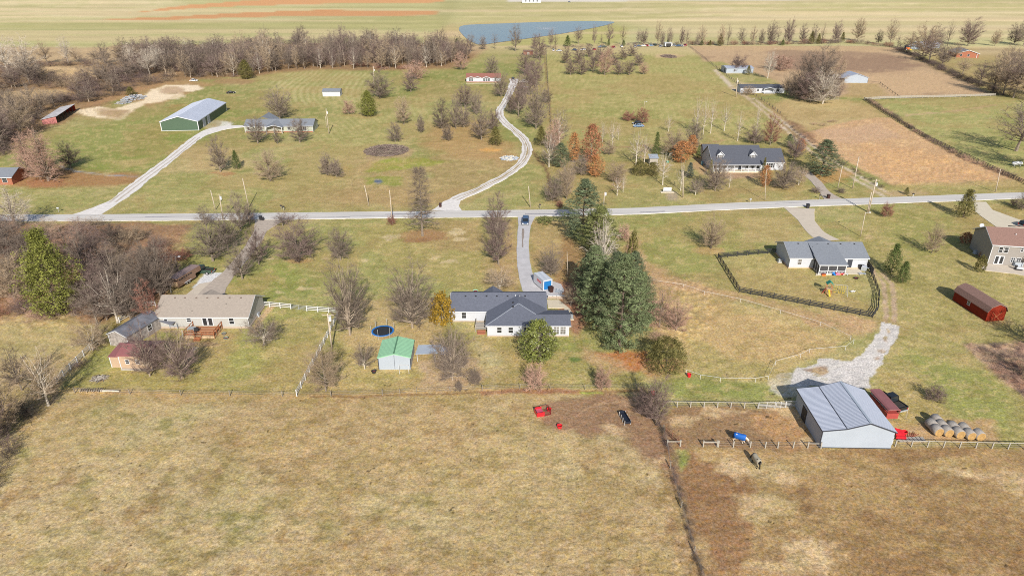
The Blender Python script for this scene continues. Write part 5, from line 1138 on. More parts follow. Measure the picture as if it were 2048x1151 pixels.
fascia(H0, [(-.4, 5.6, 2.42), (7.1, 5.6, 2.42)]); fascia(H0, [(7.1, 5.6, 2.42), (7.1, -.37, 2.42), (23.62, -.37, 2.42), (23.62, 6.5, 2.4)]); fascia(H0, [(-.42, 5.6, 2.42), (-.42, 10.2, 4.45), (-.42, 14.8, 2.42)])
g1 = MB(); g1.extr([(5.9, 2.0), (10.5, 2.0), (8.2, 3.7)], 10, 13.9, 'y'); g1.build('gable', WHITE, H0)
slabpart('roof', SHG, H0, [(5.6, 14.3, 2.5), (8.2, 14.3, 4.16), (8.2, 9.8, 4.16), (5.6, 14.0, 2.5)]); slabpart('roof', SHG, H0, [(10.8, 14.3, 2.5), (8.2, 14.3, 4.16), (8.2, 9.8, 4.16), (10.8, 14.0, 2.5)])
window(H0, 'F', 2.5, .85, .85, 1.25, 6.0); window(H0, 'F', 9.75, .85, .85, 1.15, 0); window(H0, 'F', 11.95, .85, .85, 1.15, 0); window(H0, 'F', 15.0, .85, .85, 1.15, 0)
for x in (18.2, 19.5, 20.8, 22.1): window(H0, 'F', x, .55, 1.0, 1.75, 0, (2, 3), gm=GLL)
for y in (1.2, 3.1, 5.0): window(H0, 'R', y, .55, 1.2, 1.75, 23.2, (2, 3), gm=GLL)
vents(H0, [(x, 9.3, 4.15) for x in (2.7, 4.8, 7.0, 9.1, 11.3, 13.4, 14.9)] + [(11.9, 8.2, 3.75), (12.7, 8.2, 3.75), (12.4, 6.5, 4.1), (12.4, 4.6, 4.2)])
for x, y in ((12.9, 9.2), (13.8, 8.9)): bx('vent_pipe', TRIM, H0, (x, y, 4.3), (.1, .1, .5))
corners(H0, 0, 7.5, 5.98, 2.4); corners(H0, 7.5, 23.2, -.02, 2.4)
dk = thing('wooden_deck', 'small grey wooden deck with rails in the corner of the white ranch house', 'deck', -7.2, 117.6)
for k in range(9): bx('deck_board', WOODG, dk, (1.2, .15 + k * .32, .7), (2.4, .29, .05))
for x in (.05, 2.3):
    for y in (.1, 2.8): bx('post', WOODG, dk, (x, y, .8), (.12, .12, 1.6))
for z in (1.1, 1.5): bx('rail', WOODG, dk, (.05, 1.45, z), (.06, 2.7, .1)); bx('rail', WOODG, dk, (1.2, .1, z), (2.3, .06, .1))
for k in range(3): bx('step', BRICK, dk, (1.2, -.25 - .3 * k, .5 - .17 * k), (1.6, .3, .16))
# --- left ranch house, tan roof
x0, y0 = -70.5, 119.2
H1 = thing('house', 'long cream ranch house with tan roof and a wooden deck, at left', 'house', x0, y0)
wall_gable('wall', CREAM, H1, 0, 18.2, 0, 9.0, 2.7, 4.95, 'x', 4.7); roof_gable('roof', SHT, H1, 0, 18.2, 0, 9.0, 2.7, 4.95, 'x', .35, ridge=4.7)
bx('foundation', FOUND, H1, (9.1, 4.5, .2), (18.4, 9.2, .4))
fascia(H1, [(-.35, -.37, 2.55), (18.55, -.37, 2.55)]); fascia(H1, [(18.57, -.35, 2.55), (18.57, 4.7, 4.98), (18.57, 9.4, 2.55)])
window(H1, 'F', 1.9, 1.1, .6, 1.0, 0); window(H1, 'F', 6.5, 1.5, .8, .8, 0); window(H1, 'F', 14.9, 1.0, .9, 1.4, 0)
door(H1, 'F', 9.6, .5, .95, 2.05, 0, glass=True); door(H1, 'F', 10.7, .5, .95, 2.05, 0, glass=True); corners(H1, 0, 18.2, -.02, 2.6)
vents(H1, [(x, 4.0, 4.75) for x in (2.6, 4.6, 6.9, 9.1, 11.3, 13.6, 15.9)], mat('vent_brown', (.16, .12, .10), .7), .32); vents(H1, [(13.3, 2.6, 4.1), (7.0, 1.0, 3.3)], BLK, .14)
slabpart('roof', SHT, H1, [(5.2, 7.9, 2.9), (8.45, 7.9, 4.85), (8.45, 4.8, 4.85), (5.2, 7.6, 3.1)]); slabpart('roof', SHT, H1, [(11.7, 7.9, 2.9), (8.45, 7.9, 4.85), (8.45, 4.8, 4.85), (11.7, 7.6, 3.1)])
dk = thing('wooden_deck', 'red stained wooden deck behind the cream ranch house, furniture on it', 'deck', -63.6, 115.0)
for k in range(13): bx('deck_board', WOODR if k % 3 else WOODT, dk, (3.1, .15 + k * .31, .62), (5.6, .28, .05))
bx('skirt', WOODT, dk, (3.1, 0, .3), (5.8, .06, .5)); bx('skirt', WOODT, dk, (6.0, 2.0, .3), (.06, 4, .5))
for x in (0.3, 2.2, 3.6, 6.0): bx('post', WOODR, dk, (x, .05, .85), (.12, .12, 1.7))
for y in (1.4, 2.7, 4.0): bx('post', WOODR, dk, (6.0, y, .85), (.12, .12, 1.7)); bx('post', WOODR, dk, (.3, y, .85), (.12, .12, 1.7))
for z in (1.0, 1.6): bx('rail', WOODR, dk, (1.25, .05, z), (1.9, .06, .12)); bx('rail', WOODR, dk, (4.8, .05, z), (2.4, .06, .12)); bx('rail', WOODR, dk, (6.0, 2.0, z), (.06, 4, .12)); bx('rail', WOODR, dk, (.3, 2.0, z), (.06, 4, .12))
for k in range(9): bx('baluster', WOODR, dk, (3.8 + k * .26, .05, 1.3), (.06, .05, .6)); bx('baluster', WOODR, dk, (6.0, .3 + k * .42, 1.3), (.05, .06, .6))
for k in range(3): bx('step', WOODR, dk, (2.9, -.25 - .3 * k, .45 - .16 * k), (1.3, .3, .14))
# --- right house with screened porch
H2 = thing('house', 'white ranch house with grey roof and screened porch inside the black board fence', 'house', 65.9, 148.6, R(-1))
wall_gable('wall', WHITE, H2, 0, 18.1, 0, 9.6, 2.8, 4.75, 'x', 4.9); roof_gable('roof', SHG2, H2, 0, 18.1, 0, 9.6, 2.8, 4.75, 'x', .35, ridge=4.9)
bx('foundation', mat('foundation_peach', (.55, .38, .26), .9), H2, (9, 4.8, .15), (18.3, 9.8, .3))
fascia(H2, [(-.35, -.37, 2.65), (18.45, -.37, 2.65)]); fascia(H2, [(-.37, -.35, 2.65), (-.37, 4.9, 4.8), (-.37, 10, 2.65)])
window(H2, 'F', 2.3, 1.0, .85, 1.3, 0, gm=GLL); door(H2, 'F', 14.1, .15, .9, 2.05, 0, m=METD); corners(H2, 0, 18.1, -.02, 2.7)
vents(H2, [(x, 4.2, 4.62) for x in (2.9, 7.4, 10.0, 13.0, 16.3)], BLK, .34); bx('vent_pipe', BLK, H2, (5.9, 2.8, 4.2), (.15, .15, .5))
slabpart('roof', SHG2, H2, [(5.3, -3.9, 2.62), (11.9, -3.9, 2.62), (11.9, 4.0, 4.55), (5.3, 4.6, 4.9)])
fascia(H2, [(5.28, -3.92, 2.5), (11.92, -3.92, 2.5)]); fascia(H2, [(5.28, -3.9, 2.5), (5.28, .2, 3.55)])
b = MB(); b.poly([(5.35, 0, 0), (5.35, 0, 2.75), (5.35, 4.4, 4.7), (5.35, 4.4, 2.8)]); b.build('gable', METD, H2)
for x in (5.6, 7.6, 9.65, 11.65): bx('porch_post', TRIM, H2, (x, -3.6, 1.25), (.16, .16, 2.5))
for y in (-2.4, -1.2): bx('porch_post', TRIM, H2, (5.6, y, 1.25), (.1, .1, 2.6))
SCR = mat('screen_mesh', (.05, .05, .055), .7); bx('porch_floor', WOODG, H2, (8.6, -1.8, .2), (6.1, 3.6, .2))
for i in range(3): bx('screen', SCR, H2, (6.6 + i * 2.03, -3.55, 1.35), (1.85, .02, 2.1)); bx('rail', TRIM, H2, (6.6 + i * 2.03, -3.6, .95), (1.9, .08, .1)); bx('rail', TRIM, H2, (6.6 + i * 2.03, -3.6, .3), (1.9, .08, .1))
for i in range(3):
    beam('brace', TRIM, H2, (5.7 + i * 2.03, -3.62, .35), (7.5 + i * 2.03, -3.62, .9), .04, .06); beam('brace', TRIM, H2, (5.7 + i * 2.03, -3.625, .9), (7.5 + i * 2.03, -3.625, .35), .04, .06)
bx('screen', SCR, H2, (5.62, -1.8, 1.4), (.02, 3.4, 2.2)); bx('screen', SCR, H2, (11.66, -1.8, 1.4), (.02, 3.4, 2.2)); bx('screen', SCR, H2, (8.6, -.2, 1.4), (5.6, .02, 2.4))
slabpart('roof', SHG2, H2, [(6.4, 9.4, 3.2), (9.9, 9.4, 4.62), (9.9, 4.9, 4.62), (6.4, 8.0, 3.2)]); slabpart('roof', SHG2, H2, [(13.2, 9.4, 3.2), (9.9, 9.4, 4.62), (9.9, 4.9, 4.62), (13.2, 8.0, 3.2)])
# --- tall house at the right edge
H3 = thing('house', 'two storey greige house with brown shingle roof at the right edge', 'house', 114.8, 151.2, R(-10.5))
wall_gable('wall', GREIGE, H3, 0, 17, 0, 10.5, 5.1, 7.55, 'x'); roof_gable('roof', SHR, H3, 0, 17, 0, 10.5, 5.1, 7.55, 'x', .35)
fascia(H3, [(-.37, -.35, 4.95), (-.37, 5.25, 7.6), (-.37, 10.9, 4.95)]); fascia(H3, [(-.35, -.37, 4.95), (17.3, -.37, 4.95)]); corners(H3, 0, 17, -.02, 5)
for x in (1.9, 3.1): window(H3, 'F', x, 3.2, .8, 1.25, 0); window(H3, 'F', x + 3.3, .9, .85, 1.1, 0, (2, 2))
window(H3, 'F', 6.4, 3.7, .5, .8, 0); door(H3, 'F', 1.7, .1, .85, 2.1, 0, glass=True); door(H3, 'F', 2.75, .1, .85, 2.1, 0, glass=True)
bx('roof', SHR, H3, (12, 8.6, 7.0), (10, 3.4, .2), (R(-18), 0, 0)); bx('vent_pipe', TRIM, H3, (5.6, 3.0, 6.9), (.12, .12, .4)); bx('vent_pipe', TRIM, H3, (7.3, 1.9, 6.4), (.12, .12, .4))
b = MB(); b.tube([(0, 0, 0), (0, 0, .08)], [.45, .5], 12); ds = b.build('satellite_dish', TRIM, H3); ds.location = (-.3, 7.2, 7.2); ds.rotation_euler = (R(60), 0, R(-30))
dk = thing('wooden_deck', 'raised red wooden deck on the back of the tall house at the right edge', 'deck', 122.0, 147.0, R(-10.5))
for k in range(10): bx('deck_board', WOODR, dk, (3.2, .2 + k * .3, 2.6), (6.4, .27, .06))
for x in (.1, 3.2, 6.3): bx('post', WOODR, dk, (x, .1, 1.8), (.15, .15, 3.6))
for z in (2.9, 3.6): bx('rail', WOODR, dk, (3.2, .1, z), (6.4, .07, .1)); bx('rail', WOODR, dk, (.1, 1.6, z), (.07, 3, .1))
for k in range(14): bx('baluster', WOODR, dk, (.4 + k * .44, .1, 3.25), (.05, .05, .65))
# --- dormered house
H4 = thing('house', 'white cape cod house with dark roof, two dormers and a long front porch', 'house', 69.2, 229.8)
b = MB(); b.extr([(2.2, 0), (14.8, 0), (14.8, 3.0), (8.0, 7.45), (2.2, 3.3)], 0, 17.4, 'x'); b.build('wall', WHITE, H4)
b = MB(); b.extr([(3.4, 0), (14.0, 0), (14.0, 3.0), (8.8, 6.15), (3.4, 3.0)], 17.4, 25.4, 'x'); b.build('wall', WHITE, H4)
b = MB(); b.extr([(-.4, 2.72), (8.0, 7.5), (15.2, 2.8), (15.2, 2.98), (8.0, 7.7), (-.4, 2.9)], -.35, 17.5, 'x'); b.build('roof', SHD, H4)
b = MB(); b.extr([(2.9, 2.7), (8.8, 6.2), (14.5, 2.8), (14.5, 2.95), (8.8, 6.38), (2.9, 2.88)], 17.5, 25.8, 'x'); b.build('roof', SHD, H4)
fascia(H4, [(-.36, -.4, 2.75), (17.5, -.4, 2.75)]); fascia(H4, [(-.37, -.4, 2.75), (-.37, 8, 7.55), (-.37, 15.2, 2.85)]); fascia(H4, [(17.5, 2.88, 2.72), (25.8, 2.88, 2.72)])
for dx in (2.9, 14.1):
    d = link('dormer', None, H4, (dx, 2.6, 0)); b = MB(); b.box(-1.05, 1.05, 0, 4.2, 3.9, 5.6); b.extr([(-1.05, 5.6), (1.05, 5.6), (0, 6.6)], 0, 5.0, 'y')
    d2 = b.build('dormer_wall', WHITE, H4); d2.location = (dx, 2.6, 0)
    b = MB(); b.slab([(-1.35, -.3, 5.45), (0, -.3, 6.75), (0, 5.2, 6.75), (-1.35, 5.2, 5.45)], .12); b.slab([(1.35, -.3, 5.45), (0, -.3, 6.75), (0, 5.2, 6.75), (1.35, 5.2, 5.45)], .12); rf = b.build('dormer_roof', SHD, H4); rf.location = (dx, 2.6, 0)
    bpy.data.objects.remove(d); window(H4, 'F', dx, 4.15, .95, 1.3, 2.58, gm=GLL)
    for s in (-1, 1): bx('shutter', SHUT, H4, (dx + s * .76, 2.54, 4.8), (.3, .04, 1.3))
    fascia(H4, [(dx - 1.35, 2.28, 5.4), (dx, 2.28, 6.7), (dx + 1.35, 2.28, 5.4)], w=.06, h=.16)
for i in range(8): bx('porch_post', TRIM, H4, (.15 + i * 2.43, 0, 1.35), (.18, .18, 2.7))
bx('porch_floor', CONC2, H4, (8.7, 1.1, .25), (17.4, 2.3, .5))
for z in (.6, 1.35): bx('rail', TRIM, H4, (3.8, -.02, z), (7.4, .08, .08)); bx('rail', TRIM, H4, (14.0, -.02, z), (6.6, .08, .08))
for i in range(46): bx('baluster', TRIM, H4, ((.3 + i * .32) if i < 23 else (10.8 + (i - 23) * .29), -.02, .95), (.07, .04, .75))
for x in (1.3, 4.6, 12.6, 14.4, 16.2): window(H4, 'F', x, 1.0, .9, 1.3, 2.2)
door(H4, 'F', 10.2, .5, 1.0, 2.05, 2.2, m=METD); window(H4, 'F', 21.0, .9, 1.5, 1.4, 3.4, (2, 2))
for s in (-1, 1): bx('shutter', SHUT, H4, (21 + s * 1.15, 3.36, 1.6), (.4, .05, 1.4))
bx('shutter', SHUT, H4, (-.02, 5.3, 5.0), (.05, 1.0, 1.6)); corners(H4, 17.5, 25.4, 3.38, 2.7)
GR = thing('garage', 'small white garage with dark roof behind the left gable of the cape cod house', 'garage', 70.8, 249.0)
wall_gable('wall', WHITE, GR, 0, 5.6, 0, 5, 3.1, 4.5, 'x'); roof_gable('roof', SHD, GR, 0, 5.6, 0, 5, 3.1, 4.5, 'x', .3)
# --- upper left pale green ranch
H5 = thing('house', 'pale green ranch house with grey metal roof and covered porch, upper left', 'house', -113.5, 290.6, R(2))
wall_gable('wall', PALEG, H5, 0, 28.6, 0, 9.5, 2.7, 4.6, 'x'); roof_gable('roof', SHG2, H5, 0, 28.6, 0, 9.5, 2.7, 4.6, 'x', .4)
slabpart('roof', SHG2, H5, [(9.3, -2.6, 2.6), (12.9, -2.6, 3.6), (12.9, 4.6, 4.65), (9.3, .2, 2.8)]); slabpart('roof', SHG2, H5, [(16.5, -2.6, 2.6), (12.9, -2.6, 3.6), (12.9, 4.6, 4.65), (16.5, .2, 2.8)])
fascia(H5, [(9.2, -2.65, 2.55), (12.9, -2.65, 3.55), (16.6, -2.65, 2.55)]); fascia(H5, [(-.4, -.42, 2.6), (29, -.42, 2.6)])
slabpart('roof', SHG2, H5, [(2.2, 15, 3.0), (6.5, 15, 5.6), (6.5, 5, 5.6), (2.2, 8, 3.4)]); slabpart('roof', SHG2, H5, [(10.8, 15, 3.0), (6.5, 15, 5.6), (6.5, 5, 5.6), (10.8, 8, 3.4)])
bx('porch_floor', WOODT, H5, (12.9, -1.3, .4), (7, 2.6, .2))
for x in (9.6, 12.9, 16.2): bx('porch_post', TRIM, H5, (x, -2.5, 1.3), (.2, .2, 2.6))
for z in (.9, 1.4): bx('rail', WOODR, H5, (12.9, -2.5, z), (6.4, .08, .1))
for x in (1.6, 6.8, 18.5): window(H5, 'F', x, 1.1, 1.0, 1.2, 0)
window(H5, 'F', 23.6, .9, 1.3, 1.4, 0, (2, 2)); window(H5, 'F', 25.2, .9, 1.3, 1.4, 0, (2, 2)); corners(H5, 0, 28.6, -.02, 2.6)
bx('skirting', BRICK, H5, (14.3, -.03, .2), (28.6, .05, .4))
# --- green pole barn
GRN = mat('green_metal', C_(96, 122, 100, KW), .55, .05, .3, .4)
H6 = thing('barn', 'long green metal barn with white trim and pale roof, upper left', 'barn', -150.4, 293.6, R(5.2))
wall_gable('wall', GRN, H6, 0, 15.4, 0, 42.5, 3.9, 6.0, 'y'); roof_gable('roof', MET, H6, 0, 15.4, 0, 42.5, 3.9, 6.0, 'y', .3, ribs=1.0)
for x in (0, 15.4): bx('corner_board', TRIM, H6, (x, -.03, 1.95), (.3, .12, 3.9))
bx('corner_board', TRIM, H6, (15.43, 42.4, 1.95), (.12, .3, 3.9)); fascia(H6, [(-.3, -.33, 3.8), (7.7, -.33, 6.0), (15.7, -.33, 3.8), (15.7, 42.8, 3.8)], h=.25); beam('base_trim', TRIM, H6, (0, -.04, .08), (15.4, -.04, .08), .06, .16)
for y in (8.2, 14.4): bx('barn_door', TRIM, H6, (15.45, y, 1.7), (.1, 3.6, 3.4)); bx('door_panel', METW, H6, (15.5, y, 1.6), (.06, 2.9, 2.9))
# --- white barn lower right
H7 = thing('barn', 'white metal barn with ribbed silver roof beside the muddy paddock', 'barn', 46.2, 82.25, R(-1.5))
b = MB(); b.extr([(0, 0), (10.6, 0), (10.6, 3.05), (6.6, 4.6), (3.3, 3.55), (0, 3.15)], 0, 10.6, 'y'); b.build('wall', METW, H7)
b = MB(); sec = [(-.2, 3.15), (3.3, 3.6), (6.6, 4.66), (10.8, 3.05)]
for (p, q) in zip(sec[:-1], sec[1:]):
    b.slab([(p[0], -.25, p[1] + .12), (q[0], -.25, q[1] + .12), (q[0], 10.85, q[1] + .12), (p[0], 10.85, p[1] + .12)], .1)
    t = -.1
    while t < 10.8:
        z0, z1 = p[1] + .12, q[1] + .12
        b.poly([(p[0], t - .05, z0), (p[0], t, z0 + .028), (q[0], t, z1 + .028), (q[0], t - .05, z1)]); b.poly([(p[0], t, z0 + .028), (p[0], t + .05, z0), (q[0], t + .05, z1), (q[0], t, z1 + .028)]); t += .3
b.build('roof', MET, H7, fix=False)
for (p, q) in zip(sec[:-1], sec[1:]): beam('fascia', METD, H7, (p[0], -.29, p[1] + .05), (q[0], -.29, q[1] + .05), .05, .17); beam('fascia', METD, H7, (p[0], 10.9, p[1] + .05), (q[0], 10.9, q[1] + .05), .05, .17)
beam('roof_seam', METD, H7, (3.3, -.27, 3.76), (3.3, 10.87, 3.76), .1, .06); beam('ridge_cap', METW, H7, (6.6, -.27, 4.8), (6.6, 10.87, 4.8), .35, .05); beam('corner_trim', METD, H7, (-.02, -.03, 0), (-.02, -.03, 3.1), .12, .1)
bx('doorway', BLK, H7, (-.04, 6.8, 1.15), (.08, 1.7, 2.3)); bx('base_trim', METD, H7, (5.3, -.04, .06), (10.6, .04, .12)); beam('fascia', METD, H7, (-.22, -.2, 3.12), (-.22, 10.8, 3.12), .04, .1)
# --- green roofed shed
GRF = mat('green_roof', C_(140, 186, 150), .5, .05, .8, .3); H8 = thing('shed', 'white metal shed with mint green roof near the trampoline', 'shed', -23.8, 103.9, R(1.5))
wall_gable('wall', METW, H8, 0, 5.7, 0, 6.1, 2.4, 3.15, 'y'); roof_gable('roof', GRF, H8, 0, 5.7, 0, 6.1, 2.4, 3.15, 'y', .15, ribs=.45)
beam('ridge_cap', mat('green_cap', (.10, .22, .13), .5), H8, (2.85, -.1, 3.36), (2.85, 6.2, 3.36), .25, .05); bx('seam_trim', METD, H8, (2.85, -.03, 1.5), (.05, .04, 3.0)); corners(H8, 0, 5.7, -.02, 2.4, METD)
sw = thing('goal_frame', 'thin white pipe goal frame in front of the mint roofed shed', 'frame', *G(799, 747))
for x in (0, 1.7): bx('upright', TRIM, sw, (x, 0, .9), (.06, .06, 1.8))
bx('crossbar', TRIM, sw, (.85, 0, 1.8), (1.76, .06, .06))
# lean-to shelter right of the shed
ls = thing('lean_to', 'flat grey roofed lean to with white frame right of the mint roofed shed', 'shelter', *G(835, 722))
for x in (0, 3.2, 5.6):
    for y in (0, 2.6): bx('post', TRIM, ls, (x, y, .8), (.08, .08, 1.6))
slabpart('roof', METW, ls, [(-.3, -.1, 1.55), (3.8, .2, 1.6), (4.4, 3.0, 1.85), (-.1, 2.8, 1.8)], .06); slabpart('roof', MET, ls, [(3.9, .6, 1.2), (6.0, .2, 1.1), (6.3, 2.2, 1.25), (4.3, 3.0, 1.5)], .06)
# --- tan shed with maroon roof
TANW = mat('tan_metal_wall', C_(226, 196, 166, KW), .6, .05, .4); MAR = mat('maroon_roof', C_(142, 92, 92), .45, .12, .6, .4)
H9 = thing('shed', 'tan shed with maroon metal roof and lean to, at lower left', 'shed', -69.9, 104.0, R(-2))
wall_gable('wall', TANW, H9, 0, 5.7, 0, 5.0, 2.9, 3.7, 'x'); roof_gable('roof', MAR, H9, 0, 5.7, 0, 5.0, 2.9, 3.7, 'x', .25, ribs=.5); b = MB(); b.extr([(.6, 0), (4.4, 0), (4.4, 2.7), (.6, 2.3)], -2.1, 0, 'x'); b.build('side_wall', TANW, H9)
slabpart('side_roof', MAR, H9, [(-2.3, .4, 2.35), (-.05, .4, 2.35), (-.05, 4.6, 2.8), (-2.3, 4.6, 2.8)], .08); window(H9, 'F', 1.4, 1.3, .6, .75, 0); window(H9, 'F', 3.3, 1.3, .6, .75, 0); bx('foundation', WOODG, H9, (2.9, -.1, .15), (5.8, .4, .3)); corners(H9, 0, 5.7, -.02, 2.8); bx('corner_board', TRIM, H9, (-2.1, .58, 1.15), (.14, .08, 2.3))
# --- weathered tarped barn
TARP = mat('tarp_slate', (.15, .155, .18), .6, .35, .6, .3, bump=.4); OLDW = mat('flaking_boards', (.30, .27, .25), .95, .45, 1.8, .1)
H10 = thing('barn', 'weathered gabled barn with flaking grey boards under slate coloured tarps', 'barn', -76.4, 112.6, R(-17))
wall_gable('wall', OLDW, H10, 0, 4.4, 0, 8.5, 2.5, 3.5, 'y'); roof_gable('roof', TARP, H10, 0, 4.4, 0, 8.5, 2.5, 3.5, 'y', .2)
for x in (0, 4.4): bx('corner_board', TRIM, H10, (x, -.03, 1.25), (.12, .06, 2.5))
fascia(H10, [(-.2, -.24, 2.45), (2.2, -.24, 3.5), (4.6, -.24, 2.45)], h=.14); bx('barn_door', OLDW, H10, (2.2, -.05, 1.0), (1.8, .05, 2.0)); window(H10, 'R', 5.5, 1.0, 1.0, 1.2, 4.4)
bx('tarp', TARP, H10, (4.6, 9.6, 1.9), (5.5, 3.4, .1), (R(6), R(8), 0))
# --- red gambrel shed
REDW = mat('red_boards', C_(128, 42, 26, 1.1), .8, .15, 2, .15); H11 = thing('shed', 'red board shed with brown gambrel roof on the right lawn', 'shed', 96.1, 122.1, R(5.8))
b = MB(); b.extr([(0, 0), (4.0, 0), (4.0, 2.1), (3.5, 3.0), (2.0, 3.6), (.5, 3.0), (0, 2.1)], 0, 9.8, 'y'); b.build('wall', REDW, H11)
b = MB(); b.extr([(-.2, 2.0), (.4, 3.05), (2.0, 3.7), (3.6, 3.05), (4.2, 2.0), (4.2, 2.12), (3.65, 3.18), (2.0, 3.85), (.35, 3.18), (-.2, 2.12)], -.2, 10.0, 'y'); b.build('roof', SHR, H11)
bx('barn_door', REDW, H11, (2.0, -.05, 1.05), (2.2, .08, 2.1)); 
for k in (-1, 1): beam('brace', WOODR, H11, (2 - k, -.12, .1), (2 + k, -.12, 2.0), .04, .1)
window(H11, 'L', 5.3, 1.1, .6, .8, 0)
# --- red open shed
PNK = mat('faded_red_boards', (.47, .19, .175), .9, .15, 1.5, .1); H12 = thing('open_shed', 'faded red open fronted machine shed at the far left edge', 'shed', *G(86, 251), R(28))
p0 = Vector(G(86, 251)); p1 = Vector(G(115, 247)); p2 = Vector(G(152, 222)); w_ = (p1 - p0).length; a_ = math.atan2(p1.y - p0.y, p1.x - p0.x); H12.rotation_euler[2] = a_
d_ = (p2 - p1); loc_ = Vector((d_.x * math.cos(-a_) - d_.y * math.sin(-a_), d_.x * math.sin(-a_) + d_.y * math.cos(-a_))); Lx, Ly = loc_.x, loc_.y
b = MB(); b.slab([(0, 0, 2.6), (w_, 0, 3.2), (w_ + .05, .15, 3.2), (.05, .15, 2.6)], 3.2); b.build('end_wall', PNK, H12)
b = MB(); b.slab([(0, 0, 2.6), (Lx, Ly, 2.6), (Lx + .15, Ly, 2.6), (.15, 0, 2.6)], 2.6); b.build('back_wall', REDW, H12); b = MB(); b.slab([(Lx, Ly, 2.6), (w_ + Lx, Ly, 3.2), (w_ + Lx, Ly - .15, 3.2), (Lx, Ly - .15, 2.6)], 3.2); b.build('end_wall', REDW, H12)
slabpart('roof', mat('old_tin', C_(186, 182, 182), .6, .3, .4, .3), H12, [(-.4, -.4, 2.7), (w_ + .5, -.4, 3.35), (w_ + Lx + .5, Ly + .3, 3.35), (Lx - .4, Ly + .3, 2.7)], .1)
for k in range(1, 6): bx('post', BLK, H12, (w_ + Lx * k / 6, Ly * k / 6, 1.5), (.25, .25, 3.1))
# --- far houses
def simple(label, nm, px0, py0, px1, D, h, rh, wm, rm, axis='x', cat='house', rot=0, wins=(), porch=None):
    x, y = G(px0, py0); x2, _ = G(px1, py0); o = thing(nm, label, cat, x, y, rot); Wd = x2 - x
    wall_gable('wall', wm, o, 0, Wd, 0, D, h, rh, axis); roof_gable('roof', rm, o, 0, Wd, 0, D, h, rh, axis, .35)
    for (fx, z, w, hh) in wins: window(o, 'F', fx * Wd, z, w, hh, 0)
    return o, Wd
o, Wd = simple('long white house with reddish brown roof at the end of the curving drive', 'house', 933, 165, 1001, 8.5, 2.9, 4.7, WHITE, SHM, wins=((.1, .9, 1.1, 1.4), (.17, .9, 1.1, 1.4), (.52, .9, 1.1, 1.4), (.59, .9, 1.1, 1.4), (.66, .9, 1.1, 1.4), (.85, .9, 1.1, 1.4)))
door(o, 'F', Wd * .33, .2, 1.3, 2.1, 0, m=TRIM)
for fx in (.14, .33, .59): fascia(o, [(fx * Wd - 2.2, -.6, 2.75), (fx * Wd, -.6, 3.4), (fx * Wd + 2.2, -.6, 2.75)], h=.25); slabpart('porch_roof', SHM, o, [(fx * Wd - 2.2, -.6, 2.8), (fx * Wd, -.6, 3.45), (fx * Wd, 1.0, 3.5), (fx * Wd - 2.2, .4, 2.9)], .1); slabpart('porch_roof', SHM, o, [(fx * Wd + 2.2, -.6, 2.8), (fx * Wd, -.6, 3.45), (fx * Wd, 1.0, 3.5), (fx * Wd + 2.2, .4, 2.9)], .1)
bx('skirting', BRICK, o, (Wd / 2, -.05, .25), (Wd, .08, .5)); bx('walkway', CONC2, o, (Wd / 2, -3.4, .05), (Wd, 1.6, .1))
o, Wd = simple('small white shed with pale grey roof alone on the upper left lawn', 'shed', 646, 193, 680, 6, 2.6, 3.6, WHITE, SHG2, cat='shed', rot=R(1.5)); corners(o, 0, Wd, -.02, 2.5)
o, Wd = simple('white mobile home with pale metal roof, the farther one behind ivy', 'mobile_home', 1452, 147, 1506, 12, 3.2, 3.9, METW, MET, cat='mobile home'); bx('skirting', GREYP, o, (Wd / 2, -.04, .3), (Wd, .06, .6)); window(o, 'F', Wd * .3, 1.2, 1.2, 1.2, 0); window(o, 'F', Wd * .7, 1.2, 1.2, 1.2, 0); door(o, 'L', 4, .3, 1.2, 2.2, 0, m=METD)
o, Wd = simple('greyish mobile home with small gabled porch, the nearer one by the lane', 'mobile_home', 1480, 186, 1568, 7.5, 2.8, 4.0, WHITE, SHD, cat='mobile home', wins=((.18, 1.0, 1, 1.2), (.4, 1.0, 1, 1.2), (.85, 1.0, 1.4, 1.3)))
slabpart('porch_roof', SHG2, o, [(Wd * .5, -2.6, 2.6), (Wd * .63, -2.6, 3.3), (Wd * .63, .5, 3.4), (Wd * .5, .5, 2.7)], .1); slabpart('porch_roof', SHG2, o, [(Wd * .76, -2.6, 2.6), (Wd * .63, -2.6, 3.3), (Wd * .63, .5, 3.4), (Wd * .76, .5, 2.7)], .1); fascia(o, [(Wd * .5, -2.62, 2.5), (Wd * .63, -2.62, 3.25), (Wd * .76, -2.62, 2.5)], h=.2)
for k in (.51, .75): bx('porch_post', TRIM, o, (Wd * k, -2.5, 1.3), (.2, .2, 2.6))
bx('rail', TRIM, o, (Wd * .63, -2.5, .9), (Wd * .24, .08, .12)); bx('porch_floor', TRIM, o, (Wd * .63, -1.3, .3), (Wd * .25, 2.5, .3))
o, Wd = simple('open white metal shed beside the big clump of bare trees', 'open_shed', 1688, 166, 1733, 12, 3.2, 5.2, METW, MET, axis='y', cat='shed', rot=R(-4))
slabpart('roof', MET, o, [(-6.5, -.3, 2.5), (.2, -.3, 3.3), (.2, 12.3, 3.3), (-6.5, 12.3, 2.5)], .1); bx('post', TRIM, o, (-6.3, 0, 1.2), (.2, .2, 2.5)); bx('post', TRIM, o, (-6.3, 11, 1.2), (.2, .2, 2.5))
H13 = thing('house', 'red brick house with pale grey roof at the upper right', 'house', *G(1912, 115), R(-14))
wall_gable('wall', BRICK, H13, 0, 15, 0, 20, 3.0, 5.4, 'y'); roof_gable('roof', SHG2, H13, 0, 15, 0, 20, 3.0, 5.4, 'y', .5)
for x in (3.0, 8.0): window(H13, 'F', x, 1.0, 1.3, 1.5, 0)
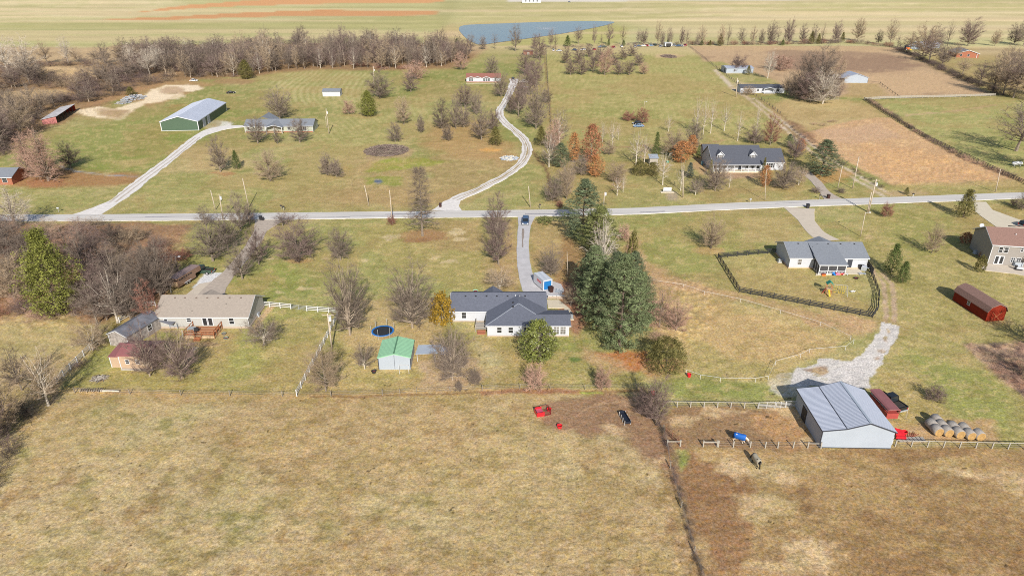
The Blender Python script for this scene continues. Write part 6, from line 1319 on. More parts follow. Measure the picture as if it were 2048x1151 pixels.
window(H13, 'R', 4, 1.0, 1.3, 1.5, 15); window(H13, 'R', 8, 1.0, 1.3, 1.5, 15); bx('porch_post', TRIM, H13, (13.6, -.1, 1.5), (.3, .3, 3)); fascia(H13, [(-.5, -.55, 2.85), (7.5, -.55, 5.4), (15.5, -.55, 2.85), (15.5, 20.5, 2.85)], h=.3)
simple('long white roofed building behind bare trees at the upper right', 'mobile_home', 1838, 97, 1884, 12, 3.0, 4.6, METW, MET, cat='building', rot=R(10))
simple('grey roofed outbuilding beside the orange machine at the upper right', 'shed', 1818, 99, 1842, 8, 2.4, 3.4, METW, mat('grey_tin', (.3, .31, .32), .6), cat='shed')
simple('white farmhouse cut by the top edge of the view', 'house', 1044, 6, 1082, 14, 5, 9, WHITE, SHG2, wins=((.2, 2, 2, 2), (.4, 2, 2, 2), (.6, 2, 2, 2), (.8, 2, 2, 2)))
o, Wd = simple('small rust red shed by the hedgerow behind the curving drive', 'shed', 1047, 110, 1066, 6, 2.6, 3.3, mat('rust_boards', (.22, .10, .07), .9, .2), mat('rust_roof', (.20, .13, .10), .9, .2), cat='shed'); bx('barn_door', WOODG, o, (Wd * .5, -.05, 1), (1.8, .06, 2))
# grey playhouse on legs
o = thing('playhouse', 'small weathered grey wooden playhouse with tin roof behind the junipers', 'playhouse', *G(1299, 330))
for x in (0, 2.8):
    for y in (0, 2.4): bx('leg', WOODG, o, (x, y, .5), (.15, .15, 1.0))
for k in range(7): bx('board', WOODG, o, (.2 + k * .4, 0, 1.7), (.37, .06, 1.6))
bx('side_wall', WOODG, o, (2.8, 1.2, 1.7), (.06, 2.4, 1.6)); bx('side_wall', WOODG, o, (0, 1.2, 1.7), (.06, 2.4, 1.6)); slabpart('roof', mat('tin_blue_grey', C_(146, 154, 166), .5), o, [(-.3, -.4, 2.5), (3.1, -.4, 2.5), (3.1, 2.8, 3.3), (-.3, 2.8, 3.3)], .06)

H14 = thing('house', 'brick house with grey roof cut by the left edge of the view', 'house', *G(-60, 371), R(4))
wall_gable('wall', BRICK, H14, 0, 13.5, 0, 9, 2.7, 4.4, 'x'); roof_gable('roof', SHG2, H14, 0, 13.5, 0, 9, 2.7, 4.4, 'x', .6)
window(H14, 'F', 11.3, .9, 1.4, 1.3, 0); door(H14, 'F', 8.8, .1, 1, 2.1, 0); window(H14, 'F', 5, .9, 1.4, 1.3, 0); fascia(H14, [(-.6, -.62, 2.5), (14.1, -.62, 2.5)])
# ---------------------------------------------------------------- fences
FW = mat('white_vinyl', (.60, .60, .60), .5, .02); FB = mat('black_stain', (.035, .035, .04), .7, .2, 3); FG = mat('grey_fence_wood', (.34, .32, .28), .9, .2, 3, .1); FGD = mat('dark_fence_wood', (.10, .085, .07), .9, .2, 3, .1)
FP = mat('wire_fence_post', (.24, .21, .17), .9, .3, 3, .1); WIRE = mat('fence_wire', (.22, .20, .18), .6); PIPE = mat('gate_pipe', (.50, .50, .50), .4)
def fence(name, label, pts, sp, ph, rails, rh, m, psz=.14, rt=.04, group=None, world=False, wire=(), lean=0.0):
    P = [Vector(p) if world else Vector(G(*p)) for p in pts]; o = thing(name, label, 'fence', P[0].x, P[0].y, group=group); W = []
    for i in range(len(P) - 1):
        n = max(1, round((P[i + 1] - P[i]).length / sp))
        W += [P[i].lerp(P[i + 1], k / n) for k in range(n)]
    W.append(P[-1]); r = random.Random(len(W)); L_ = [(q.x - P[0].x, q.y - P[0].y) for q in W]
    for q in L_: bx('post', m, o, (q[0], q[1], ph / 2), (psz, psz, ph), (r.uniform(-1, 1) * lean, r.uniform(-1, 1) * lean, 0))
    for a, b in zip(L_[:-1], L_[1:]):
        for z in rails: beam('board', m, o, (a[0], a[1], z + r.uniform(-.015, .015)), (b[0], b[1], z + r.uniform(-.015, .015)), rt, rh)
        for z in wire: beam('wire', WIRE, o, (a[0], a[1], z), (b[0], b[1], z), .02, .025)
    return o
R3 = (.42, .82, 1.2)
fence('board_fence', 'white three rail fence running right from the cream house to the gate gap', [(519, 612), (582, 618)], 2.5, 1.35, R3, .14, FW)
fence('board_fence', 'white three rail fence from the gate gap to the corner by the utility pole', [(614, 622), (680, 627)], 2.5, 1.35, R3, .14, FW)
fence('board_fence', 'long white three rail fence slanting down between the two back yards', [(680, 627), (594, 792)], 2.5, 1.35, R3, .14, FW)
fence('board_fence', 'white three rail fence going down to the lower left thicket', [(181, 700), (99, 782)], 2.45, 1.35, R3, .14, FW)
fence('board_fence', 'white fence between the tarped barn and the cream house', [(312, 613), (281, 613), (266, 630), (240, 645)], 2.5, 1.3, R3, .14, FW)
gt = thing('gate', 'dark metal gate in the gap of the white three rail fence', 'gate', *G(582, 618)); e_ = Vector(G(614, 622)) - Vector(G(582, 618))
for z in (.3, .6, .9, 1.2): beam('gate_bar', GREYP, gt, (.1, 0, z), (e_.x - .1, e_.y, z), .04, .05)
for k in (.02, .5, .98): bx('gate_stile', GREYP, gt, (e_.x * k, e_.y * k, .7), (.06, .06, 1.2))
R4 = (.3, .62, .94, 1.26)
fence('board_fence', 'black four board fence enclosing the yard of the screened porch house', [(1554, 506), (1497, 510), (1493, 511), (1436, 516), (1478, 584), (1745, 635), (1755, 620), (1757, 590), (1746, 560), (1740, 545)], 2.45, 1.4, R4, .14, FB)
fence('board_fence', 'tall black fence panel beside the patio of the screened porch house', [(1727, 524), (1745, 548)], 1.6, 1.6, (.2, .5, .8, 1.1, 1.4), .24, FB)
fence('board_fence', 'grey one rail wooden fence along the upper side of the muddy paddock', [(1327, 813), (1515, 816)], 2.3, 1.15, (1.08,), .12, FG, .16, wire=(.35, .7))
fence('board_fence', 'grey post and rail fence along the lower right pasture beside the bales', [(1790, 892), (2048, 898), (2110, 900)], 2.35, 1.2, (1.12,), .12, FG, .15, wire=(.4, .75))
fence('wire_fence', 'wooden posts with wire between the paddock and the lower pasture', [(1406, 893), (1436, 893), (1466, 894), (1500, 894), (1530, 895), (1555, 895), (1586, 895), (1615, 895), (1641, 896)], 40, 1.15, (), .1, FG, .16, wire=(.4, .75, 1.05), lean=.04)
fence('board_fence', 'short grey rail panel at the open left end of the paddock wire', [(1406, 892.5), (1434, 892.5)], 40, 1.15, (.85,), .14, FG, .17)
fence('board_fence', 'short grey rail panel in the weedy paddock corner', [(1334, 892), (1360, 892)], 40, 1.2, (.9,), .14, FG, .18)
fence('board_fence', 'short grey rail panel joining the paddock wire to the white barn', [(1615, 894), (1638, 894)], 40, 1.0, (.7,), .14, FG, .14)
fence('wire_fence', 'leaning wire fence with few posts running down to the bottom edge', [(1326, 860), (1334, 892), (1340, 935), (1362, 1015), (1388, 1105), (1420, 1200)], 60, 1.15, (), .1, FP, .13, wire=(.4, .75, 1.05), lean=.1)
fence('wire_fence', 'long low wire fence with thin posts behind the left back yards', [(150, 785), (260, 788), (362, 790), (460, 791), (565, 793), (662, 792), (765, 790)], 60, 1.1, (), .1, FP, .12, wire=(.4, .75, 1.0), lean=.12)
fence('wire_fence', 'low wire fence with thin posts behind the middle house', [(765, 790), (800, 788), (833, 786), (900, 783), (965, 780), (1040, 777), (1100, 778), (1170, 779), (1273, 778), (1300, 779)], 60, 1.1, (), .1, FP, .1, wire=(.4, .75, 1.0), lean=.12)
fence('board_fence', 'dark weathered board fence slanting across the right pasture', [(1728, 200), (1790, 240), (1860, 280), (1955, 325), (2048, 368), (2090, 388)], 2.8, 1.4, (.4, .8, 1.2), .16, FGD, .18)
fence('board_fence', 'pale weathered board fence between brush field and pasture at upper right', [(1728, 200), (1800, 197), (1900, 195), (1990, 192)], 3, 1.5, (.45, .85, 1.25), .26, FG, .18)
fence('wire_fence', 'post fence along the right side of the big mown field', [(1376, 92), (1420, 126), (1480, 172), (1545, 215), (1560, 228)], 5, 1.3, (), .1, FGD, .25, wire=(.6, 1.2))
fence('wire_fence', 'wire fence dividing the upper lawns behind the curving drive', [(1092, 98), (1097, 190), (1102, 260)], 8, 1.3, (), .1, FGD, .25, wire=(1.2,))
fence('wire_fence', 'thin fence across the small field beside the mobile homes', [(1510, 200), (1590, 198), (1650, 198)], 8, 1.1, (), .1, FGD, .15, wire=(1.0,))
fence('wire_fence', 'fence curving from the white open shed down to the weathered fence', [(1735, 165), (1760, 168), (1790, 190), (1798, 196)], 6, 1.2, (.9,), .12, FGD, .2)
# pipe gates beside the barn
def gate(label, a, b, h=1.25, n=5, m=PIPE):
    p = Vector(G(*a)); e = Vector(G(*b)) - p; o = thing('gate', label, 'gate', p.x, p.y)
    for k in range(n): z = .2 + (h - .2) * k / (n - 1); beam('gate_bar', m, o, (.05, 0, z), (e.x, e.y, z), .05, .05)
    for t in (0, .5, 1): bx('gate_stile', m, o, (e.x * t, e.y * t, h / 2 + .05), (.07, .07, h))
    return o
gate('left grey pipe gate beside the white metal barn', (1516, 817), (1549, 816)); gate('middle grey pipe gate beside the white metal barn', (1551, 816), (1570, 815)); gate('right grey pipe gate touching the white metal barn', (1571, 815), (1592, 814))
gate('rusty pipe gate leaning into the muddy paddock', (1331, 868), (1356, 888), m=mat('rusty_pipe', (.20, .09, .06), .9))
# round pen of white tape
RP = [(1330, 575), (1296, 570), (1300, 566), (1366, 576), (1408, 590), (1480, 605), (1560, 628), (1640, 652), (1700, 680), (1706, 688), (1690, 700), (1618, 706), (1600, 716), (1550, 730), (1536, 760), (1510, 765), (1440, 764), (1400, 758), (1372, 748)]
o = thing('tape_fence', 'thin white tape fence looping round the central right pasture', 'fence', *G(*RP[0])); q0 = Vector(G(*RP[0])); qs = [Vector(G(*p)) - q0 for p in RP[1:]]
for a, b in zip(qs[:-1], qs[1:]):
    beam('tape', FW, o, (a.x, a.y, .95), (b.x, b.y, .95), .02, .045)
for q in qs: bx('post', FW, o, (q.x, q.y, .5), (.05, .05, 1.0))
# ---------------------------------------------------------------- poles
POLE = mat('utility_pole_wood', (.46, .39, .31), .9, .2, 2, .1)
def pole(label, bpx, tpx, r=.14, arm=False, can=False, lamp=False, m=POLE, cat='pole', name='utility_pole'):
    x, y = G(*bpx); h = top_h(y, tpx[1]); zc = (y * math.cos(PITCH) + (CAM_H - h) * math.sin(PITCH)); tx = (tpx[0] - 1024) / F_PX * zc
    o = thing(name, label, cat, x, y); dx = max(-h * .12, min(h * .12, tx - x)); b = MB(); b.tube([(0, 0, -.2), (dx * .5, 0, h * .5), (dx, 0, h)], [r, r * .85, r * .7], 8); b.build('shaft', m, o, smooth=True)
    if arm: beam('crossarm', m, o, (dx - 1.1, 0, h - .4), (dx + 1.1, 0, h - .4), .12, .12)
    if can:
        b = MB(); b.tube([(0, 0, 0), (0, 0, .9)], .26, 10); c = b.build('transformer', mat('transformer_grey', (.6, .62, .64), .4), o); c.location = (dx * .9 + .35, -.1, h * .8)
    if lamp: beam('lamp_arm', METW, o, (dx, 0, h - .3), (dx + .9, -.2, h), .06, .06); bx('lamp_head', TRIM, o, (dx + 1.05, -.2, h), (.5, .3, .18))
    return o
pole('bare utility pole standing where the white fences meet', (664, 697), (655, 626), .17, arm=True, can=True)
pole('plain pole at the road, left of the driveway row of trees', (431, 420), (421, 380)); pole('pole with white transformer at the road left', (447, 440), (438, 388), can=True)
pole('tall plain pole on the left road verge', (498, 415), (485, 357)); pole('plain leaning pole on the verge in front of the big gravel field', (738, 412), (729, 371))
pole('pole rising out of the round clipped bush', (785, 448), (779, 380)); pole('slim pole right of the curving drive mouth', (1061, 415), (1057, 372))
pole('pole with grey transformer behind the tall dark pine', (1207, 416), (1209, 384), can=True); pole('pole near the white sign by the road', (1366, 395), (1366, 342), .2)
pole('slim pole in front of the porch of the dormered house', (1530, 401), (1529, 340), .1); pole('left one of two slim poles by the short gravel drive', (1675, 377), (1685, 332)); pole('right one of two slim poles by the short gravel drive', (1705, 377), (1718, 313), .17)
pole('big leaning utility pole with transformer south of the road', (1737, 424), (1753, 358), .2, arm=True, can=True); pole('shorter brace pole leaning beside the big utility pole', (1735, 424), (1743, 384), .16)
pole('lamp pole on the lawn above the screened porch house', (1721, 473), (1731, 424), .12, lamp=True); pole('pole by the golden field at the far right', (1991, 384), (2001, 338))
pole('pair of poles right of the pale green house, the taller with transformer', (658, 268), (652, 217), .18, can=True); pole('shorter pole beside the pale green house', (653, 256), (651, 232), .12)
pole('pole in front of the bushy bare tree on the upper lawn', (748, 176), (747, 133), .2, arm=True, can=True); pole('pale pole beside the lane near the mobile homes', (1472, 194), (1475, 156), .25, can=True)
pole('small pole lamp in the big mown field', (1288, 214), (1289, 203), .1, lamp=True); pole('lamp pole behind the brown horse trailer', (357, 553), (350, 512), .12, lamp=True); pole('thin pole between driveway and pines', (1136, 558), (1134, 503), .07)
pole('slim pole left of the fence of the golden field lane', (1517, 232), (1518, 206), .12); pole('short white post behind the horse trailer', (342, 585), (343, 568), .1, m=FW)
pole('thin leaning post beside the big pasture near the truck', (1811, 838), (1817, 815), .05); pole('thin white post in the yard of the cream house', (366, 681), (364, 659), .05, m=FW)
# ---------------------------------------------------------------- vehicles
TYRE = mat('tyre_rubber', (.02, .02, .022), .8); RIM = mat('wheel_rim', (.5, .5, .52), .3, metal=.6); CGL = mat('car_glass', (.02, .025, .03), .06, spec=.8); CHR = mat('lamp_clear', (.8, .8, .8), .2); TLR = mat('tail_lamp_red', (.4, .02, .02), .3)
def paint(n, c): return mat('paint_' + n, c, .25, .02, .5, .6)
def wheel(parent, x, y, r=.34, w=.24):
    if 'wheel' not in UB:
        b = MB(); b.tube([(0, -.5, 0), (0, .5, 0)], 1, 16); UB['wheel'] = b.mesh('tyre', TYRE); b = MB(); b.tube([(0, -.52, 0), (0, .52, 0)], .6, 12); UB['rim'] = b.mesh('rim', RIM)
    o = link('wheel', UB['wheel'], parent, (x, y, r), None, (r, w, r)); link('rim', UB['rim'], o); return o
def car(label, px, py, rz, pm, kind='suv', L=4.6, Wd=1.85, Hh=1.65, name='car', cat='car'):
    x, y = G(px, py); o = thing(name, label, cat, x, y, rz); w = Wd / 2; hl = L / 2
    if kind == 'pickup': prof = [(-hl, .45), (-hl, .98), (-hl * .28, 1.0), (hl * .42, 1.02), (hl * .92, .92), (hl, .72), (hl, .4)]
    elif kind == 'sedan': prof = [(-hl, .4), (-hl, .85), (-hl * .8, .92), (hl * .5, .9), (hl * .92, .76), (hl, .6), (hl, .35)]
    else: prof = [(-hl, .42), (-hl, .95), (-hl * .9, 1.0), (hl * .48, 1.0), (hl * .9, .88), (hl, .7), (hl, .38)]
    b = MB(); n = len(prof); V = []
    for s, k in ((-1, 1.0), (-1, .93), (1, .93), (1, 1.0)):
        pass
    rings = [(-w * .93, 1.0), (-w, .55), (w, .55), (w * .93, 1.0)]
    def pt(p, yy, f): zc = .62; return (p[0] * (1 if f > .9 else .985), yy, p[1] if (f > .9 or p[1] < .6) else p[1] * .9)
    base = 0
    for (yy, f) in rings: b.v += [pt(p, yy, f) for p in prof]
    for i in range(3):
        for j in range(n): j2 = (j + 1) % n; b.f.append((i * n + j, i * n + j2, (i + 1) * n + j2, (i + 1) * n + j)); b.m.append(0)
    b.f.append(tuple(range(n))); b.m.append(0); b.f.append(tuple(range(4 * n - 1, 3 * n - 1, -1))); b.m.append(0)
    b.build('body', pm, o)
    if kind == 'pickup': g = [(-hl * .26, .98), (-hl * .2, Hh + .1), (hl * .22, Hh + .12), (hl * .46, 1.0)]
    elif kind == 'sedan': g = [(-hl * .62, .9), (-hl * .34, Hh - .05), (hl * .12, Hh - .03), (hl * .5, .88)]
    else: g = [(-hl * .93, .97), (-hl * .8, Hh - .04), (hl * .14, Hh - .02), (hl * .52, .98)]
    b = MB(); wi, wt = w * .93, w * .78; pts = [(g[0], wi), (g[1], wt), (g[2], wt), (g[3], wi)]
    for s in (-1, 1): b.v += [(p[0], s * ww, p[1]) for p, ww in pts]
    b.f += [(0, 1, 2, 3), (7, 6, 5, 4), (0, 4, 5, 1), (1, 5, 6, 2), (2, 6, 7, 3), (3, 7, 4, 0)]; b.m = [0] * 6; b.build('windows', CGL, o)
    bx('roof', pm, o, ((g[1][0] + g[2][0]) / 2, 0, g[1][1] + .04), (g[2][0] - g[1][0] + .1, wt * 2 + .04, .09))
    for s in (-1, 1):
        beam('pillar', pm, o, (g[0][0], s * (wi + .01), g[0][1]), (g[1][0], s * (wt + .01), g[1][1]), .07, .12); beam('pillar', pm, o, (g[3][0], s * (wi + .01), g[3][1]), (g[2][0], s * (wt + .01), g[2][1]), .07, .08)
        if kind != 'pickup' or True: mx = (g[1][0] + g[2][0]) / 2; beam('pillar', pm, o, (mx, s * (wi + .01), g[0][1]), (mx, s * (wt + .01), g[1][1]), .07, .1)
        bx('headlight', CHR, o, (hl - .05, s * w * .72, .72), (.18, .36, .18)); bx('tail_light', TLR, o, (-hl + .03, s * w * .82, .82), (.12, .2, .3)); bx('mirror', pm, o, (hl * .4, s * (w + .08), 1.05), (.12, .2, .14))
        for wx in (-hl * .6, hl * .62): wheel(o, wx, s * (w - .1), .38 if kind == 'pickup' else .34)
    if kind == 'pickup': bx('bed', mat('truck_bed_liner', (.05, .045, .04), .9, .4, 3), o, (-hl * .64, 0, .99), (hl * .66, w * 1.6, .03))
    bx('bumper', GREYP, o, (hl + .03, 0, .5), (.12, Wd * .9, .2)); bx('bumper', GREYP, o, (-hl - .03, 0, .5), (.12, Wd * .9, .2))
    if kind == 'pickup':
        for s in (-1, 1): bx('bed_rail', pm, o, (-hl * .64, s * w * .88, 1.08), (hl * .7, .12, .18))
        bx('tailgate', pm, o, (-hl + .04, 0, 1.0), (.1, w * 1.8, .36))
    return o
PB = paint('dark_blue', (.05, .09, .17)); PBL = paint('sky_blue', (.18, .28, .42)); PK = paint('black', (.015, .016, .018)); PW_ = paint('white', (.6, .6, .6)); PS = paint('silver', (.45, .47, .5)); PR = paint('red', (.5, .03, .04)); PG = paint('dark_green', (.04, .07, .05)); PO = paint('orange', (.7, .16, .03))
car('dark blue suv driving down the asphalt driveway from the road', 1051, 446, R(-93), PB, L=4.7)
car('light blue sedan parked beside the bushes in the big field', 1277, 254, R(183), PBL, 'sedan', Hh=1.45); car('black sedan with open hood behind the light blue one', 1275, 248, R(195), PK, 'sedan', Hh=1.45)
car('black pickup truck parked right of the metal barn', 1779, 808, R(110), PK, 'pickup', 5.3, 1.95, 1.75, 'pickup_truck', 'pickup truck')
car('dark pickup truck hitched in front of the brown horse trailer', 404, 546, R(178), PG, 'pickup', 5.5, 1.95, 1.75, 'pickup_truck', 'pickup truck')
car('white pickup at the far end of the curving gravel drive, farther one', 1047, 166, R(2), PW_, 'pickup', 5.6, 1.95, 1.75, 'pickup_truck', 'pickup truck'); car('silver pickup at the far end of the curving gravel drive, nearer one', 1047, 176, R(2), PS, 'pickup', 5.6, 1.95, 1.75, 'pickup_truck', 'pickup truck')
car('dark car nosing in beside the white house with brown roof', 1026, 160, R(88), PK, L=4.6); car('blue car on the far road at the top edge', 1139, 5, R(10), PB)
car('pale car parked at the wood edge behind the scrap heap', 388, 163, R(5), PW_, 'sedan'); car('dark wreck of a car in the rough grass behind the green barn', 462, 187, R(20), PK, 'sedan', Hh=1.3)
car('dark car at the right edge of the view on the pale driveway', 2052, 452, R(20), PK)
rj = random.Random(3); jc = [PW_, PS, PB, PW_, PR, PBL, PG, PS]
for i, (px, py) in enumerate([(1107, 102.5), (1118, 103), (1149, 101.5), (1166, 101), (1188, 100.5), (1201, 95.5), (1209, 95.5), (1227, 96), (1243, 95), (1270, 94), (1278, 93.5), (1287, 93), (1294, 93), (1301, 92.5), (1309, 92), (1322, 94), (1331, 93.5), (1348, 92.5), (1356, 93.5), (1364, 93.5), (1370, 92.5)]):
    cn = ['white', 'silver', 'dark blue', 'white', 'red', 'sky blue', 'green', 'silver'][i % 8] if i != 7 else 'red'
    car('junked %s car in the row along the hedge, %s from the left' % (cn, ['first', 'second', 'third', 'fourth', 'fifth', 'sixth', 'seventh', 'eighth', 'ninth', 'tenth', 'eleventh', 'twelfth', 'thirteenth', 'fourteenth', 'fifteenth', 'sixteenth', 'seventeenth', 'eighteenth', 'nineteenth', 'twentieth', 'last'][i]), px, py, rj.uniform(0, 6.28), jc[i % 8] if i != 7 else PR, ['suv', 'sedan', 'pickup'][i % 3], name='junked_car')['group'] = 'junked vehicles along the hedge'
o = thing('box_truck', 'old white box truck with open dark back among the junked cars', 'truck', *G(1337, 95))
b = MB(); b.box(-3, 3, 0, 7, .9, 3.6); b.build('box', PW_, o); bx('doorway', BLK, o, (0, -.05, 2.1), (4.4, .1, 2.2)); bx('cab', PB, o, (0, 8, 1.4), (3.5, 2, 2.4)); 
for s in (-1, 1): wheel(o, s * 2, 1, .5, .5); wheel(o, s * 2, 6, .5, .5)
o = thing('small_tractor', 'bright orange machine at the hedge corner, upper right', 'tractor', *G(1814, 101)); b = MB(); b.box(-1.6, 1.6, -1, 1, .8, 2.2); b.build('hood', PO, o); bx('cab', BLK, o, (-1.2, 0, 2.6), (1.4, 1.6, 1.4)); bx('fender', paint('yellow', (.6, .4, .03)), o, (2.2, -1.2, .9), (1.8, .8, .6))
for s in (-1, 1): wheel(o, -1.3, s * 1.2, .9, .5); wheel(o, 1.3, s * 1.1, .6, .4)
# horse trailer
TB = mat('trailer_brown', C_(150, 120, 100, 1.3), .5, .1); TRF = mat('trailer_roof', C_(140, 120, 116), .6, .15, 1)
a = Vector(G(350, 578)); c = Vector(G(394, 551)); d = c - a; o = thing('horse_trailer', 'long brown gooseneck horse trailer parked beside the cream house', 'trailer', a.x, a.y, math.atan2(d.y, d.x)); L_ = d.length
b = MB(); b.box(0, L_ - 1.6, -1.1, 1.1, .5, 2.6); b.box(L_ - 1.6, L_ + .4, -1.1, 1.1, 1.4, 2.6); b.build('body', TB, o); bx('roof', TRF, o, (L_ / 2 - .6 + .6, 0, 2.66), (L_ + .4, 2.3, .1))
for k in range(6): bx('slat', BLK, o, (.8 + k * (L_ - 3) / 6, -1.12, 2.1), ((L_ - 3) / 6 - .25, .03, .28))
bx('slat', BLK, o, (-.02, 0, 2.15), (.03, 1.9, .3)); bx('rear_door', WOODT, o, (-.02, 0, 1.1), (.04, 2.0, 1.1))
for s in (-1, 1):
    for q in (L_ * .36, L_ * .48): wheel(o, q, s * 1.05, .36, .22)
    bx('fender', TRIM, o, (L_ * .42, s * 1.14, .78), (2.2, .12, .1))
# red stock trailer at the barn
a = Vector(G(1792, 842)); c = Vector(G(1759, 806)); d = c - a; o = thing('stock_trailer', 'maroon roofed red stock trailer against the right wall of the barn', 'trailer', a.x - .8, a.y, math.atan2(d.y, d.x)); L_ = d.length * 1.05
b = MB(); b.box(0, L_, -.95, .95, .5, 1.5); b.build('body', mat('trailer_red', (.34, .06, .05), .6, .15), o); b = MB(); b.extr([(-1.0, 2.2), (-.7, 2.36), (.7, 2.36), (1.0, 2.2), (.95, 2.14), (-.95, 2.14)], -.1, L_ + .5, 'x'); b.build('roof', MAR, o)
for k in range(8):
    for s in (-1, 1): bx('upright', mat('trailer_red', (.34, .06, .05)), o, (L_ * k / 7, s * .95, 1.8), (.06, .05, .7))
for z in (1.7, 1.95):
    for s in (-1, 1): bx('slat', TRIM if z > 1.8 else MATS['trailer_red'], o, (L_ / 2, s * .96, z), (L_, .03, .1))
for s in (-1, 1): wheel(o, L_ * .4, s * 1.0, .34, .2); wheel(o, L_ * .55, s * 1.0, .34, .2)
# storage container
a = Vector(G(1086, 581.5)); c = Vector(G(1067, 565.5)); ax = (c - a).normalized(); rz = math.atan2(ax.y, ax.x) - R(90)
o = thing('storage_container', 'white portable storage container with bright blue roll door on the parking pad', 'container', a.x, a.y, rz); D_ = (c - a).length; CW = 2.2
CWH = mat('container_white', (.50, .51, .55), .5, .04); b = MB(); b.box(0, CW, 0, D_, .12, 2.45); b.build('body', CWH, o); bx('roll_door', mat('roll_door_blue', (.02, .16, .42), .4, .05), o, (CW / 2 + .02, -.02, 1.2), (CW * .8, .06, 1.95))
for k in range(6): bx('door_rib', MATS['roll_door_blue'], o, (CW / 2 + .02, -.06, .4 + k * .33), (CW * .8, .03, .05))
ROOFM = mat('container_roof', C_(176, 184, 194), .4, .15, .8); bx('roof', ROOFM, o, (CW / 2, D_ / 2, 2.48), (CW + .06, D_ + .06, .06))
for k in range(8): bx('roof_bow', CWH, o, (CW / 2, D_ * (k + .5) / 8, 2.52), (CW, .06, .03))
RDL = mat('sign_red', (.5, .03, .05), .5); bx('sign_panel', RDL, o, (-.012, D_ * .42, 1.62), (.02, D_ * .42, .5))
for k in range(4): bx('sign_stroke', TRIM, o, (-.026, D_ * (.28 + .09 * k), 1.64), (.015, .07, .26)); bx('sign_stroke', TRIM, o, (-.027, D_ * (.28 + .09 * k) + .08, 1.64 + (.1 if k % 2 else -.1)), (.015, .14, .05))
bx('corner_post', TRIM, o, (0, 0, 1.25), (.14, .14, 2.5)); bx('corner_post', TRIM, o, (CW, 0, 1.25), (.14, .14, 2.5)); bx('header', TRIM, o, (CW / 2, -.01, 2.36), (CW, .12, .2)); bx('sill', BLK, o, (-.01, D_ / 2, .12), (.06, D_, .16))
def bin_(label, px, py, m, s=1.0, rz=0, group=None):
    o = thing('trash_bin', label, 'trash bin', *G(px, py), rz, group=group); b = MB(); b.v = [(-.28, -.3, .08), (.28, -.3, .08), (.28, .3, .08), (-.28, .3, .08), (-.34, -.38, 1.0), (.34, -.38, 1.0), (.34, .38, 1.0), (-.34, .38, 1.0)]
    b.f = [(0, 3, 2, 1), (4, 5, 6, 7), (0, 1, 5, 4), (1, 2, 6, 5), (2, 3, 7, 6), (3, 0, 4, 7)]; b.m = [0] * 6; b.build('bin_body', m, o); bx('lid', m, o, (0, 0, 1.05), (.74, .84, .08)); bx('handle', m, o, (0, .42, 1.0), (.5, .06, .06)); o.scale = (s, s, s)
    for q in (-.26, .26): wheel(o, q, .3, .12, .06)
    return o
DBR = mat('bin_brown', (.05, .022, .018), .5); DGR = mat('bin_dark', (.03, .03, .035), .5)
bin_('dark brown wheeled bin beside the blue roll door', 1102, 584, DBR, 1.25, .4); bin_('dark red wheeled bin by the road at the curving drive mouth', 881, 414, DBR, 1.1); bin_('dark bin at the edge of the left gravel drive mouth', 522, 440, DGR, 1.1); bin_('black bin by the left gravel drive mouth, right one', 526, 441, DGR, .9)
bin_('dark bin at the mouth of the right concrete drive', 1615, 416, DGR, 1.2); bin_('dark red bin beside the mailboxes of the short gravel drive', 1656, 397, DBR, 1.2); bin_('dark bin near the left gable of the dormered house', 1404, 330, mat('bin_teal', (.1, .2, .24), .5), 1.1)
def mailbox(label, px, py, m=BLK, post=FG):
    o = thing('mailbox', label, 'mailbox', *G(px, py)); bx('post', post, o, (0, 0, .55), (.12, .12, 1.1)); b = MB(); b.extr([(-.16, 0), (.16, 0), (.16, .2), (.1, .32), (-.1, .32), (-.16, .2)], -.3, .3, 'x'); q = b.build('box', m, o); q.location = (0, 0, 1.1); bx('flag', PR, o, (.1, .18, 1.4), (.03, .02, .16)); return o
mailbox('black mailbox on the verge above the left gravel drive mouth', 563, 419); mailbox('second black mailbox beside it on the verge', 568, 421); mailbox('black mailbox between driveway and tall dark pine', 1080, 417); mailbox('mailbox by the white sign pole on the right verge', 1500, 406, GREYP)
mailbox('black mailbox left of the short gravel drive', 1639, 398); mailbox('white post mailbox below the golden field', 1825, 395, BLK, FW); mailbox('white post mailbox behind the conical cedar', 1946, 390, BLK, FW); mailbox('pale mailbox at the left gravel drive fork', 118, 424, TRIM)
# sign
o = thing('sign_board', 'low white sign board on a gravel pad by the road', 'sign', *G(1326, 384)); bx('panel', TRIM, o, (1.3, 0, .95), (2.5, .1, 1.1)); bx('post', FG, o, (.05, .02, .75), (.12, .12, 1.5)); bx('post', FG, o, (2.6, .02, .75), (.12, .12, 1.5)); bx('pad', CONC2, o, (1.3, -.1, .05), (4.2, 1.6, .1))
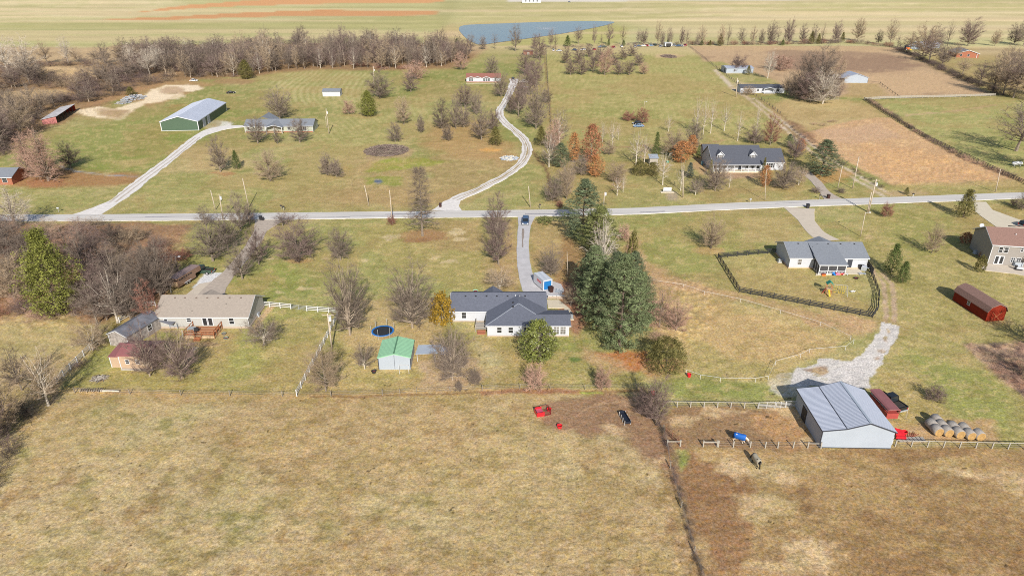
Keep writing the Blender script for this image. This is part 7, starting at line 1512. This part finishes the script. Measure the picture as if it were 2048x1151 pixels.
# ---------------------------------------------------------------- farm things
HAYS = mat('hay_wrapped_grey', (.34, .31, .28), .95, .25, 2, .1, sc3=(6, 1, 1), bump=.4); HAYE = mat('hay_golden_end', C_(206, 168, 112, 1.7), .95, .25, 2.5, .1, bump=.5)
def bale(px, py, z, off, label):
    x, y = G(px, py, .75); o = thing('hay_bale', label, 'hay bale', x, y + off, R(4), group='round hay bales by the pasture fence')
    b = MB(); n = 20; rr = [.70, .77, .78, .77, .70]; yy = [-.68, -.6, 0, .6, .68]; b.tube([(0, t, .77) for t in yy], rr, n, cap=False); b.build('roll', HAYS, o, smooth=True)
    for s in (-1, 1): b = MB(); b.tube([(0, s * .6, .77), (0, s * .70, .77)], [.735, .68], n); b.build('end_face', HAYE, o)
for (r, (px, py, n, w)) in enumerate([(1878, 864, 2, 'leftmost'), (1898, 866, 3, 'second'), (1921, 869, 2, 'middle'), (1943, 872, 2, 'fourth'), (1962, 873, 1, 'rightmost')]):
    for k in range(n): bale(px, py, 0, k * 1.42 + .6, 'round hay bale, %s one of the %s row' % (['front', 'second', 'third'][k] if n > 1 else 'only', w))
RED = mat('red_plastic', (.62, .02, .03), .35); REDD = mat('dark_red_metal', (.22, .03, .03), .5)
o = thing('hay_feeder', 'bright red slant bar feeder on the foreground pasture', 'feeder', *G(1074, 834), R(16))
b = MB(); b.box(0, 1.25, 0, .04, 0, .8); b.box(0, .04, 0, 1.6, 0, .8); b.box(0, 1.25, 1.56, 1.6, 0, .8); b.build('panel', RED, o); bx('tray', mat('pinkish_tray', (.5, .09, .15), .6), o, (.62, .8, .45), (1.2, 1.5, .06))
for k in range(7): bx('bar', REDD, o, (1.3 + k * .17, .02, .45), (.05, .05, .85)); bx('bar', REDD, o, (2.35, k * .26 + .02, .45), (.05, .05, .85))
for z in (.1, .85): bx('rail', REDD, o, (1.8, .02, z), (1.15, .06, .06)); bx('rail', REDD, o, (1.8, 1.58, z), (1.15, .06, .06)); bx('rail', REDD, o, (2.35, .8, z), (.06, 1.6, .06))
bx('rail', BLK, o, (.02, .8, .83), (.09, 1.65, .06))
def tub(label, px, py, r=.38, h=.45, m=RED):
    o = thing('tub', label, 'tub', *G(px, py)); b = MB(); b.tube([(0, 0, 0), (0, 0, h)], [r * .75, r], 16, cap=False); b.build('side', m, o); b = MB(); b.tube([(0, 0, h * .35), (0, 0, h * .36)], r * .82, 16); b.build('feed', REDD, o); b = MB(); b.tube([(r * math.cos(t * .4), r * math.sin(t * .4), h) for t in range(17)], .03, 4); b.build('rim', m, o)
tub('red tub right beside the red feeder', 1098, 821); tub('red tub lying lower right of the feeder', 1119, 855, .42, .5); tub('red bucket on the weedy edge of the tape fence', 1378, 753, .35, .6); tub('red bucket behind the slanting bare tree', 1306, 789, .35, .6); tub('red bucket behind the barn near the trailer', 1808, 868, .4, .6)
tub('dark green tank buried left of a pair by the wooden deck', 448, 668, .45, .25, mat('tank_green', (.14, .2, .17), .5)); tub('dark green tank buried right of a pair by the wooden deck', 452, 677, .45, .25, MATS['tank_green']); tub('black round tub in front of the mint roofed shed', 748, 745, .45, .45, BLK); tub('small dark fire ring on the lawn of the fenced yard', 1712, 557, .5, .25, BLK); tub('green sandbox lid on the lawn behind the slate roofed house', 951, 582, .6, .15, mat('lid_green', (.25, .5, .36), .5)); tub('teal bucket hanging near the white stemmed birch', 1335, 325, .5, .5, mat('teal', (.08, .35, .28), .5))
o = thing('feed_trough', 'long black feed trough with metal frame on the mud', 'trough', *G(1256, 850), R(102))
b = MB(); b.box(0, 2.9, -.45, .45, .35, .42); b.box(0, 2.9, -.45, -.39, .35, .75); b.box(0, 2.9, .39, .45, .35, .75); b.box(0, .06, -.45, .45, .35, .75); b.box(2.84, 2.9, -.45, .45, .35, .75); b.build('basin', mat('trough_black', (.02, .025, .04), .35), o)
for k in range(4): bx('frame_leg', PIPE, o, (.2 + k * .83, .5, .4), (.07, .07, .8)); bx('frame_leg', PIPE, o, (.2 + k * .83, -.5, .4), (.07, .07, .8))
# red implement by the barn, white tanks, junk
o = thing('farm_implement', 'bright red tractor implement with tines behind the barn', 'implement', *G(1790, 875)); b = MB(); b.slab([(0, 0, .9), (1.2, -.3, .7), (1.5, .7, .9), (.3, 1.1, 1.1)], .5); b.build('hood', RED, o); bx('drum', RED, o, (.6, -.4, .4), (1.4, .4, .5), (0, 0, R(-12)))
for k in range(6): beam('tine', REDD, o, (1.6 + k * .25, .2, .1), (2.2 + k * .3, .9 - k * .12, .5), .06, .06)
for k, (px, py) in enumerate([(1782, 880), (1780, 887)]):
    o = thing('water_drum', 'white plastic drum at the barn corner, %s one' % ['farther', 'nearer'][k], 'drum', *G(px, py)); b = MB(); b.tube([(0, 0, 0), (0, 0, .1), (0, 0, .8), (0, 0, .9)], [.25, .3, .3, .22], 14); b.build('drum_body', TRIM, o, smooth=False); bx('cap', BLK, o, (0, 0, .92), (.1, .1, .06))
o = thing('pallet_stack', 'grey pallets lying behind the pasture fence by the barn', 'pallet', *G(1800, 884))
for k in range(7): bx('slat', WOODG, o, (.1 + k * .6, .4, .25), (.5, 1.2, .05))
for y in (0, .4, .8): bx('bearer', WOODG, o, (1.9, y, .16), (4.1, .1, .12))
# trampoline
x, y = G(766, 668); o = thing('trampoline', 'round trampoline with blue pad and net poles between the bare trees', 'trampoline', x, y); r_ = 2.2
def ring(r0, r1, z, th, n=28):
    b = MB()
    for i in range(n):
        a, c = 6.28319 * i / n, 6.28319 * (i + 1) / n; b.slab([(r0 * math.cos(a), r0 * math.sin(a), z), (r1 * math.cos(a), r1 * math.sin(a), z), (r1 * math.cos(c), r1 * math.sin(c), z), (r0 * math.cos(c), r0 * math.sin(c), z)], th)
    return b
ring(r_ * .86, r_, .8, .06).build('pad', mat('pad_blue', (.02, .16, .50), .5), o); ring(.01, r_ * .86, .76, .03).build('jump_mat', BLK, o); ring(r_ * .98, r_ * 1.01, .74, .06).build('frame', PIPE, o)
for i in range(6):
    a = i * math.pi / 3 + .3; bx('leg', PIPE, o, (r_ * math.cos(a), r_ * math.sin(a), .37), (.05, .05, .75)); beam('net_pole', GREYP, o, (r_ * math.cos(a), r_ * math.sin(a), .7), (r_ * 1.04 * math.cos(a), r_ * 1.04 * math.sin(a), 2.3), .06, .06)
# swing set
o = thing('swing_set', 'wooden swing set with green canopy tower and slide in the fenced yard', 'swing set', *G(1651, 588), R(-14))
for x in (0, 1.1):
    for y in (0, 1.1): bx('post', WOODR, o, (x, y, 1.25), (.1, .1, 2.5))
bx('platform', WOODT, o, (.55, .55, 1.2), (1.2, 1.2, .08)); CAN = mat('canopy_green', (.03, .26, .18), .6); slabpart('canopy', CAN, o, [(-.15, -.2, 2.4), (.55, -.2, 3.0), (.55, 1.3, 3.0), (-.15, 1.3, 2.4)], .04); slabpart('canopy', CAN, o, [(1.25, -.2, 2.4), (.55, -.2, 3.0), (.55, 1.3, 3.0), (1.25, 1.3, 2.4)], .04)
beam('top_beam', FG, o, (1.1, .55, 2.3), (4.2, .55, 2.3), .1, .1); YEL = mat('yellow_plastic', (.6, .42, .03), .4)
for s in (-1, 1): beam('frame_leg', FG, o, (4.2, .55, 2.3), (4.4, .55 + s * .9, 0), .1, .1)
for x in (1.9, 2.8, 3.6):
    for s in (-.2, .2): bx('chain', YEL, o, (x + s, .55, 1.35), (.03, .03, 1.8))
    bx('swing_seat', YEL, o, (x, .55, .48), (.5, .2, .05))
beam('slide', YEL, o, (.5, -.1, 1.2), (.6, -1.5, .2), .35, .05); beam('ladder', PR, o, (-.1, .5, 1.2), (-.7, .5, 0), .5, .06)
# toys and furniture, small things
def lump(name, label, cat, px, py, parts, rz=0):
    o = thing(name, label, cat, *G(px, py), rz)
    for (n, m, c, d) in parts: bx(n, m, o, c, d)
    return o
BLU = mat('toy_blue', (.02, .2, .6), .4); PNKT = mat('toy_pink', (.75, .2, .3), .4); YL2 = mat('toy_yellow', (.8, .4, .03), .4)
lump('toy_slide', 'blue toy slide under the screened porch', 'toy', 1668, 551, [('chute', BLU, (0, 0, .35), (.5, .9, .12)), ('step', BLU, (0, .5, .35), (.5, .15, .7))]); lump('toy_car', 'pink toy car under the screened porch', 'toy', 1675, 550, [('body', PNKT, (0, 0, .3), (1.0, .5, .3)), ('seat', PNKT, (-.3, 0, .55), (.2, .4, .3)), ('hood', YL2, (.5, 0, .3), (.4, .4, .25))])
lump('toy_wagon', 'red toy wagon at the right end of the screened porch', 'toy', 1684, 550, [('tray', PR, (0, 0, .35), (.8, .45, .25)), ('handle', YL2, (.6, 0, .45), (.5, .05, .05))]); lump('toy_box', 'orange red toy bin under the left of the screened porch', 'toy', 1647, 551, [('bin', PO, (0, 0, .25), (.8, .5, .4)), ('lid', REDD, (0, 0, .5), (.84, .54, .06))])
lump('water_table', 'white low water table at the edge of the patio', 'table', 1690, 550, [('top', TRIM, (0, 0, .35), (1.3, .5, .08)), ('leg', TRIM, (-.5, 0, .17), (.1, .4, .34)), ('leg', TRIM, (.5, 0, .17), (.1, .4, .34))]); lump('water_table', 'pale blue low tub at the right edge of the patio', 'table', 1724, 549, [('top', METW, (0, 0, .35), (1.6, .5, .08)), ('leg', METW, (-.6, 0, .17), (.1, .4, .34)), ('leg', METW, (.6, 0, .17), (.1, .4, .34))])
lump('barbecue_grill', 'silver covered grill on the patio of the screened porch house', 'grill', 1727, 541, [('cabinet', GREYP, (0, 0, .5), (1.2, .6, .9)), ('lid', MET, (0, .05, 1.1), (1.0, .5, .35)), ('shelf', METW, (.8, 0, .9), (.5, .5, .05))], R(-30)); lump('smoker', 'black smoker beside the silver grill', 'grill', 1721, 538, [('barrel', BLK, (0, 0, .9), (1.2, .6, .6)), ('leg', BLK, (-.4, 0, .3), (.1, .5, .6)), ('leg', BLK, (.4, 0, .3), (.1, .5, .6))], R(-30))
lump('dog', 'white and black dog lying on the lawn beside the swing set', 'dog', 1704, 584, []).name = 'dog'
lump('patio_table', 'grey patio table with chairs on the red deck', 'table', 386, 668, [('top', GREYP, (0, 0, 1.4), (1.4, 1.2, .06)), ('leg', GREYP, (-.6, -.5, 1.0), (.06, .06, .8)), ('leg', GREYP, (.6, -.5, 1.0), (.06, .06, .8)), ('leg', GREYP, (.6, .5, 1.0), (.06, .06, .8)), ('leg', GREYP, (-.6, .5, 1.0), (.06, .06, .8)), ('umbrella', BLK, (.9, -.2, 1.2), (.9, .5, .5))])
lump('garden_bench', 'white metal garden bench against the cream house wall', 'bench', 349, 656, [('seat', METW, (0, 0, .5), (1.5, .5, .06)), ('backrest', METW, (0, .25, .9), (1.5, .05, .6)), ('leg', METW, (-.75, 0, .6), (.06, .5, 1.2)), ('leg', METW, (.75, 0, .6), (.06, .5, 1.2))])
def ac(label, px, py, m=METW, rz=0): lump('air_conditioner', label, 'air conditioner', px, py, [('cabinet', m, (0, 0, .4), (.85, .85, .8)), ('fan_grille', GREYP, (0, 0, .83), (.6, .6, .05)), ('pad', CONC, (0, 0, .03), (1.1, 1.1, .08))], rz)
ac('air conditioner at the right gable of the cream house', 515, 632); ac('air conditioner at the left gable of the screened porch house', 1559, 524, GREYP); ac('air conditioner at the left gable of the tall house', 1951, 507)
lump('hot_tub', 'square pale hot tub under the deck of the tall house', 'hot tub', 2031, 530, [('shell', METW, (0, 0, .5), (2, 2, 1.0)), ('cover', GREYP, (0, 0, 1.05), (2.05, 2.05, .12))]); lump('riding_mower', 'dark riding mower with white hood on the right patio', 'mower', 2038, 540, [('hood', TRIM, (0, 0, .6), (1.4, .7, .4)), ('seat', BLK, (-.8, 0, .9), (.5, .5, .5)), ('deck', BLK, (-.2, 0, .3), (1.4, 1.1, .25))], R(-20))
lump('kayak', 'grey kayak leaning on end at the sunroom patio', 'kayak', 1143, 632, []).name = 'kayak'
b = MB(); b.tube([(0, -1.6, .2), (0, -1.0, .25), (0, 0, .28), (0, 1.0, .25), (0, 1.6, .2)], [.05, .3, .38, .3, .05], 10); kq = [o for o in bpy.data.objects if o.name == 'kayak'][0]; b.build('hull', GREYP, kq, smooth=True); bx('cockpit', BLK, kq, (0, .2, .6), (.4, .8, .08))
dg = [o for o in bpy.data.objects if o.name == 'dog'][0]; b = MB(); b.tube([(-.35, 0, .2), (-.1, 0, .28), (.25, 0, .28), (.45, 0, .2)], [.1, .2, .19, .1], 8); b.tube([(.4, 0, .25), (.55, 0, .36), (.75, 0, .32)], [.09, .12, .05], 8); b.tube([(-.35, 0, .25), (-.65, .1, .15)], [.05, .02], 5)
for s in (-1, 1): b.tube([(.3, s * .12, .2), (.5, s * .15, .05)], [.07, .04], 5); b.tube([(-.2, s * .14, .2), (-.05, s * .2, .05)], [.07, .04], 5)
b.build('coat', TRIM, dg, smooth=True); bx('ear', BLK, dg, (.52, 0, .47), (.1, .22, .06))
o = lump('retaining_wall', 'white capped low timber wall beside the parking pad', 'wall', 1097, 597, []);
for k in range(5): bx('cap_stone', TRIM, o, (.3 + k * .95, 0, .75), (.85, .35, .12)); bx('block', FOUND, o, (.3 + k * .95, .02, .35), (.93, .3, .7))
o = lump('wire_pile', 'crumpled white wire pile at the edge of the parking pad', 'debris', 1118, 583, [])
b = MB(); rj = random.Random(8)
for k in range(30): b.tube([(rj.uniform(-1, 1), rj.uniform(-1, 1), .1), (rj.uniform(-1, 1), rj.uniform(-1, 1), .4)], .035, 4)
b.build('rods', METW, o)
# propane tank
o = thing('propane_tank', 'long white propane tank on the pasture at the right edge', 'propane tank', *G(2033, 332)); b = MB(); b.tube([(-1.9, 0, 1), (-1.7, 0, 1), (-1.3, 0, 1), (1.3, 0, 1), (1.7, 0, 1), (1.9, 0, 1)], [.1, .45, .6, .6, .45, .1], 14); b.build('vessel', TRIM, o, smooth=True); bx('leg', GREYP, o, (-1, 0, .25), (.2, .8, .5)); bx('leg', GREYP, o, (1, 0, .25), (.2, .8, .5)); bx('dome', TRIM, o, (0, 0, 1.65), (.5, .4, .2))
# firewood stack, log, brush pile, scrap heap
o = thing('log', 'pale fallen log at the back fence of the left yard', 'log', *G(202, 783)); b = MB(); b.tube([(0, 0, .2), (1.6, 0, .22), (3.2, -.1, .2)], [.2, .19, .16], 8); b.build('trunk', BARK_P, o); b = MB(); b.tube([(.4, 0, .3), (.5, -.2, .6)], [.06, .03], 5); b.build('stub', BARK_P, o)
o = thing('firewood_stack', 'low stack of cut firewood at the back fence of the left yard', 'firewood', *G(161, 783)); rj = random.Random(12)
for k in range(30): bb = bx('split_log', [WOODT, WOODG, BARK][k % 3], o, (k * .13 + rj.uniform(-.05, .05), rj.uniform(-.15, .15), .12 + .2 * (k % 3)), (.13, .5, .14), (0, rj.uniform(-.3, .3), rj.uniform(-.3, .3)))
def pile(name, label, px, py, rx, ry, h, n, mats_, tw=.05, seed=1):
    r = random.Random(seed); x, y = G(px, py); b = MB()
    for k in range(n):
        a = r.uniform(0, 6.28); q = math.sqrt(r.random()); cx, cy = rx * q * math.cos(a), ry * q * math.sin(a); z = h * (1 - q * q) * r.uniform(.3, 1); L_ = r.uniform(.8, 2.2); t = r.uniform(0, 3.14)
        b.tube([(cx - L_ * math.cos(t) / 2, cy - L_ * math.sin(t) / 2, max(.05, z)), (cx + L_ * math.cos(t) / 2, cy + L_ * math.sin(t) / 2, max(.05, z + r.uniform(-.3, .3)))], tw * r.uniform(.6, 1.6), 3, r.randrange(len(mats_)), cap=False)
    o = b.build(name, mats_, fix=False); o.location = (x, y, 0); return tag(o, label, 'heap', kind='stuff')
pile('brush_pile', 'big oval heap of grey cut branches beside the dry pond bed', 773, 301, 8.3, 9, 1.3, 3000, [MATS['twigs_purple'], MATS['twigs_dark'], BARK, MATS['twigs_purple'], BARK_M], .045, 1)
pile('scrap_heap', 'heap of grey scrap metal and tyres in the gravel at upper left', 268, 197, 5.5, 8, 1.8, 300, [GREYP, METW, WOODG, MATS['old_tin']], .16, 2); pile('scrap_heap', 'low heap of scrap near the red open shed', 248, 206, 3.5, 4, 1.0, 120, [METW, GREYP, WOODG], .15, 3)
pile('brush_pile', 'small brown brush heap in the far mown field', 1337, 113, 6, 10, 1.0, 500, [MATS['twigs_purple'], MATS['twigs_red'] if 'twigs_red' in MATS else BARK], .1, 4); pile('brush_pile', 'weathered brush and stems on the fire ring in the left yard', 198, 757, 1.0, .7, .3, 80, [BARK, WOODG], .05, 5)
pile('stone_riprap', 'white stones lining the ditch beside the curving drive', 1018, 317, 3, 3, .4, 160, [CONC2, METW], .22, 6)
# dense weeds of the plot at the lower right
rp = random.Random(4); ZP = np.array([G(*p) for p in [(1926, 690), (2060, 688), (2120, 860), (2048, 792), (1992, 744)]]); pl = []
while len(pl) < 90:
    x, y = rp.uniform(70, 112), rp.uniform(85, 120)
    if sdf(ZP, np.array([x]), np.array([y]))[0] > 0: pl.append((x, y, rp.uniform(.5, 1.1), rp.uniform(1.5, 3), rp.randrange(3)))
mass('dead_weeds', 'tangled dead weeds covering the corner plot at the lower right', 'weeds', pl, 'shrub', .25, ['pink', 'tan', 'purple'])
# ---------------------------------------------------------------- horses
def skinned(name, verts, edges, radii, m, root, sub=1, parent=None):
    me = bpy.data.meshes.new(name); me.from_pydata(verts, edges, []); me.materials.append(m); o = link(name, me, parent)
    md = o.modifiers.new('skin', 'SKIN'); me.skin_vertices[0].data[root].use_root = True if hasattr(me.skin_vertices[0].data[root], 'use_root') else True
    for i, r in enumerate(radii): me.skin_vertices[0].data[i].radius = (r if isinstance(r, tuple) else (r, r))
    ss = o.modifiers.new('smooth', 'SUBSURF'); ss.levels = sub; ss.render_levels = sub; md.use_smooth_shade = True; return o
def horse(label, px, py, rz, coat, blanket, mane, head_down=True, patch=None):
    o = thing('horse', label, 'horse', *G(px, py), rz)
    V = [(-.62, 0, 1.28), (-.25, 0, 1.24), (.25, 0, 1.24), (.62, 0, 1.30), (.95, 0, 1.25), (1.25, 0, .85), (1.42, 0, .52), (1.56, 0, .30), (1.70, 0, .10)]
    rad = [(.26, .30), (.30, .33), (.30, .32), (.25, .32), (.16, .24), (.13, .19), (.11, .15), (.09, .13), (.06, .07)]; E_ = [(i, i + 1) for i in range(8)]
    def leg(pts, rr, at):
        n = len(V); V.extend(pts); rad.extend(rr); E_.append((at, n)); E_.extend([(n + i, n + i + 1) for i in range(len(pts) - 1)])
    for s in (-1, 1):
        leg([(.60, s * .19, .92), (.60 + .08 * s, s * .19, .50), (.62 + .1 * s, s * .19, .10)], [.12, .07, .06], 3)
        leg([(-.62, s * .19, .95), (-.52, s * .19, .72), (-.80 + .06 * s, s * .19, .48), (-.74 + .06 * s, s * .19, .08)], [.16, .11, .065, .06], 0)
    skinned('body', V, E_, rad, coat, 1, 1, o)
    for s in (-1, 1): b = MB(); b.tube([(1.40, s * .07, .62), (1.34, s * .09, .76)], [.045, .01], 5); b.build('ear', coat, o)
    b = MB(); b.tube([(-.86, 0, 1.35), (-1.0, 0, 1.15), (-1.02, 0, .7), (-.98, 0, .4)], [.06, .09, .09, .03], 7); b.build('tail', mane, o, smooth=True)
    b = MB(); b.tube([(.72, 0, 1.56), (1.0, 0, 1.44), (1.3, 0, 1.02)], [.04, .06, .05], 5); b.build('mane', mane, o)
    for s in (-1, 1):
        bx('hoof', BLK, o, (.62 + .1 * s, s * .19, .05), (.13, .13, .1)); bx('hoof', BLK, o, (-.74 + .06 * s, s * .19, .05), (.13, .13, .1))
    if blanket:
        b = MB(); n = 9; xs = [-.92, -.6, -.2, .2, .6, .86]; ww = [.30, .36, .38, .38, .36, .30]; tz = [1.56, 1.62, 1.60, 1.60, 1.66, 1.60]
        for i, x in enumerate(xs):
            for k in range(n):
                t = math.pi * k / (n - 1); zz = tz[i] - .32 + .34 * math.sin(t) if 0 < k < n - 1 else .82; b.v.append((x, ww[i] * math.cos(t) * (1.0 if 0 < k < n - 1 else 1.08), zz))
        for i in range(5):
            for k in range(n - 1): b.f.append((i * n + k, i * n + k + 1, (i + 1) * n + k + 1, (i + 1) * n + k)); b.m.append(0)
        q = b.build('blanket', blanket, o, smooth=True); sm = q.modifiers.new('thick', 'SOLIDIFY'); sm.thickness = .03
    return o
horse('white faced pinto horse in a bright blue blanket, grazing head down', 1478, 884, R(-28), mat('coat_pinto', (.62, .52, .44), .7, .3, 1.2), mat('blanket_blue', (.015, .11, .42), .6, .08, 2), mat('mane_dark', (.06, .04, .03), .8))
horse('black horse in a pale khaki blanket, standing tail towards us', 1511, 930, R(100), mat('coat_black', (.02, .018, .018), .5, .2), mat('blanket_khaki', (.34, .31, .24), .8, .1, 2), MATS['coat_black'])
